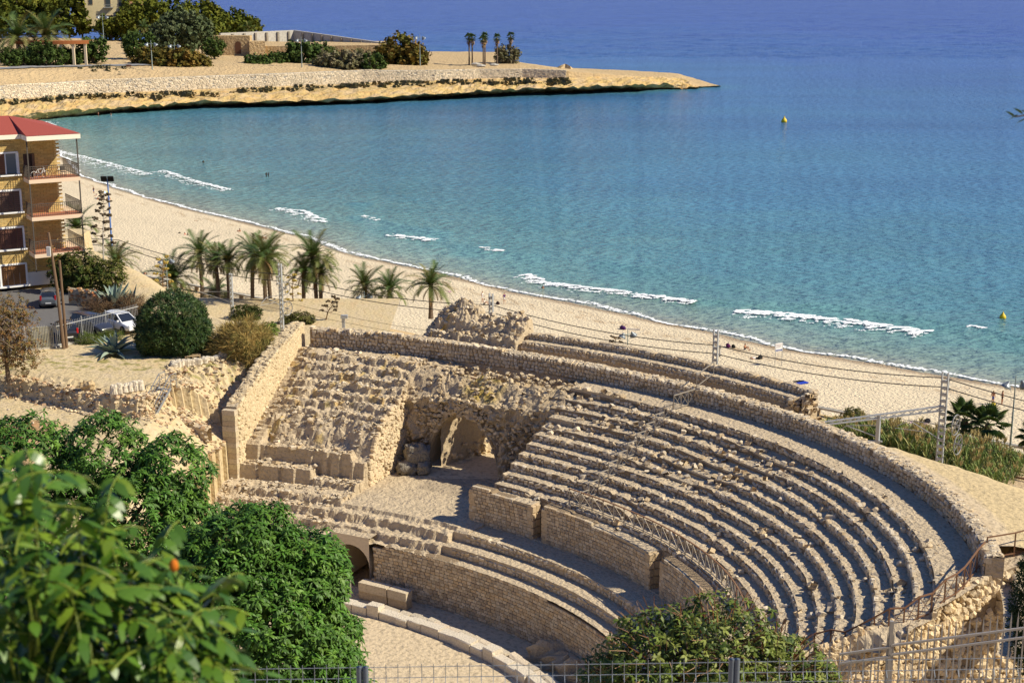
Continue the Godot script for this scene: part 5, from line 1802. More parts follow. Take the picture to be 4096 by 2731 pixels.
# ---------------------------------------------------------------- cars
func car(label: String, at: Vector3, turn: float, col: Color, kind: String):
	# x forward; about 4.2 m long
	var c := thing("parked_car", at, label, "car", turn, "cars in the parking lot")
	var tall := 0.12 if kind != "hatch" else 0.0
	# body stations: x, half width, bottom, belt height
	var st := [[-2.02, 0.62, 0.42, 0.78], [-1.95, 0.78, 0.28, 0.92 + tall], [-1.5, 0.84, 0.24, 0.95 + tall], [-0.5, 0.86, 0.22, 0.94 + tall], [0.6, 0.86, 0.22, 0.92 + tall], [1.2, 0.83, 0.22, 0.86 + tall * 0.6], [1.75, 0.77, 0.25, 0.74], [2.0, 0.66, 0.30, 0.64], [2.08, 0.5, 0.38, 0.55]]
	if kind == "van": st = [[-2.05, 0.7, 0.4, 1.0], [-1.98, 0.82, 0.3, 1.08], [-1.5, 0.85, 0.25, 1.08], [-0.5, 0.87, 0.22, 1.06], [0.6, 0.87, 0.22, 1.02], [1.25, 0.84, 0.22, 0.95], [1.8, 0.78, 0.25, 0.82], [2.05, 0.66, 0.3, 0.68], [2.12, 0.5, 0.38, 0.58]]
	var body := MB.new()
	body.col = col
	var ring := func(s: Array) -> Array:
		var w: float = s[1]
		return [Vector3(s[0], s[2], -w * 0.9), Vector3(s[0], s[2] + 0.1, -w), Vector3(s[0], lerpf(s[2], s[3], 0.62), -w), Vector3(s[0], s[3] - 0.05, -w * 0.97), Vector3(s[0], s[3] + 0.01, -w * 0.86), Vector3(s[0], s[3] + 0.035, 0), Vector3(s[0], s[3] + 0.01, w * 0.86), Vector3(s[0], s[3] - 0.05, w * 0.97), Vector3(s[0], lerpf(s[2], s[3], 0.62), w), Vector3(s[0], s[2] + 0.1, w), Vector3(s[0], s[2], w * 0.9)]
	body.grid(st.size(), 11, func(i, j): return ring.call(st[i])[10 - j])
	for e in [0, st.size() - 1]:
		var r: Array = ring.call(st[e])
		for k in range(1, 10):
			if e == 0: body.tri(r[0], r[k], r[k + 1])
			else: body.tri(r[0], r[k + 1], r[k])
	part("body", body.mesh(true), M.car_paint, c)
	# cabin: belt ring and roof ring
	var belt: float = st[3][3]
	var roof := 1.47 if kind == "hatch" else (1.6 if kind == "van" else 1.5)
	var bx := [-1.92, 1.2] if kind != "estate" else [-1.96, 1.15]
	var rx := [-1.45, 0.25] if kind == "hatch" else ([-1.7, 0.45] if kind == "van" else [-1.7, 0.2])
	var cab := MB.new()
	cab.col = col
	var bw := 0.80
	var rw := 0.62
	var B := [Vector3(bx[0], belt - 0.02, -bw * 0.94), Vector3(bx[0], belt - 0.02, bw * 0.94), Vector3(bx[1], belt - 0.06, bw * 0.96), Vector3(bx[1], belt - 0.06, -bw * 0.96)]
	var R := [Vector3(rx[0], roof - 0.05, -rw), Vector3(rx[0], roof - 0.05, rw), Vector3(rx[1], roof - 0.03, rw), Vector3(rx[1], roof - 0.03, -rw)]
	var mid0 := Vector3((rx[0] + rx[1]) * 0.5, roof + 0.03, 0)
	for k in 4:
		var n := (k + 1) % 4
		cab.quad(B[k], B[n], R[n], R[k])
	# rounded roof
	cab.grid(5, 5, func(i, j):
		var f = i / 4.0
		var g = j / 4.0
		return Vector3(lerpf(rx[1], rx[0], f), roof - 0.04 + 0.07 * sin(PI * g) + 0.035 * sin(PI * f), lerpf(-rw, rw, g)))
	part("cabin", cab.mesh(), M.car_paint, c)
	# glass set into the cabin, a little proud
	var glass := func(called: String, a: Vector3, b: Vector3, d: Vector3, e: Vector3, push: Vector3):
		var m := MB.new()
		m.col = Color(0.022, 0.027, 0.032)
		var ctr := (a + b + d + e) * 0.25
		var q := []
		for p in [a, b, d, e]: q.append(ctr + (p - ctr) * 0.88 + push * 0.012)
		m.quad(q[0], q[1], q[2], q[3])
		part(called, m.mesh(), M.car_glass, c)
	glass.call("windscreen", B[2], B[3], R[3], R[2], Vector3(0.6, 0.8, 0))
	glass.call("rear_window", B[0], B[1], R[1], R[0], Vector3(-0.8, 0.5, 0))
	for sd in [0, 1]:
		var b0: Vector3 = B[0] if sd == 0 else B[1]
		var b1: Vector3 = B[3] if sd == 0 else B[2]
		var r0: Vector3 = R[0] if sd == 0 else R[1]
		var r1: Vector3 = R[3] if sd == 0 else R[2]
		var pu := Vector3(0, 0.4, -1 if sd == 0 else 1)
		glass.call("side_window", b0.lerp(b1, 0.02), b0.lerp(b1, 0.30), r0.lerp(r1, 0.28), r0.lerp(r1, 0.02), pu)
		glass.call("side_window", b0.lerp(b1, 0.30), b0.lerp(b1, 0.58), r0.lerp(r1, 0.60), r0.lerp(r1, 0.28), pu)
		glass.call("side_window", b0.lerp(b1, 0.58), b0.lerp(b1, 0.95), r0.lerp(r1, 0.97), r0.lerp(r1, 0.60), pu)
	for wx in [-1.28, 1.32]:
		for sd in [-1.0, 1.0]:
			var wn := Node3D.new()
			wn.name = "wheel"
			c.add_child(wn, true)
			wn.position = Vector3(wx, 0.31, 0.78 * sd)
			wn.rotation.x = PI / 2 * sd
			var ty := MB.new()
			ty.col = Color(0.02, 0.02, 0.02)
			ty.lathe(Vector3.ZERO, [Vector2(0.2, -0.1), Vector2(0.3, -0.1), Vector2(0.315, -0.05), Vector2(0.315, 0.07), Vector2(0.29, 0.1), Vector2(0.2, 0.1)], 18)
			part("tyre", ty.mesh(), M.matte, wn)
			var rm := MB.new()
			rm.col = Color(0.45, 0.45, 0.46)
			rm.lathe(Vector3.ZERO, [Vector2(0.205, 0.06), Vector2(0.19, 0.085), Vector2(0.06, 0.06), Vector2(0.0, 0.075)], 12)
			part("rim", rm.mesh(), M.steel, wn)
	for sd in [-1.0, 1.0]:
		var hl := MB.new()
		hl.col = Color(0.75, 0.78, 0.8)
		hl.blob(Vector3(1.93, 0.64, 0.52 * sd), Vector3(0.14, 0.09, 0.16), nf, 0.0, 8, 6)
		part("headlight", hl.mesh(true), M.car_glass, c)
		var tl := MB.new()
		tl.col = Color(0.45, 0.015, 0.012)
		tl.box(Vector3(-1.97, 0.98 if kind != "hatch" else 0.86, 0.64 * sd), Vector3(0.08, 0.42 if kind != "hatch" else 0.2, 0.15))
		part("tail_light", tl.mesh(), M.paint, c)
		var mi := MB.new()
		mi.col = col
		mi.box(Vector3(0.85, belt + 0.06, 0.92 * sd), Vector3(0.12, 0.12, 0.18))
		part("wing_mirror", mi.mesh(), M.car_paint, c)
	for e in [-2.05, 2.09]:
		var pl := MB.new()
		pl.col = Color(0.75, 0.75, 0.72)
		pl.box(Vector3(e, 0.5, 0), Vector3(0.03, 0.11, 0.5))
		part("number_plate", pl.mesh(), M.paint, c)
		var bu := MB.new()
		bu.col = Color(0.03, 0.03, 0.033) if col.r < 0.3 else col
		bu.box(Vector3(e * 0.985, 0.38, 0), Vector3(0.12, 0.16, 1.3))
		part("bumper", bu.mesh(), M.paint, c)

func make_cars():
	var cp := mat("car_paint", lin(1, 1, 1), 0.3, {"spec": 0.5})
	cp.clearcoat_enabled = true
	cp.clearcoat = 0.8
	cp.clearcoat_roughness = 0.08
	mat("car_glass", lin(1, 1, 1), 0.06, {"spec": 0.6})
	car("white hatchback parked nose-out beside the agave plants", Vector3(-33.47, 20.12, -125.2), deg_to_rad(-42), Color(0.78, 0.79, 0.8), "hatch")
	car("dark blue people carrier parked between the white and the black car", Vector3(-35.71, 20.12, -124.08), deg_to_rad(-38), Color(0.03, 0.035, 0.05), "van")
	car("black car with red tail lights behind the bar fence and wooden pole", Vector3(-37.42, 20.12, -122.06), deg_to_rad(118), Color(0.018, 0.018, 0.02), "estate")
	car("grey estate car parked alone in front of the apartment block", Vector3(-42.52, 20.12, -135.24), deg_to_rad(100), Color(0.10, 0.115, 0.13), "estate")

# ---------------------------------------------------------------- foliage
var CL := {}
func leaf_quad(mb: MB, base: Vector3, dir: Vector3, side: Vector3, L: float, w: float, droop: float, seg := 3):
	# a pointed leaf, bent along its length
	var up := side.cross(dir).normalized()
	var pl := base
	var d := dir.normalized()
	var a0 := base
	var b0 := base
	for i in seg:
		var f := (i + 1.0) / seg
		d = (d - Vector3.UP * droop / seg).normalized()
		var p := pl + d * L / seg
		var ww := w * sin(PI * clampf(0.12 + 0.88 * f, 0.0, 1.0)) * 0.5
		var a := p + side * ww
		var b := p - side * ww
		if i == seg - 1: a = p; b = p
		if i == 0: mb.tri(base, a, b)
		elif i == seg - 1: mb.tri(a0, p, b0)
		else: mb.quad(a0, a, b, b0)
		a0 = a; b0 = b; pl = p

func clump(key: String, n: int, L: float, w: float, droop: float, up: float, seg := 2) -> ArrayMesh:
	# leaves springing from one twig end
	if CL.has(key): return CL[key]
	var mb := MB.new()
	for i in n:
		var a := TAU * i / n * 2.4 + jit(0.4)
		var e := rng.randf_range(-0.3, 1.0) * up + jit(0.3)
		var d := Vector3(cos(a) * cos(e), sin(e), sin(a) * cos(e))
		var s := d.cross(Vector3.UP).normalized().rotated(d, jit(0.7))
		mb.col = Color(1, 1, 1) * rng.randf_range(0.8, 1.15)
		leaf_quad(mb, Vector3(0, i * 0.02 * L, 0), d, s, L * rng.randf_range(0.75, 1.1), w * L, droop, seg)
	CL[key] = mb.mesh()
	return CL[key]

func puff(key: String, n: int, size: float) -> ArrayMesh:
	# a ball of small faces, for crowns seen from far away
	if CL.has(key): return CL[key]
	var mb := MB.new()
	for i in n:
		var d := Vector3(jit(1), jit(1), jit(1)).normalized()
		var p := d * rng.randf_range(0.35, 1.0)
		var t := d.cross(Vector3(jit(1), jit(1), jit(1))).normalized()
		var b := d.cross(t).rotated(t, jit(0.8))
		var s := size * rng.randf_range(0.6, 1.2)
		mb.col = Color(1, 1, 1) * rng.randf_range(0.75, 1.2)
		mb.tri(p - t * s, p + t * s * 0.7 - b * s * 0.5, p + b * s)
		mb.tri(p + t * s, p + b * s * 0.4 - t * s * 0.7, p - b * s)
	CL[key] = mb.mesh()
	return CL[key]

# places on and in a crown made of ellipsoids [centre, radii]
func crown_spots(blobs: Array, n: int, size: float, cols: Array, shell := 0.72, tilt := 0.5) -> Array:
	var xf := []
	var cc := []
	var vol := 0.0
	for b in blobs: vol += b[1].x * b[1].y + b[1].z * b[1].y
	for b in blobs:
		var m := int(n * (b[1].x * b[1].y + b[1].z * b[1].y) / vol)
		for i in m:
			var d := Vector3(rng.randfn(), rng.randfn(), rng.randfn()).normalized()
			var r := lerpf(shell, 1.0, sqrt(rng.randf()))
			var lump := 1.0 + 0.22 * nz.get_noise_3dv((b[0] + d * b[1]) * (1.6 / maxf(b[1].x, 0.5)))
			var p: Vector3 = b[0] + d * b[1] * r * lump
			var up := (Vector3.UP * (1.0 - tilt) + d * tilt).normalized()
			var x := up.cross(Vector3(jit(1), jit(1), jit(1))).normalized()
			var s := size * rng.randf_range(0.7, 1.25)
			xf.append(Transform3D(Basis(x, up, x.cross(up)) * Basis.from_scale(Vector3(s, s, s)), p))
			cc.append(cols[rng.randi() % cols.size()] * rng.randf_range(0.82, 1.15))
	return [xf, cc]

# many copies of one small mesh joined into a single mesh
func merged(called: String, m: ArrayMesh, material: Material, xf: Array, cols: Array, parent: Node) -> MeshInstance3D:
	var ar := m.surface_get_arrays(0)
	var sv: PackedVector3Array = ar[Mesh.ARRAY_VERTEX]
	var sc: PackedColorArray = ar[Mesh.ARRAY_COLOR]
	var si: PackedInt32Array = ar[Mesh.ARRAY_INDEX]
	var bv := PackedVector3Array()
	var bk := PackedColorArray()
	for i in si:
		bv.append(sv[i]); bk.append(sc[i])
	var v := PackedVector3Array()
	var c := PackedColorArray()
	var tinted := {}
	for i in xf.size():
		v.append_array(xf[i] * bv)
		var k: Color = cols[i]
		var key := Vector3i(int(k.r * 60.0), int(k.g * 60.0), int(k.b * 60.0))
		if not tinted.has(key):
			var t := PackedColorArray()
			for q in bk: t.append(Color(q.r * k.r, q.g * k.g, q.b * k.b))
			tinted[key] = t
		c.append_array(tinted[key])
	var o := []
	o.resize(Mesh.ARRAY_MAX)
	o[Mesh.ARRAY_VERTEX] = v
	o[Mesh.ARRAY_COLOR] = c
	var am := ArrayMesh.new()
	am.add_surface_from_arrays(Mesh.PRIMITIVE_TRIANGLES, o)
	return part(called, am, material, parent)

func plant(called: String, label: String, category: String, base: Vector3, blobs: Array, cm: Mesh, material: Material, n: int, size: float, cols: Array, trunk := 0.0, group := "", shell := 0.72, tilt := 0.5, crown_name := "crown"):
	# blobs are relative to the base; trunk is its radius at the foot, 0 for a bush that shows none
	var t := thing(called, base, label, category, 0.0, group)
	var sp := crown_spots(blobs, n, size, cols, shell, tilt)
	merged(crown_name, cm, material, sp[0], sp[1], t)
	var tm := MB.new()
	if trunk > 0.0:
		var top: Vector3 = blobs[0][0]
		tm.tube([Vector3(0, -0.3, 0), top * 0.35 + Vector3(jit(0.15), 0, jit(0.15)), top * 0.75, top], [trunk * 1.25, trunk, trunk * 0.8, trunk * 0.5], 8)
		for b in blobs:
			var c: Vector3 = b[0]
			tm.tube([top * 0.5, (top * 0.5).lerp(c, 0.5) + Vector3(jit(0.2), 0.1, jit(0.2)), c + Vector3(jit(1), jit(1), jit(1)) * b[1] * 0.4], [trunk * 0.6, trunk * 0.4, trunk * 0.15], 5)
		part("trunk", tm.mesh(), M.bark, t)
	else:
		for k in 7:
			var b: Array = blobs[k % blobs.size()]
			var c: Vector3 = b[0] + Vector3(jit(1), rng.randf(), jit(1)) * b[1] * 0.7
			tm.tube([Vector3(jit(0.1), -0.1, jit(0.1)), c * 0.5 + Vector3(jit(0.1), 0, jit(0.1)), c], [0.05, 0.035, 0.015], 4)
		part("stems", tm.mesh(), M.bark, t)
	return t

# ---------------------------------------------------------------- palms
func frond_mesh(key: String, L: float, e0: float, bend: float, leaf: float) -> ArrayMesh:
	if CL.has(key): return CL[key]
	var mb := MB.new()
	var pts := []
	var p := Vector3.ZERO
	var e := e0
	var n := 12
	var dirs := []
	for i in n + 1:
		pts.append(p)
		var d := Vector3(cos(e), sin(e), 0)
		dirs.append(d)
		p += d * L / n
		e -= bend / n * (0.5 + i / float(n))
	mb.col = Color(0.9, 0.85, 0.5)
	mb.tube(pts, [0.035, 0.03, 0.025, 0.02, 0.018, 0.015, 0.012, 0.01, 0.01, 0.008, 0.006, 0.005, 0.004], 3, false)
	for i in range(1, 34):
		var f := i / 34.0
		var k := mini(int(f * n), n - 1)
		var q: Vector3 = pts[k].lerp(pts[k + 1], f * n - k)
		var d: Vector3 = dirs[k]
		var upv := Vector3(-d.y, d.x, 0)
		for s in [-1.0, 1.0]:
			var out: Vector3 = (d * (0.55 + 0.4 * f) + Vector3(0, 0, s) * 0.9 + upv * (0.28 + jit(0.12))).normalized()
			var ll := leaf * (0.55 + 0.9 * sin(PI * clampf(f * 0.9 + 0.1, 0, 1)))
			mb.col = Color(1, 1, 1) * rng.randf_range(0.8, 1.2)
			var sd := out.cross(upv).normalized() * 0.026
			var tip := q + out * ll - Vector3(0, 0.12 * ll, 0)
			mb.tri(q - sd, q + sd, tip)
	CL[key] = mb.mesh()
	return CL[key]

func date_palm(label: String, base: Vector3, hgt: float, size: float, thick: float, lean: Vector2, group := "date palms along the promenade"):
	var t := thing("date_palm", base, label, "palm", 0.0, group)
	var tm := MB.new()
	var pts := []
	var rad := []
	var n := int(hgt / 0.22)
	for i in n + 1:
		var f := i / float(n)
		pts.append(Vector3(lean.x * f * f, hgt * f, lean.y * f * f))
		rad.append(thick * (1.25 - 0.35 * minf(f * 3.0, 1.0) + (0.10 if i % 2 else -0.02) + 0.35 * smoothstep(0.86, 1.0, f)))
	tm.tube(pts, rad, 9)
	part("trunk", tm.mesh(), M.bark, t)
	var top := Vector3(lean.x, hgt, lean.y)
	var kinds := [["frond_a", 1.15, 0.9], ["frond_b", 0.75, 1.5], ["frond_c", 0.35, 1.7], ["frond_d", -0.1, 1.5]]
	var cnt := [8, 11, 11, 7]
	for k in 4:
		var m := frond_mesh(kinds[k][0], 2.6, kinds[k][1], kinds[k][2], 0.46)
		for i in cnt[k]:
			var b := Basis(Vector3.UP, TAU * i / cnt[k] + k * 0.7 + jit(0.25)) * Basis(Vector3(0, 0, 1), jit(0.12)) * Basis(Vector3(1, 0, 0), jit(0.3))
			var s := size * rng.randf_range(0.85, 1.12)
			part("frond", m, [M.frond, M.frond, M.frond_old, M.frond_old][k] if rng.randf() < 0.75 else M.frond_dull, t).transform = Transform3D(b * Basis.from_scale(Vector3(s, s, s)), top + Vector3(jit(0.08), -0.12 * k, jit(0.08)))
	# dead fronds hanging under the crown
	for i in 5:
		var m := frond_mesh("frond_e", 2.2, -0.7, 0.9, 0.3)
		var b := Basis(Vector3.UP, TAU * i / 5.0 + jit(0.5))
		part("dead_frond", m, M.frond_dry, t).transform = Transform3D(b * Basis.from_scale(Vector3(size, size, size) * rng.randf_range(0.6, 0.95)), top + Vector3(0, -0.4, 0))

func fan_palm(label: String, base: Vector3, hgt: float, size: float, n_leaf: int, called := "fan_palm", skirt := 0.0, group := ""):
	var t := thing(called, base, label, "palm", 0.0, group)
	var tm := MB.new()
	tm.tube([Vector3(0, -0.2, 0), Vector3(0.03, hgt * 0.3, 0), Vector3(0.02, hgt * 0.7, 0), Vector3(0, hgt, 0)], [0.28 * size, 0.2 * size, 0.19 * size, 0.2 * size], 9)
	part("trunk", tm.mesh(), M.bark, t)
	if not CL.has("fan"):
		var mb := MB.new()
		mb.bar(Vector3.ZERO, Vector3(0.75, 0, 0), 0.025)
		for i in 17:
			var a := lerpf(-1.75, 1.75, i / 16.0)
			var d := Vector3(cos(a), 0.08 - 0.04 * absf(a), sin(a))
			var L := 0.72 * (1.0 - 0.12 * absf(a))
			var c := Vector3(0.72, 0, 0)
			var s := Vector3(-sin(a), 0, cos(a)) * 0.055
			mb.col = Color(1, 1, 1) * rng.randf_range(0.8, 1.2)
			mb.quad(c, c + d * L * 0.55 + s, c + d * L * 1.02 - Vector3(0, 0.16, 0), c + d * L * 0.55 - s)
		CL["fan"] = mb.mesh()
	for i in n_leaf:
		var f := i / float(n_leaf - 1)
		var e := lerpf(1.35, -0.75, f)
		var b := Basis(Vector3.UP, i * 2.4 + jit(0.3)) * Basis(Vector3(0, 0, 1), e)
		var s := size * rng.randf_range(0.9, 1.15)
		part("fan_leaf", CL["fan"], M.frond if f < 0.85 else M.frond_old, t).transform = Transform3D(b * Basis.from_scale(Vector3(s, s, s)), Vector3(0, hgt - 0.1 * f, 0))
	if skirt > 0.0:
		var sk := MB.new()
		sk.col = Color(0.30, 0.20, 0.11)
		for i in 90:
			var a := rng.randf() * TAU
			var y := hgt - rng.randf() * skirt
			var r := 0.75 * size * sin(PI * clampf((hgt - y) / skirt * 0.85 + 0.1, 0.0, 1.0))
			var d := Vector3(cos(a), 0, sin(a))
			sk.tri(Vector3(0, y + 0.3, 0) + d * 0.15, d * r + Vector3(0, y - 0.6, 0) + d.rotated(Vector3.UP, PI / 2) * 0.18, d * r * 0.9 + Vector3(0, y - 0.7, 0) - d.rotated(Vector3.UP, PI / 2) * 0.18)
		part("dead_leaf_skirt", sk.mesh(), M.dry, t)

func agave(label: String, base: Vector3, size: float, n: int, wild := 0.0):
	var t := thing("agave", base, label, "agave", rng.randf() * 3.0)
	for v in 3:
		var key := "agave%d" % v
		if CL.has(key): continue
		var mb := MB.new()
		mb.col = [Color(0.23, 0.30, 0.24), Color(0.28, 0.34, 0.26), Color(0.20, 0.27, 0.23)][v]
		var p := Vector3.ZERO
		var e := 0.0
		var rows := []
		for i in 9:
			var f := i / 8.0
			var w := 0.12 * (0.65 + 0.75 * sin(PI * pow(f, 0.7))) * (1.0 - pow(f, 4.0)) + 0.004
			rows.append([p + Vector3(0, 0.05 * w / 0.12, -w), p + Vector3(0, -0.02, 0), p + Vector3(0, 0.05 * w / 0.12, w), p + Vector3(0, -0.10 * (1.0 - f), 0)])
			p += Vector3(cos(e), sin(e), 0) * 0.2
			e += [0.03, -0.07, -0.22 * f][v] * 1.0
		mb.grid(9, 5, func(i, j): return rows[i][[0, 1, 2, 3, 0][j]])
		CL[key] = mb.mesh()
	for i in n:
		var f := i / float(n)
		var e := lerpf(1.4, 0.12, pow(f, 0.8)) + jit(0.12 + wild)
		var b := Basis(Vector3.UP, i * 2.39996 + jit(0.15)) * Basis(Vector3(0, 0, 1), e)
		var s := size * rng.randf_range(0.8, 1.1) * (0.8 + 0.3 * f)
		part("leaf", CL["agave%d" % (rng.randi() % 3)], M.leaf_dull, t).transform = Transform3D(b * Basis.from_scale(Vector3(s, s, s)), Vector3(0, 0.1, 0))

func century_stalk(label: String, base: Vector3, hgt: float, tiers: int, lean: Vector2, green: bool, pale := false):
	var t := thing("agave_flower_stalk", base, label, "flower stalk", 0.0, "tall agave flower stalks")
	var m := MB.new()
	m.col = Color(0.55, 0.5, 0.42) if pale else Color(0.2, 0.13, 0.07)
	m.tube([Vector3(0, -0.2, 0), Vector3(lean.x * 0.3, hgt * 0.5, lean.y * 0.3), Vector3(lean.x, hgt, lean.y)], [0.09, 0.07, 0.02], 6)
	part("stalk", m.mesh(), M.matte, t)
	for i in tiers:
		var f := lerpf(0.45, 1.0, i / float(tiers - 1))
		var c := Vector3(lean.x * f * f, hgt * f, lean.y * f * f)
		var a := i * 2.2
		var L := 1.1 * (1.15 - f) + 0.25
		var q := MB.new()
		var d := Vector3(cos(a), 0.25, sin(a))
		q.col = Color(0.2, 0.13, 0.07)
		q.tube([c, c + d * L * 0.6, c + d * L + Vector3(0, 0.12, 0)], [0.035, 0.03, 0.02], 4)
		q.col = Color(0.33, 0.25, 0.07) if green else Color(0.10, 0.075, 0.05)
		for k in 9:
			q.blob(c + d * L + Vector3(jit(0.22), 0.12 + jit(0.1), jit(0.22)), Vector3(0.13, 0.09, 0.13), nf, 0.3, 5, 4)
		part("flower_head", q.mesh(), M.matte, t)

func make_palms():
	var P := [
		[-38.5, -192.9, 7.8, 1.0, "date palm fourth from the lamp, its crown touching the next one"], [-36.9, -191.4, 8.2, 0.95, "slim date palm directly behind the white catenary post"], [-33.9, -191.4, 9.0, 1.1, "tall date palm with a pale sunlit crown behind the twin trunks"],
		[-31.1, -185.0, 9.9, 1.25, "tallest date palm, its foot in front of the promenade"], [-30.8, -187.2, 8.6, 1.0, "date palm half hidden behind the tallest palm"], [-27.2, -191.4, 6.7, 1.0, "date palm just past the wheel-hung mast with a half dry crown"],
		[-25.6, -192.1, 8.6, 1.2, "tall full date palm of the close pair past the mast"], [-25.0, -191.7, 6.3, 1.0, "shorter date palm of the close pair past the mast"], [-19.1, -192.1, 4.6, 1.05, "date palm with a street lamp in front of its trunk"],
		[-16.0, -189.9, 4.7, 1.05, "date palm with long hanging dead fronds"], [-10.7, -192.9, 4.7, 1.1, "single date palm nearest the ruined mound"], [-46.5, -203.4, 3.4, 1.35, "short bushy date palm beside the first street lamp"],
		[-42.9, -203.4, 6.8, 1.15, "dark full date palm beyond the short bushy one"], [-39.5, -195.7, 3.0, 0.85, "low young date palm behind the bar fence"], [-56.3, -209.8, 4.6, 1.15, "date palm with arching fronds behind the agave flower stalk"],
		[-67.5, -229.6, 6.2, 1.35, "date palm seen between the balcony posts of the apartment block"]]
	for q in P:
		date_palm(q[4], Vector3(q[0], 5.4, q[1]), q[2], q[3] * 1.25, 0.28, Vector2(jit(0.35), jit(0.25)))
	fan_palm("fan palm nearer the catenary mast, beside the reeds", Vector3(41.6, 7.0, -132.0), 3.0, 1.5, 22, "fan_palm", 0.0, "fan palms by the reeds")
	fan_palm("leaning fan palm next to the tall street lamp", Vector3(43.3, 7.0, -130.6), 3.0, 1.5, 22, "fan_palm", 0.0, "fan palms by the reeds")
	fan_palm("fan palm cut by the picture's edge beyond the tall street lamp", Vector3(47.6, 6.6, -130.4), 2.4, 1.3, 20, "fan_palm", 0.0, "fan palms by the reeds")

func make_plants():
	var oleander := clump("oleander", 12, 1.0, 0.22, 0.5, 0.9)
	var g := [Color(0.045, 0.085, 0.022), Color(0.06, 0.105, 0.025), Color(0.035, 0.07, 0.02), Color(0.085, 0.11, 0.03)]
	plant("round_bush", "big round dark green bush beside the parked cars", "bush", Vector3(-27.34, 20, -117.94), [[Vector3(0, 2.35, 0), Vector3(2.85, 2.5, 2.6)], [Vector3(-0.9, 1.4, 0.5), Vector3(2.1, 1.6, 2.0)], [Vector3(1.0, 1.3, 0.5), Vector3(2.1, 1.5, 2.0)]], oleander, M.leaf, 4200, 0.32, g, 0.0, "", 0.8, 0.7, "foliage")
	var straw := clump("straw", 16, 1.0, 0.05, 0.3, 1.2)
	plant("dry_bush", "golden dry bush beside the round green bush", "bush", Vector3(-21.62, 19.2, -117.38), [[Vector3(0, 1.3, 0), Vector3(2.3, 1.9, 2.0)], [Vector3(1.2, 0.4, 0.8), Vector3(1.7, 1.3, 1.4)], [Vector3(-1.0, 0.9, 0), Vector3(1.7, 1.5, 1.5)]], straw, M.dry, 2600, 0.75, [Color(0.48, 0.32, 0.10), Color(0.42, 0.30, 0.11), Color(0.36, 0.28, 0.10), Color(0.22, 0.22, 0.07)], 0.0, "", 0.45, 0.9, "foliage")
	# the bare brown tree at the edge
	var brown := clump("brown_leaf", 7, 1.0, 0.35, 0.6, 0.8)
	plant("bare_tree", "half bare tree with brown dead leaves in front of the parking lot", "tree", Vector3(-38.13, 20, -109.65), [[Vector3(0, 3.6, 0), Vector3(2.7, 2.6, 2.2)], [Vector3(1.2, 2.0, 0.4), Vector3(2.0, 1.7, 1.6)], [Vector3(-2.0, 4.4, 0), Vector3(2.4, 2.2, 2.0)], [Vector3(0.4, 5.2, -0.5), Vector3(1.8, 1.5, 1.6)]], brown, M.dry, 1700, 0.22, [Color(0.22, 0.12, 0.045), Color(0.28, 0.16, 0.06), Color(0.16, 0.12, 0.05), Color(0.2, 0.16, 0.06)], 0.16, "", 0.1, 0.6)
	var tw := MB.new()
	for k in 240:
		var a := Vector3(jit(1.6), rng.randf_range(1.2, 4.6), jit(1.4))
		var d := Vector3(jit(1), rng.randf_range(0.0, 1.2), jit(1)).normalized() * rng.randf_range(0.8, 1.7)
		tw.tube([a, a + d * 0.5 + Vector3(jit(0.1), 0.05, 0), a + d], [0.03, 0.018, 0.006], 4, false)
	var twigs: Node3D = get_node("bare_tree")
	tag(part("twigs", tw.mesh(), mat("twig", lin(0.26, 0.19, 0.13), 0.9), twigs), "", "", "", "stuff")
	# shrubs between the building and the railway
	var shrub := clump("shrub", 10, 1.0, 0.35, 0.4, 0.8)
	var sg := [Color(0.10, 0.11, 0.025), Color(0.075, 0.095, 0.02), Color(0.13, 0.12, 0.035), Color(0.055, 0.08, 0.02)]
	plant("tall_shrub", "loose green shrub behind the balconies, with a pale flower stalk beside it", "shrub", Vector3(-40.5, 20, -140.62), [[Vector3(-0.6, 2.0, 0), Vector3(2.2, 2.2, 1.6)], [Vector3(1.8, 1.7, -0.3), Vector3(1.9, 1.7, 1.4)], [Vector3(-2.3, 1.9, 0), Vector3(1.5, 1.9, 1.2)]], shrub, M.leaf_dull, 1700, 0.32, sg, 0.08, "", 0.35)
	plant("green_shrub", "yellow green shrub beside the promenade steps", "shrub", Vector3(-38.58, 16, -155.39), [[Vector3(0, 1.0, 0), Vector3(1.6, 1.3, 1.2)]], shrub, M.leaf_dull, 420, 0.3, [Color(0.17, 0.15, 0.03), Color(0.13, 0.13, 0.03)], 0.0, "", 0.3, 0.5, "foliage")
	plant("dark_shrub", "dark shrub at the foot of the white catenary post", "shrub", Vector3(-31.98, 9, -174.71), [[Vector3(0, 1.0, 0), Vector3(1.8, 1.3, 1.4)], [Vector3(1.0, 1.0, 0), Vector3(1.2, 1.1, 1.2)]], shrub, M.leaf_dull, 600, 0.32, [Color(0.05, 0.065, 0.02), Color(0.075, 0.08, 0.02)], 0.0, "", 0.4, 0.5, "foliage")
	plant("dark_shrub", "dark shrub behind the wheel-hung catenary mast", "shrub", Vector3(-25, 9, -172.46), [[Vector3(0, 0.8, 0), Vector3(1.8, 1.2, 1.4)], [Vector3(-1.4, 0.6, 0), Vector3(1.3, 1.0, 1.2)]], shrub, M.leaf_dull, 500, 0.32, [Color(0.09, 0.10, 0.025), Color(0.12, 0.11, 0.035)], 0.0, "", 0.4, 0.5, "foliage")
	plant("yellow_shrub", "small green plant climbing beside the sunlit flank wall", "shrub", Vector3(-21.85, 18, -131.55), [[Vector3(0, 0.5, 0), Vector3(0.9, 0.8, 0.8)]], shrub, M.leaf_dull, 160, 0.25, [Color(0.12, 0.18, 0.03)], 0.0, "", 0.3, 0.5, "foliage")
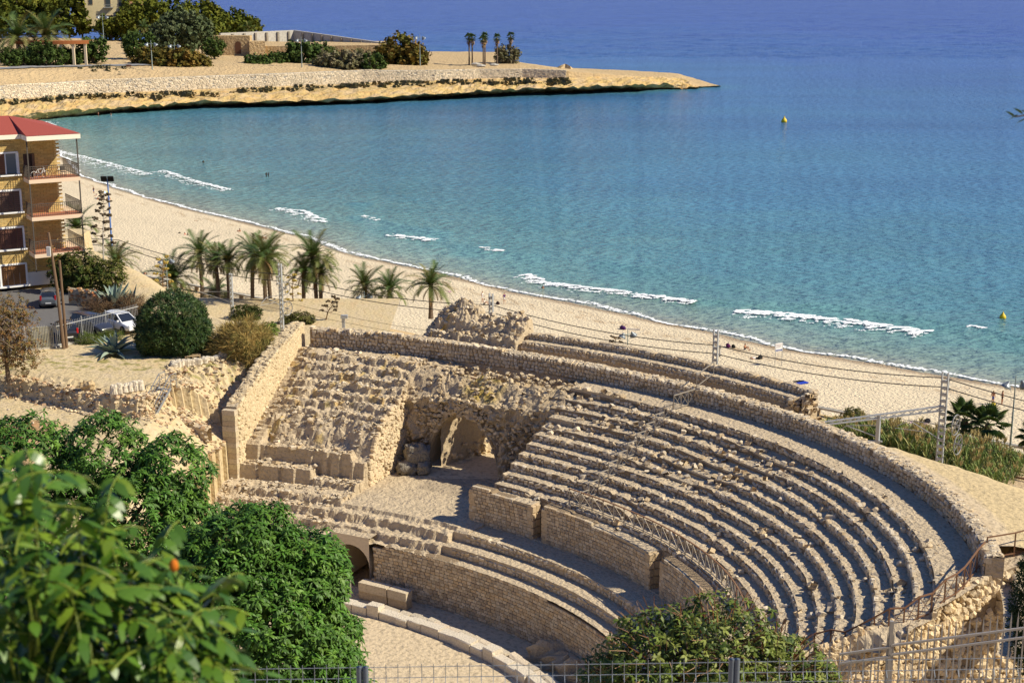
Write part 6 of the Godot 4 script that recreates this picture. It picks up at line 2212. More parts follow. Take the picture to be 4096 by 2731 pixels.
	plant("yellow_shrub", "yellowish shrub beside the steel gantry arm above the reeds", "shrub", Vector3(33.27, 7, -139.96), [[Vector3(0, 0.8, 0), Vector3(1.2, 1.0, 1.0)]], shrub, M.leaf_dull, 320, 0.26, [Color(0.13, 0.12, 0.03), Color(0.10, 0.11, 0.03)], 0.0, "", 0.3, 0.5, "foliage")
	plant("grass_tuft", "weedy green tuft behind the bar fence under the parked cars", "weeds", Vector3(-35.02, 20, -120.58), [[Vector3(0, 0.2, 0), Vector3(1.2, 0.5, 0.5)], [Vector3(1.5, 0.2, -1.2), Vector3(1.2, 0.45, 0.5)]], straw, M.leaf_dull, 260, 0.45, [Color(0.16, 0.20, 0.04), Color(0.12, 0.17, 0.04)], 0.0, "", 0.1, 0.2, "blades")
	plant("brown_scrub", "dry brown scrub between the white car and the big agave", "scrub", Vector3(-34.1, 20, -130.74), [[Vector3(0, 0.8, 0), Vector3(1.6, 1.1, 1.2)], [Vector3(-3.0, 0.6, -0.5), Vector3(1.5, 0.9, 1.0)]], straw, M.dry, 500, 0.5, [Color(0.16, 0.10, 0.06), Color(0.2, 0.13, 0.07)], 0.0, "", 0.2, 0.8, "foliage")
	agave("big blue-green agave standing alone on the bare terrace", Vector3(-32.06, 20, -117.09), 1.45, 34)
	agave("sprawling agave above the white car with long bent leaves", Vector3(-35.99, 20.3, -132.42), 1.75, 34, 0.35)
	agave("second sprawling agave leaning towards the round bush", Vector3(-34.44, 20.2, -132.15), 1.5, 16, 0.4)
	century_stalk("very tall pale flower stalk with many small side heads, beside the blue floodlight pole", Vector3(-39.58, 20, -142.64), 9.2, 22, Vector2(0.5, -0.2), false, true)
	century_stalk("yellow flowering stalk beside the first street lamp", Vector3(-38.63, 14, -162.27), 5.2, 12, Vector2(0.3, 0), true)
	century_stalk("leaning dry flower stalk beside the small grey post", Vector3(-22.37, 9, -174.03), 3.2, 11, Vector2(1.6, 0), false)
	century_stalk("small flower stalk on the sand beside the double street lamp", Vector3(12.2, 5, -173.96), 2.4, 8, Vector2(0.2, 0), false)
	century_stalk("yellow flowering stalk behind the wheels of the mast", Vector3(-27.58, 6.5, -184.64), 6.2, 12, Vector2(0.0, 0), true)
	# reeds beside the railway
	var reed := MB.new()
	for k in 7:
		var a := k * 2.4
		var d := Vector3(cos(a) * 0.35, 1.0, sin(a) * 0.35).normalized()
		reed.col = Color(1, 1, 1) * rng.randf_range(0.8, 1.15)
		leaf_quad(reed, Vector3(0, 0.2 + k * 0.1, 0), d, Vector3(-sin(a), 0, cos(a)), 0.75, 0.07, 0.9, 3)
	reed.col = Color(0.8, 0.85, 0.5)
	reed.bar(Vector3(0, -0.3, 0), Vector3(0, 1.2, 0), 0.02)
	var plume := MB.new()
	for k in 14:
		plume.col = Color(1, 1, 1) * rng.randf_range(0.85, 1.1)
		leaf_quad(plume, Vector3(0, 0.02 * k, 0), Vector3(jit(0.35), 1, jit(0.35)).normalized(), Vector3(1, 0, 0).rotated(Vector3.UP, k), 0.6, 0.1, 0.3, 2)
	var rx := []
	var rc := []
	var px := []
	for n in 2600:
		var f := rng.randf()
		var a: Vector3 = Vector3(29.29, 9, -133.45).lerp(Vector3(41.7, 9, -118.1), f) + Vector3(jit(1.0), 0, jit(1.0))
		var p := a + Vector3(PIN.x, 0, PIN.y) * rng.randf_range(-6.0, 2.5) * (0.4 + f) + Vector3(0, 0.1 * jit(1.0), 0)
		var q := Vector2(p.x, p.z) - PROM
		p.y = strip_y(q.dot(PIN), q.dot(PDIR)) - 0.1
		var s := rng.randf_range(0.8, 1.6) * (0.5 + 0.5 * smoothstep(0.0, 0.4, f)) * (1.0 - 0.3 * smoothstep(0.7, 1.0, f))
		rx.append(Transform3D(Basis(Vector3.UP, rng.randf() * TAU) * Basis(Vector3(1, 0, 0), jit(0.15)) * Basis.from_scale(Vector3(s, s, s)), p))
		rc.append([Color(0.2, 0.27, 0.08), Color(0.26, 0.31, 0.1), Color(0.34, 0.33, 0.13), Color(0.15, 0.215, 0.065)][n % 4] * rng.randf_range(0.85, 1.15))
		if n % 7 == 0: px.append(Transform3D(Basis(Vector3.UP, rng.randf() * TAU).scaled(Vector3(s, s, s) * 0.8), p + Vector3(0, s * 1.15, 0)))
	tag(multi("reeds", reed.mesh(), M.leaf_dull, rx, rc), "bank of green reeds along the railway below the catenary mast", "reeds", "", "stuff")
	tag(multi("reed_plumes", plume.mesh(), M.dry, px, range(px.size()).map(func(_i): return Color(0.55, 0.44, 0.2))), "straw coloured plumes above the reed bank", "reeds", "", "stuff")

# ---------------------------------------------------------------- railway: masts, cables, lamps
func lattice_mast(label: String, base: Vector3, hgt: float, called := "catenary_mast", w := 0.42) -> Node3D:
	var t := thing(called, base, label, "mast", atan2(-PDIR.y, PDIR.x), "catenary masts of the railway")
	for s in [-1.0, 1.0]:
		var m := MB.new()
		m.box(Vector3(w * 0.5 * s, hgt * 0.5, 0), Vector3(0.09, hgt, 0.2))
		part("channel", m.mesh(), M.mast_steel, t)
	var n := int(hgt / 0.55)
	for k in n:
		var m := MB.new()
		for z in [-0.09, 0.09]: m.box(Vector3(0, 0.3 + k * 0.55, z), Vector3(w, 0.22, 0.02))
		part("batten", m.mesh(), M.mast_steel, t)
	var f := MB.new()
	f.box(Vector3(0, 0.1, 0), Vector3(0.9, 0.5, 0.7))
	part("footing", f.mesh(), M.concrete, t)
	return t

func spoked_wheel(parent: Node3D, at: Vector3, r: float):
	var m := MB.new()
	m.col = Color(0.6, 0.58, 0.55)
	var ring := []
	for q in 25: ring.append(at + Vector3(0, cos(TAU * q / 24.0) * r, sin(TAU * q / 24.0) * r))
	m.tube(ring, [0.05], 6, false)
	for q in 6: m.bar(at, at + Vector3(0, cos(TAU * q / 6.0) * r, sin(TAU * q / 6.0) * r), 0.045)
	m.bar(at - Vector3(0.3, 0, 0), at + Vector3(0.3, 0, 0), 0.12)
	part("tension_wheel", m.mesh(), M.mast_steel, parent)

func bracket(parent: Node3D, y: float, side: float):
	var m := MB.new()
	m.bar(Vector3(0, y, 0), Vector3(0.1, y, 0.75 * side), 0.07)
	m.bar(Vector3(0, y - 0.8, 0), Vector3(0.1, y - 0.8, 0.75 * side), 0.07)
	m.bar(Vector3(0.1, y - 0.95, 0.6 * side), Vector3(0.1, y + 0.1, 0.6 * side), 0.08)
	part("cable_bracket", m.mesh(), M.mast_steel, parent)
	for yy in [y, y - 0.8]:
		var q := MB.new()
		q.col = Color(0.12, 0.10, 0.09)
		for k in 3: q.lathe(Vector3(0.1, yy - 0.16 + k * 0.08, 0.62 * side), [Vector2(0.03, 0), Vector2(0.1, 0.02), Vector2(0.1, 0.045), Vector2(0.03, 0.07)], 8)
		part("insulator", q.mesh(), M.matte, parent)

func cantilever(parent: Node3D, y: float, out: Vector3):
	# tube arm that holds the contact wire
	var m := MB.new()
	m.bar(Vector3(0, y - 1.0, 0), Vector3(out.x, y + 0.25, out.z) * Vector3(0.72, 1, 0.72), 0.06)
	m.bar(Vector3(0, y + 0.3, 0), Vector3(out.x * 0.72, y + 0.25, out.z * 0.72), 0.04)
	m.bar(Vector3(out.x * 0.72, y + 0.25, out.z * 0.72), Vector3(out.x, y - 0.35, out.z), 0.05)
	m.bar(Vector3(out.x * 0.3, y - 0.5, out.z * 0.3), Vector3(out.x * 1.05, y - 0.55, out.z * 1.05), 0.04)
	part("cantilever_arm", m.mesh(), M.mast_steel, parent)

func wire(label: String, pts: Array, sag: float, r: float, group: String):
	var t := thing("overhead_cable", pts[0], label, "cable", 0.0, group)
	for i in pts.size() - 1:
		var l := []
		for k in 13:
			var f := k / 12.0
			l.append(pts[i].lerp(pts[i + 1], f) - Vector3(0, sag * 4.0 * f * (1.0 - f) * pts[i].distance_to(pts[i + 1]) / 30.0, 0) - pts[0])
		var m := MB.new()
		m.tube(l, [r], 5, false)
		part("span", m.mesh(), M.cable, t)

func street_lamp(label: String, base: Vector3, hgt: float, size := 1.0, double := true, turn := 0.6, group := "double street lamps on the promenade"):
	var t := thing("street_lamp", base, label, "street lamp", turn, group)
	var m := MB.new()
	m.col = Color(0.3, 0.36, 0.34)
	m.tube([Vector3(0, 0, 0), Vector3(0, hgt * 0.5, 0), Vector3(0, hgt + 0.5 * size, 0)], [0.09 * size, 0.065 * size, 0.03 * size], 8)
	part("pole", m.mesh(), M.matte, t)
	for s in ([-1.0, 1.0] if double else [1.0]):
		var a := MB.new()
		a.col = Color(0.3, 0.36, 0.34)
		a.bar(Vector3(0, hgt - 0.15, 0), Vector3(0.45 * s * size, hgt, 0), 0.05 * size)
		part("arm", a.mesh(), M.matte, t)
		var h := MB.new()
		h.col = Color(0.55, 0.6, 0.64)
		h.lathe(Vector3.ZERO, [Vector2(0.36, -0.34), Vector2(0.33, -0.2), Vector2(0.16, 0.0), Vector2(0.07, 0.16), Vector2(0.0, 0.2)], 12)
		var o := part("lamp_shade", h.mesh(), M.steel, t)
		o.transform = Transform3D(Basis(Vector3(0, 0, 1), 0.5 * s) * Basis.from_scale(Vector3(size, size, size)), Vector3(0.55 * s * size, hgt - 0.05, 0))
		var g := MB.new()
		g.col = Color(0.8, 0.8, 0.76)
		g.blob(Vector3(0, -0.3, 0), Vector3(0.25, 0.12, 0.25), nf, 0.0, 8, 5)
		part("bulb_glass", g.mesh(), M.paint, o)

func make_railway():
	mat("mast_steel", lin(0.42, 0.44, 0.45), 0.55, {"metal": 0.3, "tex": TEX.soft, "scale": 1.5, "spec": 0.4})
	var m1 := lattice_mast("grey lattice catenary mast hung with two big spoked wheels among the palms", Vector3(-26.2, 9, -166.4), 8.9)
	spoked_wheel(m1, Vector3(0.95, 6.2, 0.2), 0.75)
	spoked_wheel(m1, Vector3(1.15, 3.9, 0.2), 0.8)
	bracket(m1, 7.5, 1.0)
	cantilever(m1, 5.0, Vector3(-0.5, 0, 2.6))
	var m2 := lattice_mast("pale catenary post with a bent tube arm in front of the date palms", Vector3(-33.4, 9, -174.7), 6.1, "catenary_mast", 0.36)
	cantilever(m2, 3.6, Vector3(-4.3, 0, 3.2))
	var m3 := lattice_mast("short visible mast top above the ruined mound", Vector3(-2.1, 9, -147.2), 9.55)
	bracket(m3, 9.2, 0.6)
	var m4 := lattice_mast("catenary mast rising behind the topmost seat tier", Vector3(18.3, 9, -130.8), 9.75)
	bracket(m4, 8.1, -1.0)
	cantilever(m4, 5.9, Vector3(-3.2, 0, 0.8))
	var m5 := lattice_mast("tall catenary mast in the reeds with a long gantry arm and two spoked wheels", Vector3(35.2, 9, -117.6), 9.35, "catenary_mast", 0.5)
	bracket(m5, 8.65, -1.0)
	spoked_wheel(m5, Vector3(1.05, 5.0, -0.3), 0.85)
	spoked_wheel(m5, Vector3(1.35, 3.4, -0.3), 0.85)
	# gantry: two chords with zig-zag lacing, from the tall mast across the track
	var inv := m5.transform.affine_inverse()
	var a0: Vector3 = inv * Vector3(35.2, 15.1, -117.6)
	var a1: Vector3 = inv * Vector3(24.9, 14.2, -116.4)
	for k in [-1.0, 1.0]:
		for yy in [0.0, 0.4]:
			var g := MB.new()
			g.bar(a0 + Vector3(0, yy, 0.14 * k), a1 + Vector3(0, yy * 0.6, 0.14 * k), 0.08)
			part("gantry_chord", g.mesh(), M.mast_steel, m5)
	for k in 14:
		var g := MB.new()
		var p := a0.lerp(a1, k / 14.0)
		var q := a0.lerp(a1, (k + 1) / 14.0)
		g.bar(p + Vector3(0, 0, 0.14), q + Vector3(0, 0.36, 0.14), 0.05)
		g.bar(p + Vector3(0, 0.36, -0.14), q + Vector3(0, 0, -0.14), 0.05)
		part("lacing", g.mesh(), M.mast_steel, m5)
	var hang := MB.new()
	var hp := a0.lerp(a1, 0.52)
	hang.box(hp + Vector3(0, -0.9, 0), Vector3(0.3, 2.4, 0.25))
	part("drop_post", hang.mesh(), M.mast_steel, m5)
	var hb := MB.new()
	hb.bar(hp + Vector3(0, -1.6, 0), hp + Vector3(-2.6, -1.0, 0.5), 0.07)
	hb.bar(hp + Vector3(0, -0.6, 0), hp + Vector3(-2.6, -1.0, 0.5), 0.05)
	hb.bar(hp + Vector3(-2.6, -1.0, 0.5), hp + Vector3(-3.3, -1.7, 0.6), 0.06)
	hb.bar(hp + Vector3(0.4, -1.9, 0), hp + Vector3(-1.2, -2.1, 0.3), 0.14)
	part("cantilever_arm", hb.mesh(), M.mast_steel, m5)
	cantilever(m5, 4.6, Vector3(-3.6, 0, 0.6))
	var sp := thing("signal_post", Vector3(-18.5, 9, -160.3), "small grey box-topped post beside the leaning flower stalk", "post")
	var sm := MB.new()
	sm.box(Vector3(0, 2.0, 0), Vector3(0.32, 4.0, 0.3))
	part("post", sm.mesh(), M.mast_steel, sp)
	var sb := MB.new()
	sb.box(Vector3(0.1, 4.15, 0), Vector3(0.75, 0.35, 0.5))
	part("box", sb.mesh(), M.mast_steel, sp)
	# cables
	var top := [prom(-20, 23.2, 17.6), prom(27, 23.2, 17.1), Vector3(-26.0, 16.5, -167.0), Vector3(-2.0, 17.2, -147.9), Vector3(18.4, 17.1, -131.6), Vector3(35.3, 17.65, -118.4), Vector3(60, 16.8, -98)]
	var low := []
	for p in top: low.append(p - Vector3(0, 0.78, 0))
	wire("upper black feeder cable strung along the catenary masts", top, 0.75, 0.045, "cables along the railway")
	wire("lower black feeder cable strung along the catenary masts", low, 0.75, 0.045, "cables along the railway")
	var cat := []
	var con := []
	for p in top:
		cat.append(Vector3(p.x - 1.9, 14.6, p.z + 2.4)); con.append(Vector3(p.x - 1.9, 13.4, p.z + 2.4))
	wire("thin carrying wire over the near track", cat, 0.55, 0.018, "cables along the railway")
	wire("thin contact wire over the near track", con, 0.05, 0.018, "cables along the railway")
	wire("thin guy wire from the wooden pole to the apartment block", [Vector3(-36.85, 20, -118.81) + Vector3(0, 7.2, 0), Vector3(-47.01, 20.4, -142.17) + Vector3(0, 4.0, 1.0)], 1.2, 0.02, "thin wires by the apartment block")
	# wooden pole at the parking lot
	var wp := thing("wooden_pole", Vector3(-36.6, 20, -118.81), "tall brown wooden pole leaning in front of the parked cars", "pole")
	var pm := MB.new()
	pm.tube([Vector3(0, -0.2, 0), Vector3(-0.2, 5.0, 0), Vector3(-0.55, 9.6, 0)], [0.15, 0.13, 0.10], 8)
	part("pole", pm.mesh(), M.wood, wp)
	var pm2 := MB.new()
	pm2.tube([Vector3(0.15, -0.2, -0.3), Vector3(0.1, 7.3, -0.2)], [0.13, 0.1], 8)
	part("brace_pole", pm2.mesh(), M.wood, wp)
	var bxm := MB.new()
	bxm.col = Color(0.6, 0.6, 0.58)
	bxm.box(Vector3(-0.6, 8.1, 0.15), Vector3(0.3, 0.75, 0.25))
	part("meter_box", bxm.mesh(), M.matte, wp)
	# lamps
	street_lamp("double street lamp beside the short bushy palm", Vector3(-46.7, 5.4, -199.2), 6.6, 1.2)
	street_lamp("double street lamp in front of the palm trunk past the leaning stalk", Vector3(-19.0, 5.0, -188.6), 4.4, 1.2)
	street_lamp("double street lamp standing on the sand behind the upper tiers", Vector3(13.7, 4.0, -172.5), 4.3, 1.25)
	street_lamp("tall double street lamp beyond the fan palms", Vector3(46.2, 5.0, -132.7), 8.3, 1.35, true, 0.2)
	# blue pole with floodlights
	var bp := thing("floodlight_pole", Vector3(-59.8, 5.0, -221.0), "tall thin blue pole carrying a black floodlight above the beach", "floodlight")
	var bpm := MB.new()
	bpm.col = Color(0.11, 0.22, 0.52)
	bpm.tube([Vector3.ZERO, Vector3(0, 8, 0), Vector3(0, 15.0, 0)], [0.17, 0.13, 0.10], 8)
	part("pole", bpm.mesh(), M.matte, bp)
	for k in [-1.0, 1.0]:
		var h := MB.new()
		h.col = Color(0.02, 0.02, 0.022)
		h.box(Vector3(0.5 * k, 15.1, 0.1), Vector3(0.85, 0.75, 0.3), Basis(Vector3(1, 0, 0), 0.4))
		part("lamp_head", h.mesh(), M.matte, bp)
	# iron fence along the railway, behind the bush
	var rf := thing("railway_fence", Vector3(-37, 9, -172), "dark iron bar fence between the railway and the palms", "fence")
	mat("dark_iron", lin(0.07, 0.06, 0.05), 0.7)
	for k in 84:
		var m := MB.new()
		m.bar(Vector3.ZERO, Vector3(0, 1.9, 0), 0.035)
		part("bar", m.mesh(), M.dark_iron, rf).position = prom(34.0 + k * 0.17, 16.0, 8.9) - rf.position
	for yy in [0.3, 1.6]:
		var m := MB.new()
		m.bar(prom(34, 16.0, 8.9 + yy) - rf.position, prom(48.4, 16.0, 8.9 + yy) - rf.position, 0.05)
		part("rail", m.mesh(), M.dark_iron, rf)
	# tracks (mostly behind the seating)
	for k in 2:
		var tr := thing("railway_track", prom(50, 18.5 + 6 * k, 9.1), ["railway track nearer the sea behind the amphitheatre", "railway track nearer the amphitheatre behind the reeds"][k], "railway track", 0.0, "railway tracks")
		for s in [-0.8, 0.8]:
			var m := MB.new()
			m.bar(prom(-120, 18.5 + 6 * k + s, 9.22) - tr.position, prom(260, 18.5 + 6 * k + s, 9.22) - tr.position, 0.07, 0.15)
			part("rail", m.mesh(), M.rusty, tr)

# ---------------------------------------------------------------- near the balcony
func make_near():
	# large green trees on the slope
	var drop := clump("drooping", 11, 1.0, 0.26, 1.25, 1.0, 3)
	var g := [Color(0.075, 0.18, 0.022), Color(0.095, 0.21, 0.028), Color(0.06, 0.14, 0.02), Color(0.12, 0.23, 0.03), Color(0.085, 0.17, 0.03)]
	var trees := [
		["bright green leafy tree reaching up to the dig, farther of the two", Vector3(-14.52, 24.72, -46), [[Vector3(-15.68, 34.4, -46), 1.75], [Vector3(-13.05, 34.77, -46), 1.45], [Vector3(-10.86, 34.42, -45.5), 1.25], [Vector3(-14.69, 32.32, -45), 2.2], [Vector3(-11.62, 32.81, -44.5), 2.0], [Vector3(-10.35, 32.77, -45), 1.2], [Vector3(-13.49, 29.63, -44), 3.0]]],
		["bright green leafy tree in front of the archway, nearer of the two", Vector3(-7.62, 26.01, -41), [[Vector3(-7.3, 33.83, -41), 1.15], [Vector3(-8.1, 33.08, -41), 1.7], [Vector3(-6.2, 32.67, -41), 1.5], [Vector3(-5.49, 33.08, -41), 0.75], [Vector3(-7.06, 31.52, -40.5), 2.2], [Vector3(-5.56, 30.6, -41), 1.25], [Vector3(-9.07, 31.93, -40.5), 1.9], [Vector3(-6.24, 29.58, -40.5), 1.9], [Vector3(-5.27, 29.68, -41), 0.9]]]]
	for t in trees:
		var blobs := []
		for b in t[2]: blobs.append([b[0] - t[1], Vector3(b[1], b[1] * 1.02, b[1])])
		plant("leafy_tree", t[0], "tree", t[1], blobs, drop, M.leaf, 6500, 0.26, g, 0.22, "green trees below the balcony", 0.62, 0.35)
	# reddish green bush behind the wire fence
	var lo := clump("bush_leaf", 8, 1.0, 0.34, 0.9, 0.9, 3)
	var bc := [Color(0.11, 0.155, 0.022), Color(0.15, 0.20, 0.03), Color(0.06, 0.095, 0.018), Color(0.21, 0.24, 0.05)]
	var bb: Vector3 = Vector3(3.13, 37.91, -22)
	var bush = plant("glossy_bush", "rounded bush with glossy leaves and reddish twigs behind the wire fence", "bush", bb, [[Vector3(2.39, 39.21, -22) - bb, Vector3(1.05, 0.95, 1.0)], [Vector3(3.29, 39.36, -22) - bb, Vector3(1.05, 1.0, 1.0)], [Vector3(4.17, 38.98, -22) - bb, Vector3(0.95, 0.8, 0.9)], [Vector3(1.7, 38.68, -22) - bb, Vector3(0.75, 0.75, 0.8)], [Vector3(4.86, 38.53, -22) - bb, Vector3(0.6, 0.75, 0.7)]], lo, M.leaf, 2600, 0.12, bc, 0.0, "", 0.55, 0.5, "foliage")
	var tw := MB.new()
	for k in 420:
		var c: Vector3 = [Vector3(2.39, 39.21, -22), Vector3(3.29, 39.36, -22), Vector3(4.17, 38.98, -22), Vector3(1.7, 38.68, -22), Vector3(4.86, 38.53, -22)][k % 5] - bb
		var d := Vector3(jit(1), rng.randf_range(-0.2, 1.0), jit(1)).normalized()
		var R: float = [1.05, 1.08, 0.95, 0.78, 0.66][k % 5]
		tw.col = [Color(0.24, 0.10, 0.04), Color(0.32, 0.2, 0.12), Color(0.2, 0.12, 0.07)][k % 3]
		tw.tube([c + d * R * 0.5, c + d * R * 0.85 + Vector3(jit(0.1), 0.05, jit(0.1)), c + d * R * (1.04 + rng.randf() * 0.1)], [0.012, 0.008, 0.004], 3, false)
	tag(part("twigs", tw.mesh(), M.matte, bush), "", "", "", "stuff")
	var sh: Vector3 = Vector3(3.53, 40.39, -22)
	var shoot := MB.new()
	shoot.col = Color(0.12, 0.1, 0.04)
	shoot.tube([Vector3(0, -0.5, 0), Vector3.ZERO], [0.012, 0.006], 4)
	shoot.col = Color(0.05, 0.085, 0.02)
	for k in 14:
		var a := k * 2.4
		leaf_quad(shoot, Vector3(0, -0.42 + k * 0.033, 0), Vector3(cos(a), 0.5, sin(a)).normalized(), Vector3(-sin(a), 0, cos(a)), 0.13, 0.045, 0.7, 3)
	part("shoot", shoot.mesh(), M.leaf, bush).position = sh - bb
	vine()
	wire_fence()
	spear_fence()
	# dark cypress at the edge and a hanging twig
	plant("dark_cypress", "dark narrow evergreen beside the retaining wall at the edge of the picture", "tree", Vector3(15.1, 30.52, -40), [[Vector3(0.0, 1.6, 0), Vector3(0.75, 2.1, 0.8)]], clump("oleander", 12, 1.0, 0.22, 0.5, 0.9), M.leaf_dull, 900, 0.16, [Color(0.03, 0.05, 0.018), Color(0.04, 0.06, 0.02)], 0.1, "", 0.5)
	var tp: Vector3 = Vector3(2.37, 49.34, -7)
	var twg := thing("hanging_twig", tp, "small leafy twig poking in at the edge over the sea", "twig")
	var tm := MB.new()
	tm.col = Color(0.06, 0.12, 0.02)
	for k in 8:
		var a := k * 2.1
		leaf_quad(tm, Vector3(0.05 - 0.012 * k, 0.01 * jit(1.0), 0), Vector3(-0.7, sin(a), 0.3 * cos(a)).normalized(), Vector3(0, 0.6, 0.8), 0.06, 0.02, 0.6, 3)
	part("leaves", tm.mesh(), M.leaf, twg)
	var ts := MB.new()
	ts.col = Color(0.12, 0.08, 0.04)
	ts.tube([Vector3(0.3, 0.05, 0), Vector3(-0.04, 0, 0)], [0.006, 0.003], 4)
	part("stem", ts.mesh(), M.matte, twg)

func pinnate(v: int) -> ArrayMesh:
	var key := "pinnate%d" % v
	if CL.has(key): return CL[key]
	var mb := MB.new()
	var n = [9, 7, 11][v]
	var pts := []
	for i in 8:
		var f := i / 7.0
		pts.append(Vector3(0.19 * f, 0.05 * sin(f * 2.2) - 0.05 * f * f * (v + 1), 0))
	mb.col = Color(0.20, 0.26, 0.03)
	mb.tube(pts, [0.0028, 0.0026, 0.0024, 0.002, 0.0018, 0.0016, 0.0014, 0.001], 5, false)
	for i in n:
		var f := clampf((i / 2 + 0.9) / (n * 0.5 + 0.3), 0, 1) if i < n - 1 else 1.0
		var p: Vector3 = pts[mini(int(f * 7.0), 7)]
		var s := 1.0 if i % 2 else -1.0
		var d := Vector3(0.55, -0.12 + jit(0.15), s * 0.85) if i < n - 1 else Vector3(1, -0.25, 0)
		mb.col = [Color(0.06, 0.135, 0.016), Color(0.085, 0.17, 0.018), Color(0.15, 0.23, 0.02), Color(0.04, 0.1, 0.016)][rng.randi() % 4]
		leaf_quad(mb, p, d.normalized(), d.cross(Vector3.UP).normalized().rotated(d.normalized(), jit(0.35)), rng.randf_range(0.055, 0.075), 0.027, 0.75, 4)
	CL[key] = mb.mesh(true)
	return CL[key]

func vine():
	# climbing shrub right below the lens, out of focus
	var base: Vector3 = Vector3(-1.07, 48.01, -3.4)
	var t := thing("climbing_vine", base, "blurred climbing vine with compound leaves close to the balcony", "vine")
	var gm := mat("vine_leaf", lin(1, 1, 1), 0.35, {"spec": 0.45, "back": Color(0.5, 0.6, 0.2)})
	var rims := [Vector3(-1.26, 48.84, -3.4), Vector3(-1.16, 48.83, -3.4), Vector3(-1.09, 48.78, -3.4), Vector3(-1.02, 48.69, -3.4), Vector3(-0.93, 48.63, -3.4), Vector3(-0.85, 48.59, -3.4), Vector3(-0.79, 48.51, -3.4), Vector3(-0.75, 48.44, -3.4), Vector3(-0.71, 48.36, -3.4), Vector3(-0.71, 48.27, -3.4)]
	var root: Vector3 = Vector3(-1.25, 48.01, -3.5)
	var stems := MB.new()
	for k in 330:
		var f := rng.randf()
		var x := f * (rims.size() - 1)
		var i := mini(int(x), rims.size() - 2)
		var rim: Vector3 = rims[i].lerp(rims[i + 1], x - i)
		var depth := pow(rng.randf(), 0.75) if k > 44 else rng.randf() * 0.12
		var p := rim.lerp(root + Vector3(f * 0.4 - 0.1, 0, 0), depth * 0.85) + Vector3(jit(0.03), jit(0.03), jit(0.22))
		var out := (rim - root).normalized()
		var b := Basis(Vector3.UP, rng.randf() * TAU)
		if k <= 44: b = Basis(Vector3.UP, atan2(-jit(0.8), out.x + jit(0.6)))
		b = b * Basis(Vector3(0, 0, 1), rng.randf_range(-0.5, 0.35))
		var s := rng.randf_range(0.8, 1.15)
		part("compound_leaf", pinnate(rng.randi() % 3), gm, t).transform = Transform3D(b * Basis.from_scale(Vector3(s, s, s)), p - b * Vector3(0.15, 0, 0) - base)
		if k % 9 == 0:
			stems.col = Color(0.25, 0.3, 0.05)
			stems.tube([root - base, (root - base).lerp(p - base, 0.6) + Vector3(0, 0.06, 0), p - base], [0.005, 0.004, 0.002], 5, false)
	part("stems", stems.mesh(true), M.matte, t)
	var bl := MB.new()
	bl.col = Color(0.55, 0.16, 0.02)
	bl.blob(Vector3.ZERO, Vector3(0.012, 0.016, 0.012), nf, 0.4, 8, 6)
	part("withered_flower", bl.mesh(true), M.leaf_dull, t).position = Vector3(-0.82, 48.6, -3.4) - base

func wire_fence():
	# folded wire mesh panels on paired tube posts
	var f := thing("wire_fence", Vector3(-0.72, 43.64, -13), "grey welded wire fence crossing the bottom of the view", "fence")
	mat("wire", lin(0.33, 0.36, 0.38), 0.45, {"metal": 0.5, "spec": 0.5})
	var a: Vector3 = Vector3(-3.27, 43.59, -13)
	var b: Vector3 = Vector3(4.94, 43.72, -13)
	var org := f.position
	var prof := [Vector2(0.0, 0.0), Vector2(-0.11, 0.0), Vector2(-0.16, 0.045), Vector2(-0.21, 0.0), Vector2(-0.55, 0.0)]
	var d := (b - a).normalized()
	for q in [0.0, -0.11, -0.21, -0.4]:
		var m := MB.new()
		m.tube([a + Vector3(0, q, 0) - org, b + Vector3(0, q, 0) - org], [0.0035], 5, false)
		part("horizontal_wire", m.mesh(), M.wire, f)
	var vm := MB.new()
	for i in 4:
		vm.bar(Vector3(0, prof[i].x + (0.03 if i == 0 else 0.0), prof[i].y), Vector3(0, prof[i + 1].x, prof[i + 1].y), 0.006)
	var vmesh := vm.mesh()
	var n := int(a.distance_to(b) / 0.112)
	for k in n:
		part("vertical_wire", vmesh, M.wire, f).position = a.lerp(b, (k + 0.5) / n) - org
	for px in [Vector3(-1.44, 43.62, -13), Vector3(-1.38, 43.62, -13), Vector3(2.05, 43.75, -12.9), Vector3(2.1, 43.75, -12.9)]:
		var m := MB.new()
		m.tube([Vector3(0, -1.5, 0), Vector3(0, 0.0, 0)], [0.028], 10)
		part("post", m.mesh(true), mat("post_paint", lin(0.16, 0.19, 0.23), 0.4, {"metal": 0.3, "spec": 0.5}) if not M.has("post_paint") else M.post_paint, f).position = px - org + Vector3(0, 0.02, 0.03)

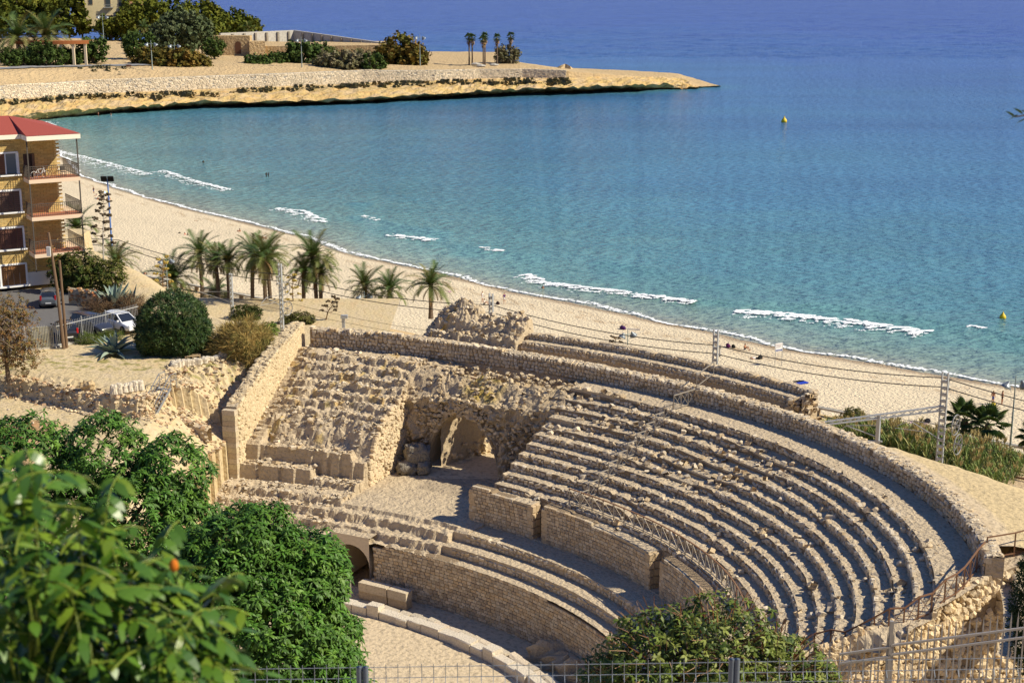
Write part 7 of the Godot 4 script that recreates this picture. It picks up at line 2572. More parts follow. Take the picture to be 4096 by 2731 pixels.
func spear_fence():
	var f := thing("spear_fence", Vector3(5.86, 38.42, -23), "grey iron fence of pointed bars below the retaining wall", "fence")
	mat("spear_paint", lin(0.36, 0.33, 0.30), 0.5, {"metal": 0.3})
	var org := f.position
	var bar := MB.new()
	bar.box(Vector3(0, -0.75, 0), Vector3(0.022, 1.5, 0.022))
	for k in 4:
		var a := TAU * k / 4.0 + PI / 4
		var c := TAU * (k + 1) / 4.0 + PI / 4
		bar.tri(Vector3(cos(a), 0, -sin(a)) * 0.016, Vector3(cos(c), 0, -sin(c)) * 0.016, Vector3(0, 0.2, 0))
	var bm := bar.mesh()
	var runs := [[Vector3(5.5, 38.96, -23), Vector3(6.24, 39.09, -23), 0.0], [Vector3(6.34, 39.12, -23), Vector3(8.83, 39.49, -23), 0.06], [Vector3(2.8, 38.44, -23), Vector3(5.29, 38.86, -23), -0.16]]
	for r in runs:
		var a: Vector3 = r[0]
		var b: Vector3 = r[1]
		var n := int(a.distance_to(b) / 0.112)
		for k in n + 1:
			part("bar", bm, M.spear_paint, f).position = a.lerp(b, k / float(n)) - org + Vector3(0, 0.12, 0)
		for yy in [0.0, -0.17]:
			var m := MB.new()
			m.bar(a + Vector3(-0.05, yy, 0.02) - org, b + Vector3(0.05, yy, 0.02) - org, 0.035)
			part("rail", m.mesh(), M.spear_paint, f)
	var p := MB.new()
	p.box(Vector3(0, -0.7, 0), Vector3(0.06, 2.0, 0.06))
	part("post", p.mesh(), M.spear_paint, f).position = Vector3(6.29, 39.15, -23) - org + Vector3(0, 0.1, 0)

# ---------------------------------------------------------------- the headland across the cove
func make_headland():
	var L := [
		[Vector3(-179.43, -1, -502.6), Vector3(-174.08, -1, -512.76), Vector3(-162.49, -1, -523.33), Vector3(-152.65, -1, -542.48), Vector3(-137.64, -1, -564.83), Vector3(-121.51, -1, -581.38), Vector3(-90.87, -1, -589.05), Vector3(-59.62, -1, -598.92), Vector3(-31.35, -1, -619.65), Vector3(-13.77, -1, -630.56), Vector3(4.41, -1, -639.56), Vector3(23.03, -1, -646.47), Vector3(51.61, -1, -655.93), Vector3(73.39, -1, -665.65), Vector3(82.89, -1, -673.14)],
		[Vector3(-178.23, 0.6, -499.56), Vector3(-172.51, 0.6, -508.41), Vector3(-161.57, 0.6, -520.7), Vector3(-151.01, 0.6, -536.91), Vector3(-135.42, 0.6, -555.91), Vector3(-119.21, 0.6, -570.57), Vector3(-89.17, 0.6, -578.19), Vector3(-58.71, 0.6, -590), Vector3(-30.89, 0.6, -610.78), Vector3(-13.57, 0.6, -621.71), Vector3(4.35, 0.6, -630.74), Vector3(22.79, 0.6, -640.02), Vector3(51.09, 0.6, -649.58), Vector3(72.4, 0.6, -656.94), Vector3(81.03, 0.6, -658.18)],
		[Vector3(-177.03, 2.6, -496.62), Vector3(-171.46, 2.6, -505.73), Vector3(-160.72, 2.6, -518.39), Vector3(-149.44, 2.6, -531.69), Vector3(-133.29, 2.6, -547.47), Vector3(-117.03, 2.6, -560.39), Vector3(-87.56, 2.6, -568.05), Vector3(-57.68, 2.6, -579.93), Vector3(-30.25, 2.8, -598.3), Vector3(-13.29, 3, -608.93), Vector3(4.26, 3.2, -617.7), Vector3(22.22, 3.4, -624.42), Vector3(50.03, 3.4, -636.51), Vector3(72.42, 2.6, -657.62), Vector3(81.65, 0.5, -663.28)],
		[Vector3(-183.31, 3.8, -514.93), Vector3(-177.73, 3.8, -524.96), Vector3(-165.78, 3.8, -535.38), Vector3(-153.86, 3.8, -548.05), Vector3(-136.53, 3.8, -561.33), Vector3(-119.18, 3.8, -571.21), Vector3(-89.54, 3.8, -581.44), Vector3(-59.21, 4, -595.97), Vector3(-30.88, 4.2, -611.37), Vector3(-13.55, 4.5, -621.49), Vector3(4.34, 4.6, -629.88), Vector3(22.66, 4.6, -637.39), Vector3(51.07, 4.6, -650.32), Vector3(73.51, 3, -667.82), Vector3(81.64, 0.6, -663.2)],
		[Vector3(-189.78, 5, -533.82), Vector3(-183.61, 5, -543), Vector3(-171.46, 5, -554.42), Vector3(-159.36, 5, -568.37), Vector3(-140.61, 5, -578.76), Vector3(-122.87, 5, -589.53), Vector3(-93.09, 5, -605.28), Vector3(-61.95, 5, -624.33), Vector3(-31.99, 5.2, -634.01), Vector3(-14.03, 5.4, -644.08), Vector3(4.46, 5.5, -647.93), Vector3(22.98, 5.4, -646.72), Vector3(52.31, 4.8, -666.35), Vector3(74.34, 3.6, -675.59), Vector3(81.79, 0.6, -664.46)]]
	# the wall line is the last contour; behind it a path, a bank and the wooded ridge
	var W: Array = L[4]
	var wall_top := [9.2, 9.2, 9.3, 9.4, 9.5, 9.5, 9.6, 9.6, 9.0, 8.8, 8.6, 8.2, 4.9, 3.7, 0.6]
	var deep := [60, 60, 60, 62, 64, 66, 70, 74, 60, 50, 44, 38, 24, 12, 4]
	var high := [15, 15, 15, 14.5, 14, 13.5, 12.5, 11.5, 10, 9.3, 9.0, 8.6, 5.0, 3.5, 0.5]
	var rows := []
	for r in L: rows.append(r)
	var back := func(f: float, hf: float) -> Array:
		var o := []
		for i in W.size():
			var d: Vector3 = W[mini(i + 1, W.size() - 1)] - W[maxi(i - 1, 0)]
			var n := Vector3(d.z, 0, -d.x).normalized()
			if n.z > 0: n = -n
			var p: Vector3 = W[i] + n * deep[i] * f
			p.y = lerpf(wall_top[i], high[i], hf)
			o.append(p)
		return o
	rows.append(back.call(0.012, 0.0))
	rows.append(back.call(0.10, 0.02))
	rows.append(back.call(0.30, 0.7))
	rows.append(back.call(0.45, 0.85))
	rows.append(back.call(0.62, 0.92))
	rows.append(back.call(1.0, 1.0))
	rows.append(back.call(1.9, 1.35))
	rows.append(back.call(3.0, 1.9))
	var last: Array = back.call(4.4, 0.2)
	for i in last.size(): last[i].y = -1.0
	rows.append(last)
	var nu := 190
	var sub := 6
	var nv := (rows.size() - 1) * sub + 1
	var at := func(i, j):
		var x: float = i / (nu - 1.0) * (W.size() - 1)
		var a := mini(int(x), W.size() - 2)
		var k := mini(j / sub, rows.size() - 2)
		var g: float = (j - k * sub) / float(sub)
		var p0: Vector3 = rows[k][a].lerp(rows[k][a + 1], x - a)
		var p1: Vector3 = rows[k + 1][a].lerp(rows[k + 1][a + 1], x - a)
		var p := p0.lerp(p1, g)
		var rough := 1.0 if k < 4 else 0.25
		if k == 0: rough = 0.5
		p.y += rough * (0.9 * nz.get_noise_2d(p.x * 0.09, p.z * 0.09) + 0.8 * nf.get_noise_2d(p.x * 0.3, p.z * 0.3)) * smoothstep(-1.0, 1.2, p.y)
		if k < 4:
			p.z += (2.2 * nf.get_noise_2d(p.x * 0.1, 3.0) + 1.0 * nf.get_noise_2d(p.x * 0.4, p.y)) * (1.0 if k < 2 else 0.5)
			p.y += 1.0 * (nc.get_noise_2d(p.x * 0.22, p.z * 0.22) + 0.45) * smoothstep(0.2, 1.5, p.y) * (1.0 if k < 3 else 0.4)
		return p
	var mb := MB.new()
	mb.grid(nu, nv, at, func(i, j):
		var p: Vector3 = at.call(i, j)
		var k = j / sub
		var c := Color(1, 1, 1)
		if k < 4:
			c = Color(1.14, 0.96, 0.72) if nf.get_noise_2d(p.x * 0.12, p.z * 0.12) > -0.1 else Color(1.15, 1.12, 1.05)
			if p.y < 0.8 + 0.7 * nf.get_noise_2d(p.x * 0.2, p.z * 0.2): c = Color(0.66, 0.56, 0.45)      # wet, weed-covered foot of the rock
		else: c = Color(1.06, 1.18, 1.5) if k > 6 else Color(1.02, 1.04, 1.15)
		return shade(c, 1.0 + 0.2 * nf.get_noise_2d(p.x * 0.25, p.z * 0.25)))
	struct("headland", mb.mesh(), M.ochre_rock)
	# long retaining wall of the shore path
	var ww := thing("sea_wall", W[4], "long pale stone retaining wall along the far headland", "wall")
	var cm := MB.new()
	var blocks := []
	var bcol := []
	for i in 11:
		var a: Vector3 = W[i]
		var b: Vector3 = W[i + 1]
		var ta: float = wall_top[i] + 0.55
		var tb: float = wall_top[i + 1] + 0.55
		var d := (b - a)
		var n := Vector3(-d.z, 0, d.x).normalized()
		if n.z < 0: n = -n
		cm.quad(Vector3(a.x, 3.5, a.z) - ww.position, Vector3(b.x, 3.5, b.z) - ww.position, Vector3(b.x, tb, b.z) - ww.position, Vector3(a.x, ta, a.z) - ww.position)
		cm.quad(Vector3(a.x, ta, a.z) - ww.position, Vector3(b.x, tb, b.z) - ww.position, Vector3(b.x, tb, b.z) - n * 0.7 - ww.position, Vector3(a.x, ta, a.z) - n * 0.7 - ww.position)
		var len := Vector2(d.x, d.z).length()
		var y := 4.2
		while y < maxf(ta, tb) - 0.2:
			var h := rng.randf_range(0.4, 0.62)
			var s := jit(0.5)
			while s < len:
				var w := rng.randf_range(0.5, 1.2)
				var p := a.lerp(b, s / len)
				if y + h * 0.5 < lerpf(ta, tb, s / len) and rng.randf() < 0.93:
					blocks.append(Transform3D(Basis(Vector3(d.x, 0, d.z) / len * w * 0.9, Vector3.UP * h * 0.86, n * 0.3), Vector3(p.x, y + h * 0.5 + jit(0.06), p.z) + n * jit(0.05) - ww.position))
					bcol.append(Color(1.22, 1.2, 1.15) * rng.randf_range(0.72, 1.15))
				s += w
			y += h
	part("wall_core", cm.mesh(), M.concrete, ww)
	tag(multi("stone_facing", stone_mesh[3], M.white_stone, blocks, bcol, ww), "", "", "", "stuff")
	# road and bare lot behind
	var road := MB.new()
	road.grid(70, 4, func(i, j):
		var p: Vector3 = at.call(i, 8 * sub - 2 + j)
		return p + Vector3(0, 0.35, 0))
	struct("far_road", road.mesh(), M.road_grey)
	fort()
	villa()
	far_trees()
	far_bits()

func fort():
	# old concrete breakwater fort: a lit wing, a shaded wing and a rough stone plinth
	mat("fort_plaster", lin(0.50, 0.47, 0.41), 0.9, {"tex": TEX.grit, "scale": 0.06})
	var f := thing("old_fort", Vector3(-98.62, 11, -725.69), "long pale concrete fort with buttresses on a rough ochre stone base", "fort")
	var o := f.position
	var a: Vector3 = Vector3(-135.6, 15.73, -712)
	var b: Vector3 = Vector3(-105.78, 14.29, -742)
	var c: Vector3 = Vector3(-55.83, 16.6, -702)
	var wing := func(p: Vector3, q: Vector3, h0: float, h1: float, thick: float, called: String):
		var m := MB.new()
		var d := Vector3(q.x - p.x, 0, q.z - p.z).normalized()
		var n := Vector3(-d.z, 0, d.x)
		if n.z < 0: n = -n
		var P := [Vector3(p.x, 9.5, p.z) - o, Vector3(q.x, 9.5, q.z) - o, Vector3(q.x, h1, q.z) - o, Vector3(p.x, h0, p.z) - o]
		m.quad(P[0], P[1], P[2], P[3])
		m.quad(P[1] - n * thick, P[0] - n * thick, P[3] - n * thick, P[2] - n * thick)
		m.quad(P[3], P[2], P[2] - n * thick, P[3] - n * thick)
		m.quad(P[1], P[1] - n * thick, P[2] - n * thick, P[2])
		m.quad(P[0] - n * thick, P[0], P[3], P[3] - n * thick)
		part(called, m.mesh(), M.fort_plaster, f)
		var k := 1
		var L := Vector2(q.x - p.x, q.z - p.z).length()
		while k * 6.5 < L - 2.0:
			var s := k * 6.5 / L
			var bt := MB.new()
			bt.col = Color(0.62, 0.58, 0.52)
			var ht := lerpf(h0, h1, s) - 0.5
			bt.box(Vector3(lerpf(p.x, q.x, s), (9.5 + ht) * 0.5, lerpf(p.z, q.z, s)) + n * 0.3 - o, Vector3(1.0, ht - 9.5, 1.0), Basis(d, Vector3.UP, n))
			part("buttress", bt.mesh(), M.fort_plaster, f)
			k += 1
	wing.call(Vector3(a.x, 0, a.z), Vector3(b.x, 0, b.z), Vector3(-135.34, 21.5, -712).y, Vector3(-103.62, 21.75, -742).y, 1.2, "lit_wing")
	wing.call(Vector3(b.x, 0, b.z), Vector3(c.x, 0, c.z), Vector3(-103.62, 21.75, -742).y, Vector3(-56.22, 17.19, -702).y, 1.2, "shaded_wing")
	# plinth
	var base := MB.new()
	var pts := [Vector3(-119.4, 11.26, -692), Vector3(-94.09, 11.45, -692), Vector3(-57.52, 11.64, -692)]
	var tops := [Vector3(-119.18, 16.5, -692).y, Vector3(-93.92, 16.6, -692).y, Vector3(-57.41, 17.08, -692).y]
	for i in 2:
		var p: Vector3 = pts[i]
		var q: Vector3 = pts[i + 1]
		base.quad(Vector3(p.x, 8.5, p.z) - o, Vector3(q.x, 8.5, q.z) - o, Vector3(q.x, tops[i + 1], q.z) - o, Vector3(p.x, tops[i], p.z) - o)
		base.quad(Vector3(p.x, tops[i], p.z) - o, Vector3(q.x, tops[i + 1], q.z) - o, Vector3(q.x, tops[i + 1] + 0.4, q.z - 30) - o, Vector3(p.x, tops[i] + 0.4, p.z - 40) - o)
	part("stone_plinth", base.mesh(), M.ochre_rock, f)
	var gate := MB.new()
	var g0: Vector3 = Vector3(-133, 11.73, -694)
	gate.box(Vector3(g0.x + 6, g0.y + 4.0, g0.z) - o, Vector3(17, 11.0, 6))
	part("gatehouse", gate.mesh(), M.ochre_rock, f)
	var gb := MB.new()
	gb.box(Vector3(g0.x + 17.5, g0.y + 2.6, g0.z + 2.5) - o, Vector3(7, 9.0, 9), Basis(Vector3.UP, 0.2))
	part("bastion", gb.mesh(), M.ochre_rock, f)
	var door := MB.new()
	door.col = Color(0.16, 0.08, 0.05)
	door.box(Vector3(g0.x + 9, g0.y + 3.6, g0.z + 3.02) - o, Vector3(2.6, 4.2, 0.1))
	for k in 8:
		var a0 := PI * k / 8.0
		var a1 := PI * (k + 1) / 8.0
		door.tri(Vector3(g0.x + 9, g0.y + 5.7, g0.z + 3.07) - o, Vector3(g0.x + 9 + cos(a0) * 1.3, g0.y + 5.7 + sin(a0) * 1.3, g0.z + 3.07) - o, Vector3(g0.x + 9 + cos(a1) * 1.3, g0.y + 5.7 + sin(a1) * 1.3, g0.z + 3.07) - o)
	part("arched_door", door.mesh(), M.matte, f)
	# stone stairs with sloping side walls
	var s := thing("stone_stairway", Vector3(-109.87, 9.6, -603.13), "broad stone stairway with slanting side walls below the old fort", "stairway")
	var s0: Vector3 = Vector3(-110.83, 7.4, -628)
	var s1: Vector3 = Vector3(-122.45, 11.58, -676)
	for k in 14:
		var p := s0.lerp(s1, k / 13.0)
		var m := MB.new()
		m.col = Color(1.2, 1.12, 0.98)
		m.box(p - s.position + Vector3(0, -0.6, -1.2), Vector3(17, 1.6, 3.0))
		part("step", m.mesh(), M.concrete, s)
	for sd in [-8.9, 8.9]:
		var m := MB.new()
		m.bar(s0 + Vector3(sd, 0.4, 0.6) - s.position, s1 + Vector3(sd * 1.0 - 4.0 * (1 if sd < 0 else 0), 0.6, 0) - s.position, 1.1, 2.2)
		part("side_wall", m.mesh(), M.concrete, s)
	# parapet towards the tip
	var pp := [Vector3(-36.96, 8.23, -735), Vector3(-24.2, 8.31, -730), Vector3(-6.4, 6.93, -722), Vector3(7.99, 6.08, -716), Vector3(20, 5.7, -706)]
	var pw := thing("stepped_parapet", pp[0], "stepped dark parapet wall towards the tip of the headland", "wall")
	for i in 4:
		var m := MB.new()
		m.col = Color(0.8, 0.72, 0.62)
		var p: Vector3 = pp[i]
		var q: Vector3 = pp[i + 1]
		q.y = p.y
		m.bar(p - pw.position + Vector3(0, -1.6, 0), q - pw.position + Vector3(0, -1.6, 0), 0.8, 3.6)
		part("wall_step", m.mesh(), M.concrete, pw)
	var bw: Vector3 = Vector3(20.57, 2.22, -690)
	var tip := thing("end_boulder", bw, "big ochre rock standing at the end of the far terrace wall", "rock")
	var tm := MB.new()
	tm.blob(Vector3(3.5, 1.5, 0), Vector3(5, 4.6, 4), nf, 0.4, 12, 8)
	part("rock", tm.mesh(), M.ochre_rock, tip)

func villa():
	var base: Vector3 = Vector3(-207.82, 16, -783.83)
	var v := thing("villa", Vector3(-208.69, 24.1, -790), "cream villa with a red tiled roof among the pines on the headland", "villa", 0.25)
	mat("cream_wall", lin(0.70, 0.58, 0.33), 0.9, {"tex": TEX.soft, "scale": 0.1})
	var m := MB.new()
	m.box(Vector3(0, 8.0, -6), Vector3(21, 20.0, 14))
	part("wall", m.mesh(), M.cream_wall, v)
	var r := MB.new()
	for q in [[-12.5, 12.5, 1.6, -14.5]]:
		var y := 18.0
		var P := [Vector3(-12.5, y, 2.2), Vector3(12.5, y, 2.2), Vector3(12.5, y, -14.5), Vector3(-12.5, y, -14.5)]
		var R := [Vector3(-5, y + 4.5, -6), Vector3(5, y + 4.5, -6)]
		r.quad(P[0], P[1], R[1], R[0]); r.tri(P[1], P[2], R[1]); r.quad(P[2], P[3], R[0], R[1]); r.tri(P[3], P[0], R[0])
		r.quad(P[3], P[2], P[1], P[0])
	r.box(Vector3(0, 17.8, -6), Vector3(25, 0.6, 16.6))
	part("roof", r.mesh(), mat("tile_roof", lin(0.36, 0.10, 0.05), 0.85, {"tex": TEX.grit, "scale": 0.4}), v)
	for q in [[-7.5, 13.5, 1.7, 3.2], [1.0, 13.0, 2.4, 5.0], [7.5, 13.0, 2.2, 4.2], [-1.0, 4.5, 2.2, 3.6], [1.6, 3.6, 2.4, 5.2], [5.0, 4.5, 2.2, 3.6]]:
		var w := Node3D.new()
		w.name = "window"
		v.add_child(w, true)
		w.position = Vector3(q[0], q[1] - 3.0, 1.02)
		var fr := MB.new()
		fr.col = Color(0.45, 0.33, 0.2)
		fr.box(Vector3.ZERO, Vector3(q[2] + 0.5, q[3] + 0.5, 0.3))
		part("frame", fr.mesh(), M.matte, w)
		var gl := MB.new()
		gl.col = Color(0.05, 0.06, 0.06)
		gl.box(Vector3(0, 0, 0.1), Vector3(q[2], q[3], 0.24))
		part("pane", gl.mesh(), M.paint, w)
	var bl := MB.new()
	bl.col = Color(0.3, 0.3, 0.28)
	bl.box(Vector3(1.0, 7.2, 1.8), Vector3(4.6, 0.4, 1.8))
	for k in 9: bl.bar(Vector3(-1.2 + k * 0.55, 7.4, 2.6), Vector3(-1.2 + k * 0.55, 8.8, 2.6), 0.1)
	bl.bar(Vector3(-1.2, 8.8, 2.6), Vector3(3.2, 8.8, 2.6), 0.14)
	part("balcony", bl.mesh(), M.matte, v)
	var sw := MB.new()
	sw.col = Color(0.62, 0.36, 0.22)
	sw.box(Vector3(14.5, 4.0, -8), Vector3(8, 12, 12))
	part("brick_wing", sw.mesh(), M.matte, v)
	var v2 := thing("brick_house", Vector3(-281.9, 27.77, -860), "red brick house at the very edge behind the pines", "house")
	var h := MB.new()
	h.col = Color(0.4, 0.2, 0.13)
	h.box(Vector3(0, 4, 0), Vector3(46, 16, 12))
	part("wall", h.mesh(), M.matte, v2)
	var h2 := MB.new()
	h2.col = Color(0.45, 0.16, 0.08)
	h2.box(Vector3(0, 12.5, 0), Vector3(48, 1.0, 14))
	part("roof", h2.mesh(), M.matte, v2)
	for k in 5:
		var hw := MB.new()
		hw.col = Color(0.08, 0.07, 0.07)
		hw.box(Vector3(-18 + k * 9, 7, 6.05), Vector3(3, 4, 0.2))
		part("window", hw.mesh(), M.matte, v2)

func ftree(called: String, label: String, px: Vector3, rx: float, ry: float, cols: Array, trunk: float, group: String, n := 110, flat := false, size := 0.0):
	# px is the middle of the crown; it stands on the ground `trunk` metres below the crown's foot
	var base := px - Vector3(0, ry + trunk, 0)
	var blobs := [[Vector3(0, ry + trunk, 0), Vector3(rx, ry, rx)]]
	for k in 4:
		var a := TAU * k / 4.0 + rng.randf()
		blobs.append([Vector3(cos(a) * rx * 0.55, trunk + ry * (1.0 + jit(0.25)), sin(a) * rx * 0.4), Vector3(rx * 0.55, ry * (0.55 if flat else 0.7), rx * 0.5)])
	plant(called, label, "tree" if trunk > 0.0 else "bush", base, blobs, puff("puff", 16, 0.5), M.leaf_dull, n, size if size > 0 else rx * 0.2, cols, maxf(trunk * 0.09, 0.18) if trunk > 0.0 else 0.0, group, 0.6, 0.5)

func far_trees():
	var pine := [Color(0.135, 0.15, 0.022), Color(0.11, 0.13, 0.02), Color(0.16, 0.165, 0.025), Color(0.09, 0.115, 0.02)]
	var dark := [Color(0.08, 0.125, 0.03), Color(0.10, 0.145, 0.035), Color(0.065, 0.105, 0.028)]
	var euc := [Color(0.12, 0.15, 0.07), Color(0.10, 0.135, 0.06), Color(0.14, 0.165, 0.08)]
	var tam := [Color(0.19, 0.135, 0.03), Color(0.16, 0.13, 0.03), Color(0.13, 0.125, 0.03), Color(0.22, 0.14, 0.035)]
	var grey := [Color(0.15, 0.16, 0.09), Color(0.17, 0.17, 0.10), Color(0.13, 0.14, 0.08)]
	# pines: crown middle and radii
	var P := [
		[Vector3(-253.5, 30.87, -800), 20, 13, "large yellow green pine at the upper corner of the wood"], [Vector3(-248.02, 31.41, -815), 17, 13, "pine crown second from the upper corner"], [Vector3(-228.63, 27.61, -790), 19, 15, "broad pine with a pale leaning trunk in front of the wood"],
		[Vector3(-224.69, 27.77, -800), 15, 14, "pine just before the cream villa"], [Vector3(-261.02, 26.29, -790), 18, 16, "dark pine at the very edge above the big palms"], [Vector3(-245.61, 24.22, -800), 15, 14, "pine behind the big feathery palms"], [Vector3(-199.76, 30.87, -800), 16, 8, "flat umbrella pine beside the villa"],
		[Vector3(-196.98, 32.21, -820), 12, 8, "pine at the top of the picture past the umbrella pine"], [Vector3(-189.38, 25.18, -770), 13, 10, "low pine below the umbrella pine"], [Vector3(-201.6, 22.18, -770), 12, 9, "low pine right below the villa"], [Vector3(-197.44, 21.36, -775), 13, 9, "low pine between villa and eucalyptus"],
		[Vector3(-180.58, 27.17, -775), 18, 13, "pine behind the eucalyptus, highest of its row"], [Vector3(-172.86, 27.68, -780), 16, 12, "pine crown above the eucalyptus"], [Vector3(-167.43, 24.7, -785), 12, 9, "small pine past the eucalyptus top"], [Vector3(-162.05, 27.77, -800), 16, 12, "rounded pine standing out against the sea"],
		[Vector3(-153.63, 23.33, -800), 13, 11, "yellowish pine left of the last palm on the ridge"], [Vector3(-148.65, 22.99, -810), 14, 12, "pine next to the last palm on the ridge"], [Vector3(-141.59, 19.88, -815), 13, 9, "last pine of the ridge before the fort"], [Vector3(-154.41, 20.08, -780), 12, 8, "low pine in front of the ridge pines"], [Vector3(-160.05, 21.33, -770), 12, 8, "low pine beside the eucalyptus crown"],
		[Vector3(-144.56, 17.33, -805), 12, 5, "low yellow green pine along the fort wall"]]
	for q in P: ftree("pine_tree", q[3], q[0], q[1] * 0.7, q[2] * 0.68, pine, 5.0, "pines on the headland", 120, true)
	var S := [[Vector3(-192.83, 17.41, -585), 8.5, "first street tree from the edge"], [Vector3(-189.43, 17.57, -588), 7.5, "second street tree from the edge"], [Vector3(-186.06, 17.13, -590), 7.5, "third street tree from the edge"], [Vector3(-181.69, 19.12, -590), 11, "fourth and fullest street tree along the road"], [Vector3(-177.39, 17.52, -595), 8.5, "fifth street tree along the road"], [Vector3(-175.45, 17.25, -600), 7, "sixth street tree along the road"], [Vector3(-172.91, 16.75, -603), 7, "seventh street tree along the road"],
		[Vector3(-167.77, 18.93, -610), 13, "big round tree at the bend of the road"], [Vector3(-156.53, 19.73, -640), 13, "big round tree on the bare lot"], [Vector3(-128.72, 18.05, -660), 10, "dark round tree beside the gatehouse of the fort"]]
	for q in S: ftree("street_tree", q[2], q[0], q[1] * 0.5, q[1] * 0.46, dark, 4.5, "round trees along the far road", 150)
	for q in [[Vector3(-146.24, 23.54, -680), 19, "largest grey green eucalyptus behind the orange shrubs"], [Vector3(-153.83, 21.41, -672), 12, "lower eucalyptus on the side of the bare lot"], [Vector3(-140.18, 22.57, -690), 12, "eucalyptus next to the dark round tree"]]:
		ftree("eucalyptus_tree", q[2], q[0], q[1] * 0.5, q[1] * 0.62, euc, 4.0, "eucalyptus on the headland", 240)
	for q in [[Vector3(-147.69, 13.66, -618), 11, "first orange green tamarisk from the bare lot"], [Vector3(-140.87, 12.97, -615), 12, "second tamarisk, in front of the eucalyptus"], [Vector3(-133.8, 13.49, -615), 12, "third tamarisk, with a lamp post before it"], [Vector3(-128.32, 12.44, -618), 10, "fourth tamarisk, nearest the stairway"], [Vector3(-49.78, 14.1, -668), 15, "broad tamarisk at the end of the fort"], [Vector3(-44.07, 13.16, -668), 11, "low tamarisk before the lone lamp"]]:
		ftree("tamarisk", q[2], q[0], q[1] * 0.68, q[1] * 0.56, tam, 0.0, "tamarisks along the far path", 170)
	for q in [[Vector3(-106.89, 11.1, -640), 8, "rounded green bush right beside the stairway"], [Vector3(-102.51, 12.25, -645), 7, "green bush behind the rounded one"], [Vector3(-97.07, 12.58, -652), 7, "dark low bush under the fort plinth"], [Vector3(-89.03, 14.25, -655), 12, "dark spreading bush under the fort"], [Vector3(-81.91, 14.64, -658), 9, "dark bush beside the small palms"], [Vector3(-59.3, 11.46, -640), 8, "dark green bush below the small palm"]]:
		ftree("green_bush", q[2], q[0], q[1] * 0.8, q[1] * 0.6, dark, 0.0, "green bushes below the fort", 110)
	for q in [[Vector3(-76.13, 11.46, -640), 11, "first pale scrub bush in the bank"], [Vector3(-69.51, 11.59, -638), 10, "second pale scrub bush in the bank"], [Vector3(-64.22, 12.01, -640), 10, "third pale scrub bush in the bank"], [Vector3(-2.17, 12.34, -690), 9, "round leafless grey tree beside the four tall palms"]]:
		ftree("pale_bush", q[2], q[0], q[1] * 0.72, q[1] * 0.6, [Color(0.2, 0.18, 0.09), Color(0.17, 0.16, 0.08), Color(0.23, 0.2, 0.12)], 0.0 if q[1] != 9 else 3.0, "pale bushes on the bank", 110)
	# low scrub on the shelf: too many to count
	var xf := []
	var cc := []
	for n in 430:
		var x := rng.randf()
		var t := rng.randf()
		var a: Vector3 = [Vector3(-184.03, 5.2, -544.32), Vector3(-159.21, 5.2, -567.88), Vector3(-121.88, 5.2, -584.73), Vector3(-61.67, 5.2, -621.55), Vector3(-13.85, 5.6, -635.99), Vector3(21.03, 5.6, -643.82)][0]
		var line := [Vector3(-181.17, 5, -535.63), Vector3(-157.69, 5, -562.31), Vector3(-120.67, 5, -578.76), Vector3(-82.67, 5, -605.28), Vector3(-49.2, 5.2, -621.55), Vector3(-13.81, 5.4, -633.72), Vector3(22.8, 5.4, -641.46)]
		var u := x * 6.0
		var i := mini(int(u), 5)
		var p: Vector3 = line[i].lerp(line[i + 1], u - i)
		if nz.get_noise_1d(x * 90.0) < -0.05: continue
		p += Vector3(0, 0, rng.randf_range(-1.0, 12.0))
		p.y -= 0.1 * (p.z - line[i].lerp(line[i + 1], u - i).z)
		var s := rng.randf_range(0.8, 2.3)
		xf.append(Transform3D(Basis.from_scale(Vector3(s * 1.3, s * 0.8, s)), p + Vector3(0, 0.3, 0)))
		cc.append(grey[n % 3] * rng.randf_range(0.8, 1.1) if n % 3 else Color(0.24, 0.19, 0.08))
	tag(multi("shore_scrub", puff("puff", 16, 0.5), M.leaf_dull, xf, cc), "grey green scrub dotted over the far rock shelf", "scrub", "", "stuff")
	var lx := []
	var lc := []
	for n in 70:
		var p: Vector3 = Vector3(-160.33, 11.52, -592) + Vector3(jit(9), jit(2.2), jit(6))
		lx.append(Transform3D(Basis.from_scale(Vector3(1.5, 1.1, 1.5)), p))
		lc.append(grey[n % 3])
	tag(multi("lavender_bank", puff("puff", 16, 0.5), M.leaf_dull, lx, lc), "bank of rounded grey green cushions below the road", "shrubs", "", "stuff")

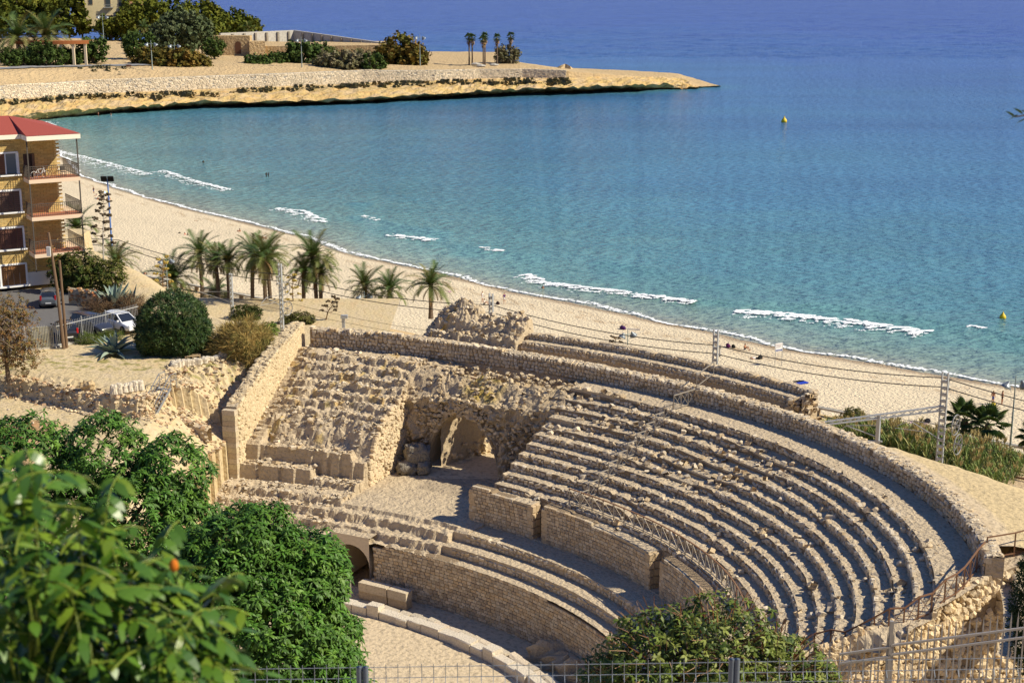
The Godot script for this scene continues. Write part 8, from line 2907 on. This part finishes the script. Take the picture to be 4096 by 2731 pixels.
func far_bits():
	# tall fan palms on the tip
	var wp := [[-17.6, -674.6, 12.2, "first of the four tall thin fan palms on the tip"], [-19.0, -676, 12.4, "thin palm touching the first fan palm"], [-12.6, -668.4, 11.8, "second of the four tall fan palms, nearer the path"], [-11.9, -672, 12.8, "slightly taller palm behind the second one"], [-6.6, -674.6, 12.2, "third of the four tall fan palms"], [-0.6, -690.0, 12.2, "last of the four tall fan palms, behind the leafless tree"]]
	for q in wp: fan_palm(q[3], Vector3(q[0], 8.8, q[1]), q[2], 1.6, 18, "tall_fan_palm", 3.4, "tall fan palms on the tip")
	for q in [[Vector3(-194.4, 20.28, -600), "first big feathery palm beside the pavilion"], [Vector3(-184.26, 20.37, -605), "second big feathery palm beside the pavilion"]]:
		var b: Vector3 = q[0]
		b.y -= 5.0
		date_palm(q[1], b, 9.5, 4.6, 0.6, Vector2(0.3, 0), "big palms by the far pavilion")
	for q in [[Vector3(-179.15, 23.5, -745), "palm among the pines above the bare lot"], [Vector3(-137.8, 21.55, -800), "last palm on the ridge near the fort"], [Vector3(-76.51, 14.96, -652), "small palm under the fort wall"], [Vector3(-66.01, 14.8, -655), "round small palm under the fort wall"]]:
		var b: Vector3 = q[0]
		b.y -= 5.0
		date_palm(q[1], b, 4.0, 2.0, 0.4, Vector2(0.1, 0), "small palms on the headland")
	# lamps on the headland
	for q in [[Vector3(-140.65, 12.16, -595), 14, "pale lamp post in front of the grey cushions"], [Vector3(-135.37, 8.14, -612), 17.5, "pale lamp post before the tamarisks"], [Vector3(-86.95, 8.51, -630), 19, "pale lamp post under the fort plinth"], [Vector3(-39.84, 8.96, -660), 18, "pale lamp post against the sea at the end of the fort"], [Vector3(-170.95, 16.86, -640), 20, "tall lamp post on the road behind the big round tree"]]:
		street_lamp(q[2], q[0], q[1] * 0.72, 2.6, true, 0.2, "lamp posts on the headland")
	# rust-coloured pavilion
	var p := thing("pavilion", Vector3(-180.45, 12.18, -600), "open pavilion with a curved rust coloured roof behind the street trees", "pavilion")
	var r := MB.new()
	r.col = Color(0.36, 0.13, 0.05)
	r.grid(20, 2, func(i, j):
		var a := lerpf(-0.6, 0.6, i / 19.0)
		return Vector3(sin(a) * 26.0, 11.0, -20.0 + cos(a) * 26.0 - j * 6.0))
	r.grid(20, 2, func(i, j):
		var a := lerpf(-0.6, 0.6, i / 19.0)
		return Vector3(sin(a) * 26.0, 9.8 + j * 1.2, -20.0 + cos(a) * 26.0))
	part("roof", r.mesh(), M.matte, p)
	for k in 7:
		var c := MB.new()
		c.col = Color(0.7, 0.58, 0.4)
		var a := lerpf(-0.55, 0.55, k / 6.0)
		c.box(Vector3(sin(a) * 25.0, 5.0, -20.0 + cos(a) * 25.0), Vector3(0.9, 10, 0.9))
		part("column", c.mesh(), M.matte, p)
	for q in [[Vector3(-164.26, 10.32, -600), 0], [Vector3(-124.93, 8.67, -625), 1], [Vector3(-150.73, 12.65, -598), 2]]:
		var b := thing("park_bench", q[0], ["small brown bench on the far path under the road", "small brown bench at the foot of the far stairway", "small brown bench before the tamarisks"][q[1]], "bench", 0.0, "benches on the far path")
		var m := MB.new()
		m.col = Color(0.22, 0.1, 0.06)
		m.box(Vector3(0, 0.5, 0), Vector3(2.2, 0.12, 0.6))
		part("seat", m.mesh(), M.matte, b)
		var m2 := MB.new()
		m2.col = Color(0.22, 0.1, 0.06)
		m2.box(Vector3(0, 1.0, -0.3), Vector3(2.2, 0.6, 0.1))
		part("backrest", m2.mesh(), M.matte, b)
		for s in [-0.9, 0.9]:
			var l := MB.new()
			l.col = Color(0.05, 0.05, 0.05)
			l.box(Vector3(s, 0.2, 0), Vector3(0.12, 0.6, 0.5))
			part("leg", l.mesh(), M.matte, b)
	# flat picnic stones under the palms
	for k in 3:
		var q: Vector3 = [Vector3(-15.85, 9.97, -668), Vector3(-13.48, 9.46, -664), Vector3(-7.88, 9.35, -672)][k]
		var s := thing("flat_boulder", q, ["first", "second", "third"][k] + " flat grey stone lying under the tall fan palms", "boulder", 0.0, "flat stones under the tall palms")
		var m := MB.new()
		m.blob(Vector3.ZERO, Vector3(2.0, 0.7, 1.2), nf, 0.4, 9, 6)
		part("rock", m.mesh(), M.concrete, s)

# ---------------------------------------------------------------- people on the beach
# a figure is one skin: distances to tapered limbs joined smoothly and meshed as surface nets
func figure(J: Dictionary, bones: Array, col: Callable, cell := 0.045) -> ArrayMesh:
	var lo := Vector3(9, 9, 9)
	var hi := -lo
	for k in J:
		lo = lo.min(J[k] - Vector3.ONE * 0.24); hi = hi.max(J[k] + Vector3.ONE * 0.24)
	var n := Vector3i(((hi - lo) / cell).ceil()) + Vector3i.ONE
	var f := PackedFloat32Array()
	f.resize(n.x * n.y * n.z)
	f.fill(9.0)
	for b in bones:
		var a: Vector3 = J[b[0]]
		var c: Vector3 = J[b[1]]
		var ra: float = b[2]
		var rc: float = b[3]
		var m := maxf(ra, rc) + 0.1
		var l0 := Vector3i((((a.min(c) - Vector3.ONE * m) - lo) / cell).floor()).clamp(Vector3i.ZERO, n - Vector3i.ONE)
		var l1 := Vector3i((((a.max(c) + Vector3.ONE * m) - lo) / cell).ceil()).clamp(Vector3i.ZERO, n - Vector3i.ONE)
		var ac := c - a
		var L := maxf(ac.length_squared(), 1e-6)
		for x in range(l0.x, l1.x + 1):
			for y in range(l0.y, l1.y + 1):
				for z in range(l0.z, l1.z + 1):
					var p := lo + Vector3(x, y, z) * cell
					var t := clampf((p - a).dot(ac) / L, 0.0, 1.0)
					var d := p.distance_to(a + ac * t) - lerpf(ra, rc, t)
					var i := (x * n.y + y) * n.z + z
					var o := f[i]
					var h := maxf(0.035 - absf(o - d), 0.0) / 0.035
					f[i] = minf(o, d) - h * h * 0.035 * 0.25
	var mb := MB.new()
	var id := {}
	for x in n.x - 1:
		for y in n.y - 1:
			for z in n.z - 1:
				var s := Vector3.ZERO
				var k := 0
				var v := []
				for q in 8:
					v.append(f[((x + (q & 1)) * n.y + y + ((q >> 1) & 1)) * n.z + z + (q >> 2)])
				for e in [[0, 1], [2, 3], [4, 5], [6, 7], [0, 2], [1, 3], [4, 6], [5, 7], [0, 4], [1, 5], [2, 6], [3, 7]]:
					var d0: float = v[e[0]]
					var d1: float = v[e[1]]
					if (d0 < 0.0) != (d1 < 0.0):
						var t := d0 / (d0 - d1)
						var p0 := Vector3(e[0] & 1, (e[0] >> 1) & 1, e[0] >> 2)
						var p1 := Vector3(e[1] & 1, (e[1] >> 1) & 1, e[1] >> 2)
						s += p0.lerp(p1, t); k += 1
				if k:
					var p := lo + (Vector3(x, y, z) + s / k) * cell
					mb.col = col.call(p)
					id[Vector3i(x, y, z)] = mb.p(p)
	for q in id:
		for ax in 3:
			var e: Vector3i = [Vector3i(1, 0, 0), Vector3i(0, 1, 0), Vector3i(0, 0, 1)][ax]
			var u: Vector3i = [Vector3i(0, 1, 0), Vector3i(0, 0, 1), Vector3i(1, 0, 0)][ax]
			var w: Vector3i = [Vector3i(0, 0, 1), Vector3i(1, 0, 0), Vector3i(0, 1, 0)][ax]
			var q2: Vector3i = q + e
			if q2.x >= n.x or q2.y >= n.y or q2.z >= n.z: continue
			var d0 := f[(q.x * n.y + q.y) * n.z + q.z]
			var d1 := f[(q2.x * n.y + q2.y) * n.z + q2.z]
			if (d0 < 0.0) == (d1 < 0.0): continue
			if not (id.has(q - u) and id.has(q - w) and id.has(q - u - w)): continue
			var r := [id[q], id[q - u], id[q - u - w], id[q - w]]
			if d0 >= 0.0: r.reverse()
			mb.ix.append_array([r[0], r[1], r[2], r[0], r[2], r[3]])
	return mb.mesh(true)

func skeleton(pose: String) -> Dictionary:
	var J := {}
	if pose == "stand":
		J = {"head": Vector3(0, 1.62, 0.02), "neck": Vector3(0, 1.44, 0), "chest": Vector3(0, 1.26, 0), "hip": Vector3(0, 0.95, 0), "sl": Vector3(-0.19, 1.38, 0), "sr": Vector3(0.19, 1.38, 0), "el": Vector3(-0.26, 1.1, -0.02), "er": Vector3(0.27, 1.1, 0.0), "hl": Vector3(-0.2, 0.92, 0.12), "hr": Vector3(0.2, 0.93, 0.12), "kl": Vector3(-0.11, 0.5, 0.02), "kr": Vector3(0.12, 0.5, 0.0), "al": Vector3(-0.12, 0.08, -0.02), "ar": Vector3(0.14, 0.08, 0.0), "tl": Vector3(-0.13, 0.03, 0.14), "tr": Vector3(0.16, 0.03, 0.16)}
	elif pose == "sit":
		J = {"head": Vector3(0, 0.78, 0.03), "neck": Vector3(0, 0.6, 0), "chest": Vector3(0, 0.44, -0.02), "hip": Vector3(0, 0.12, 0), "sl": Vector3(-0.18, 0.54, 0), "sr": Vector3(0.18, 0.54, 0), "el": Vector3(-0.24, 0.36, 0.16), "er": Vector3(0.24, 0.36, 0.16), "hl": Vector3(-0.1, 0.42, 0.38), "hr": Vector3(0.1, 0.42, 0.38), "kl": Vector3(-0.13, 0.46, 0.4), "kr": Vector3(0.13, 0.44, 0.42), "al": Vector3(-0.12, 0.06, 0.66), "ar": Vector3(0.12, 0.06, 0.68), "tl": Vector3(-0.12, 0.05, 0.82), "tr": Vector3(0.13, 0.05, 0.84)}
	elif pose == "lie":
		J = {"head": Vector3(0, 0.2, -0.78), "neck": Vector3(0, 0.16, -0.6), "chest": Vector3(0, 0.14, -0.4), "hip": Vector3(0, 0.12, -0.05), "sl": Vector3(-0.19, 0.14, -0.52), "sr": Vector3(0.19, 0.14, -0.52), "el": Vector3(-0.3, 0.1, -0.72), "er": Vector3(0.3, 0.1, -0.72), "hl": Vector3(-0.12, 0.08, -0.9), "hr": Vector3(0.12, 0.08, -0.9), "kl": Vector3(-0.11, 0.1, 0.42), "kr": Vector3(0.12, 0.1, 0.42), "al": Vector3(-0.12, 0.07, 0.84), "ar": Vector3(0.13, 0.07, 0.84), "tl": Vector3(-0.14, 0.06, 0.98), "tr": Vector3(0.15, 0.06, 0.98)}
	else:                                                             # bending forward
		J = {"head": Vector3(0, 1.02, 0.62), "neck": Vector3(0, 1.04, 0.45), "chest": Vector3(0, 1.02, 0.28), "hip": Vector3(0, 0.92, 0), "sl": Vector3(-0.18, 1.02, 0.4), "sr": Vector3(0.18, 1.02, 0.4), "el": Vector3(-0.2, 0.76, 0.48), "er": Vector3(0.2, 0.76, 0.48), "hl": Vector3(-0.12, 0.52, 0.56), "hr": Vector3(0.12, 0.52, 0.56), "kl": Vector3(-0.12, 0.5, 0.06), "kr": Vector3(0.12, 0.5, -0.02), "al": Vector3(-0.12, 0.08, -0.02), "ar": Vector3(0.13, 0.08, -0.1), "tl": Vector3(-0.12, 0.03, 0.14), "tr": Vector3(0.13, 0.03, 0.06)}
	return J

const BONES := [["head", "head", 0.105, 0.105], ["neck", "head", 0.05, 0.06], ["neck", "chest", 0.08, 0.125], ["chest", "hip", 0.13, 0.125], ["sl", "sr", 0.075, 0.075], ["sl", "el", 0.052, 0.042], ["el", "hl", 0.04, 0.034], ["sr", "er", 0.052, 0.042], ["er", "hr", 0.04, 0.034], ["hip", "kl", 0.09, 0.06], ["kl", "al", 0.055, 0.04], ["al", "tl", 0.04, 0.036], ["hip", "kr", 0.09, 0.06], ["kr", "ar", 0.055, 0.04], ["ar", "tr", 0.04, 0.036]]
var fig := {}
func person(label: String, at: Vector3, pose: String, turn: float, skin: Color, top: Color, bottom: Color, hair: Color, group := "people on the beach", sink := 0.0):
	var key := pose + str(skin) + str(top) + str(bottom) + str(hair)
	if not fig.has(key):
		var J := skeleton(pose)
		fig[key] = figure(J, BONES, func(p: Vector3) -> Color:
			var h: Vector3 = J.head
			if p.distance_to(h) < 0.16:
				return hair if (p - h).dot((J.head - J.neck).normalized()) > 0.03 or (p - h).z < -0.03 else skin
			var hp: Vector3 = J.hip
			var axis: Vector3 = (J.neck - J.hip)
			var t := (p - hp).dot(axis) / axis.length_squared()
			var near := (p - hp - axis * clampf(t, 0, 1)).length()
			if t > 0.18 and t < 0.98 and near < 0.21: return top
			for k in ["kl", "kr"]:
				var leg: Vector3 = J[k] - hp
				var s := (p - hp).dot(leg) / leg.length_squared()
				if s < 0.55 and s > -0.3 and (p - hp - leg * clampf(s, 0, 1)).length() < 0.15: return bottom
			return skin)
	var t := thing("person", at - Vector3(0, sink, 0), label, "person", turn, group)
	part("body", fig[key], M.skin, t)

func towel(label: String, at: Vector3, size: Vector2, col: Color, turn: float):
	var t := thing("beach_towel", at, label, "towel", turn, "towels on the sand")
	var m := MB.new()
	m.col = col
	m.grid(8, 5, func(i, j): return Vector3((i / 7.0 - 0.5) * size.x, 0.05 + 0.03 * nf.get_noise_2d(i * 0.9 + at.x, j), (0.5 - j / 4.0) * size.y))
	part("cloth", m.mesh(), M.matte, t)

func bag(label: String, at: Vector3, r: float, col: Color):
	var t := thing("beach_bag", at, label, "bag", rng.randf() * 3.0, "bags on the sand")
	var m := MB.new()
	m.col = col
	m.blob(Vector3(0, r * 0.5, 0), Vector3(r * 1.3, r * 0.75, r * 0.8), nf, 0.5, 9, 6)
	part("bag_body", m.mesh(true), M.matte, t)
	var s := MB.new()
	s.col = shade(col, 0.6)
	s.tube([Vector3(-r * 0.6, r, 0), Vector3(0, r * 1.5, 0.05), Vector3(r * 0.6, r, 0)], [0.02], 4)
	part("strap", s.mesh(), M.matte, t)

func beach_y(p: Vector3) -> Vector3:
	# put a point down on the sand
	var q := Vector2(p.x, p.z)
	var run := seg_dist(q, SHORE)
	p.y = minf(3.4, 0.0 + run * 0.105 if run < 4.0 else 0.405 + (run - 4.0) * 0.055)
	return p

func make_people():
	mat("skin", lin(1, 1, 1), 0.6, {"spec": 0.25})
	var tan := Color(0.42, 0.2, 0.11)
	var fair := Color(0.55, 0.33, 0.22)
	var dk := Color(0.02, 0.018, 0.016)
	var br := Color(0.08, 0.04, 0.02)
	var wh := Color(0.75, 0.74, 0.7)
	person("person in blue swim trunks standing on the sand, hand on hip, nearest the water's edge", beach_y(Vector3(55.99, 1.6, -167.88)), "stand", 2.2, tan, tan, Color(0.03, 0.07, 0.3), Color(0.3, 0.2, 0.1))
	person("person in dark trunks standing beside the yellow ball", beach_y(Vector3(57.12, 1.6, -168.06)), "stand", 1.6, tan, tan, dk, br)
	person("bare-backed person in jeans sitting on the sand by the water", beach_y(Vector3(31.28, 1.2, -195.41)), "sit", 0.9, tan, tan, Color(0.05, 0.08, 0.16), dk)
	person("person lying on the sand beside the dark backpack", beach_y(Vector3(31.95, 1.6, -189.82)), "lie", 1.9, tan, Color(0.7, 0.68, 0.66), dk, dk)
	person("person in a purple top holding a white towel at the water's edge", beach_y(Vector3(-1.19, 1.6, -223.06)), "stand", 0.4, fair, Color(0.08, 0.02, 0.16), Color(0.7, 0.68, 0.66), br)
	person("person in white standing behind the seated one", beach_y(Vector3(-4.52, 1.6, -223.68)), "stand", 1.0, fair, wh, wh, br)
	person("person in a white top sitting below the mast top", beach_y(Vector3(-4.22, 1.7, -221.97)), "sit", 1.2, fair, wh, dk, br)
	person("person in black standing on the sand, first of the pair", beach_y(Vector3(-53.01, 2.4, -264.07)), "stand", 0.5, dk, Color(0.025, 0.025, 0.028), Color(0.03, 0.03, 0.035), dk)
	person("person in black standing on the sand, second of the pair", beach_y(Vector3(-52.22, 2.4, -263.63)), "stand", -0.4, br, Color(0.03, 0.03, 0.035), Color(0.025, 0.025, 0.03), dk)
	person("person in a red shirt sitting beside a friend far up the sand", beach_y(Vector3(-61.52, 2.2, -278.52)), "sit", 1.2, fair, Color(0.5, 0.03, 0.02), dk, dk)
	person("person in dark clothes sitting next to the red shirt", beach_y(Vector3(-60.85, 2.2, -278.04)), "sit", 1.4, br, Color(0.03, 0.03, 0.035), dk, dk)
	person("bare person sitting alone above the palm crowns", beach_y(Vector3(-52.69, 1.4, -287.16)), "sit", -1.2, tan, tan, dk, dk)
	for k in 3: person(["person with bare back in the group on the white cloth", "person in green in the group on the white cloth", "person wrapped in white in the group above the palms"][k], beach_y([Vector3(-47.1, 1.5, -279.21), Vector3(-46.36, 1.5, -278.74), Vector3(-45.47, 1.5, -278.26)][k]), "sit", [2.4, 0.3, 1.0][k], fair, [tan, Color(0.2, 0.16, 0.1), wh][k], [dk, dk, wh][k], [br, wh, wh][k])
	person("person standing behind the apartment block's balcony posts", beach_y(Vector3(-94.71, 1.6, -337.81)), "stand", 1.0, tan, dk, Color(0.02, 0.08, 0.25), dk)
	for k in 6: person(["first seated bather of the group under the small parasol", "second seated bather of the group under the parasol", "third seated bather of the group under the parasol", "fourth seated bather of the group under the parasol", "fifth seated bather of the group under the parasol", "sixth seated bather of the group, farthest from the water"][k], beach_y([Vector3(-90.8, 2, -326.98), Vector3(-89.95, 2, -326.32), Vector3(-89.29, 2, -326.32), Vector3(-88.79, 2, -326.98), Vector3(-88.39, 2, -327.63), Vector3(-92.79, 2, -332.97)][k]), "sit", k * 1.1, [tan, fair, br, tan, tan, fair][k], [tan, Color(0.3, 0.05, 0.05), br, dk, tan, wh][k], dk, dk)
	person("person lying down the sand from the seated group", beach_y(Vector3(-82.21, 2, -315.6)), "lie", 1.5, tan, dk, dk, dk)
	person("bather sunning on a towel near the boulders of palms", beach_y(Vector3(-63.34, 1.4, -299.76)), "lie", 1.4, tan, tan, dk, dk)
	person("person bending over at the promenade edge behind the big agave", Vector3(-55.17, 5, -220.3), "bend", 1.3, tan, tan, Color(0.05, 0.25, 0.45), dk)
	# bathers in the water
	for k in 2: person(["first of two bathers standing chest-deep off the beach", "second of two bathers standing chest-deep off the beach"][k], [Vector3(-61.3, 0, -373.37), Vector3(-60.76, 0, -373.37)][k], "stand", k * 2.0, br, br, dk, dk, "bathers in the sea", 0.6)
	person("swimmer standing waist-deep alone in the bay", Vector3(-82.45, 0, -400.37), "stand", 0.0, br, br, dk, dk, "bathers in the sea", 0.9)
	person("swimmer with only the head out, inshore of the long breaker", Vector3(5.01, 0, -238.08), "stand", 0.0, tan, tan, dk, br, "bathers in the sea", 1.25)
	person("person wading at the foot of the far rocks, nearer the corner", Vector3(-146.1, 0, -533.47), "stand", 0.0, tan, tan, Color(0.4, 0.05, 0.04), dk, "bathers in the sea", 0.25)
	person("person in a white cap wading at the foot of the far rocks", Vector3(-140.8, 0, -530.23), "stand", 0.0, tan, tan, wh, wh, "bathers in the sea", 0.4)
	# things on the sand
	towel("white cloth spread under the group above the palms", beach_y(Vector3(-45.83, 1.5, -276.37)), Vector2(3.2, 2.0), wh, 0.5)
	towel("pink towel on the sand past the last palm", beach_y(Vector3(-10.71, 1.7, -231.66)), Vector2(2.2, 1.0), Color(0.6, 0.3, 0.4), -0.3)
	towel("blue towel and clothes on the empty sand below the cables", beach_y(Vector3(35.43, 2.4, -176.18)), Vector2(1.5, 0.9), Color(0.03, 0.06, 0.4), 0.6)
	towel("dark towel beside the blue one", beach_y(Vector3(35.1, 2.4, -177)), Vector2(1.5, 0.6), Color(0.02, 0.02, 0.03), 0.3)
	towel("pink patterned towel beside the gantry mast", beach_y(Vector3(44.74, 3, -158.02)), Vector2(1.9, 0.8), Color(0.6, 0.4, 0.45), -0.2)
	towel("pale towel with belongings above the double street lamp", beach_y(Vector3(17.17, 1.8, -206.47)), Vector2(2.0, 0.8), Color(0.35, 0.3, 0.25), -0.2)
	towel("striped towel down the sand from the parasol group", beach_y(Vector3(-85.16, 2, -322.46)), Vector2(3.0, 1.0), Color(0.5, 0.35, 0.4), 0.2)
	towel("bright towel between the bathers and the balcony", beach_y(Vector3(-97.16, 2, -334.33)), Vector2(2.6, 1.0), Color(0.45, 0.4, 0.42), 0.2)
	bag("dark backpack beside the person lying down", beach_y(Vector3(32.41, 1.6, -189.82)), 0.4, Color(0.03, 0.03, 0.03))
	bag("purple bag up the beach from the seated person", beach_y(Vector3(29.17, 1.2, -196.63)), 0.4, Color(0.10, 0.02, 0.08))
	bag("black bag next to the purple one", beach_y(Vector3(29.84, 1.2, -196.38)), 0.35, Color(0.02, 0.02, 0.022))
	bag("purple bag on the pale towel", beach_y(Vector3(15.63, 1.8, -206.47)), 0.42, Color(0.08, 0.03, 0.12))
	bag("dark bag beside the person with the white towel", beach_y(Vector3(-2.18, 1.7, -222.29)), 0.35, Color(0.05, 0.03, 0.03))
	bag("black bag beside the pink patterned towel", beach_y(Vector3(45.65, 3, -158.19)), 0.4, Color(0.02, 0.02, 0.025))
	bag("dark heap of clothes on the sand by the seated pair", beach_y(Vector3(-62.81, 2.2, -279.98)), 0.5, Color(0.06, 0.04, 0.03))
	# parasol
	var pp := beach_y(Vector3(-89.71, 2, -328.29))
	var um := thing("beach_parasol", pp, "small blue and yellow parasol over the seated group", "parasol")
	var pm := MB.new()
	pm.tube([Vector3.ZERO, Vector3(0.1, 2.0, 0)], [0.03], 5)
	part("pole", pm.mesh(), M.matte, um)
	var cm := MB.new()
	for k in 8:
		cm.col = [Color(0.75, 0.6, 0.08), Color(0.55, 0.65, 0.8)][k % 2]
		var a := TAU * k / 8.0
		var b := TAU * (k + 1) / 8.0
		cm.tri(Vector3(0.1, 2.2, 0), Vector3(cos(b) * 1.1 + 0.1, 1.75, sin(b) * 1.1), Vector3(cos(a) * 1.1 + 0.1, 1.75, sin(a) * 1.1))
	part("canopy", cm.mesh(), M.matte, um)
	# ball, buoys, notice board
	var ball := thing("beach_ball", beach_y(Vector3(55.93, 1.6, -167.33)), "yellow ball on the sand at the feet of the two bathers", "ball")
	var bm := MB.new()
	bm.col = Color(0.75, 0.55, 0.03)
	bm.blob(Vector3(0, 0.22, 0), Vector3(0.22, 0.22, 0.22), nf, 0.0, 12, 8)
	part("ball", bm.mesh(true), M.paint, ball)
	for k in 2:
		var by := thing("yellow_buoy", [Vector3(92.26, 0, -511.57), Vector3(72.66, 0, -216.45)][k], ["yellow buoy far out in the bay", "yellow buoy beyond the green swell"][k], "buoy", 0.0, "yellow buoys")
		var m := MB.new()
		m.col = Color(0.75, 0.52, 0.02)
		var s: float = [1.6, 0.8][k]
		m.lathe(Vector3.ZERO, [Vector2(0, -0.3 * s), Vector2(0.55 * s, -0.1 * s), Vector2(0.62 * s, 0.25 * s), Vector2(0.5 * s, 0.55 * s), Vector2(0.16 * s, 0.95 * s), Vector2(0.14 * s, 1.15 * s), Vector2(0, 1.2 * s)], 12)
		part("float", m.mesh(true), M.paint, by)
		var q := MB.new()
		q.col = Color(0.3, 0.22, 0.02)
		q.tube([Vector3(0, 1.1 * s, 0), Vector3(0, 1.4 * s, 0)], [0.05 * s], 5)
		part("top_ring", q.mesh(), M.matte, by)
	var sg := thing("notice_board", beach_y(Vector3(34.11, 1.8, -185.88)), "white beach notice board on two thin posts", "sign", 0.5)
	for s in [-0.55, 0.55]:
		var m := MB.new()
		m.bar(Vector3(s, -0.2, 0), Vector3(s, 3.0, 0), 0.06)
		part("post", m.mesh(), M.steel, sg)
	var bo := MB.new()
	bo.col = Color(0.75, 0.74, 0.72)
	bo.box(Vector3(0, 2.45, 0), Vector3(1.25, 1.1, 0.05))
	part("board", bo.mesh(), M.matte, sg)
	for k in 5:
		var m := MB.new()
		m.col = Color(0.05, 0.08, 0.25)
		m.box(Vector3(-0.44 + k * 0.22, 2.06, 0.03), Vector3(0.16, 0.2, 0.015))
		part("pictogram", m.mesh(), M.matte, sg)
	for k in 3:
		var m := MB.new()
		m.col = Color(0.3, 0.22, 0.22)
		m.box(Vector3(-0.05 * k, 2.8 - k * 0.17, 0.03), Vector3(0.9 - 0.12 * k, 0.05, 0.012))
		part("text_line", m.mesh(), M.matte, sg)

func make_far():
	pass
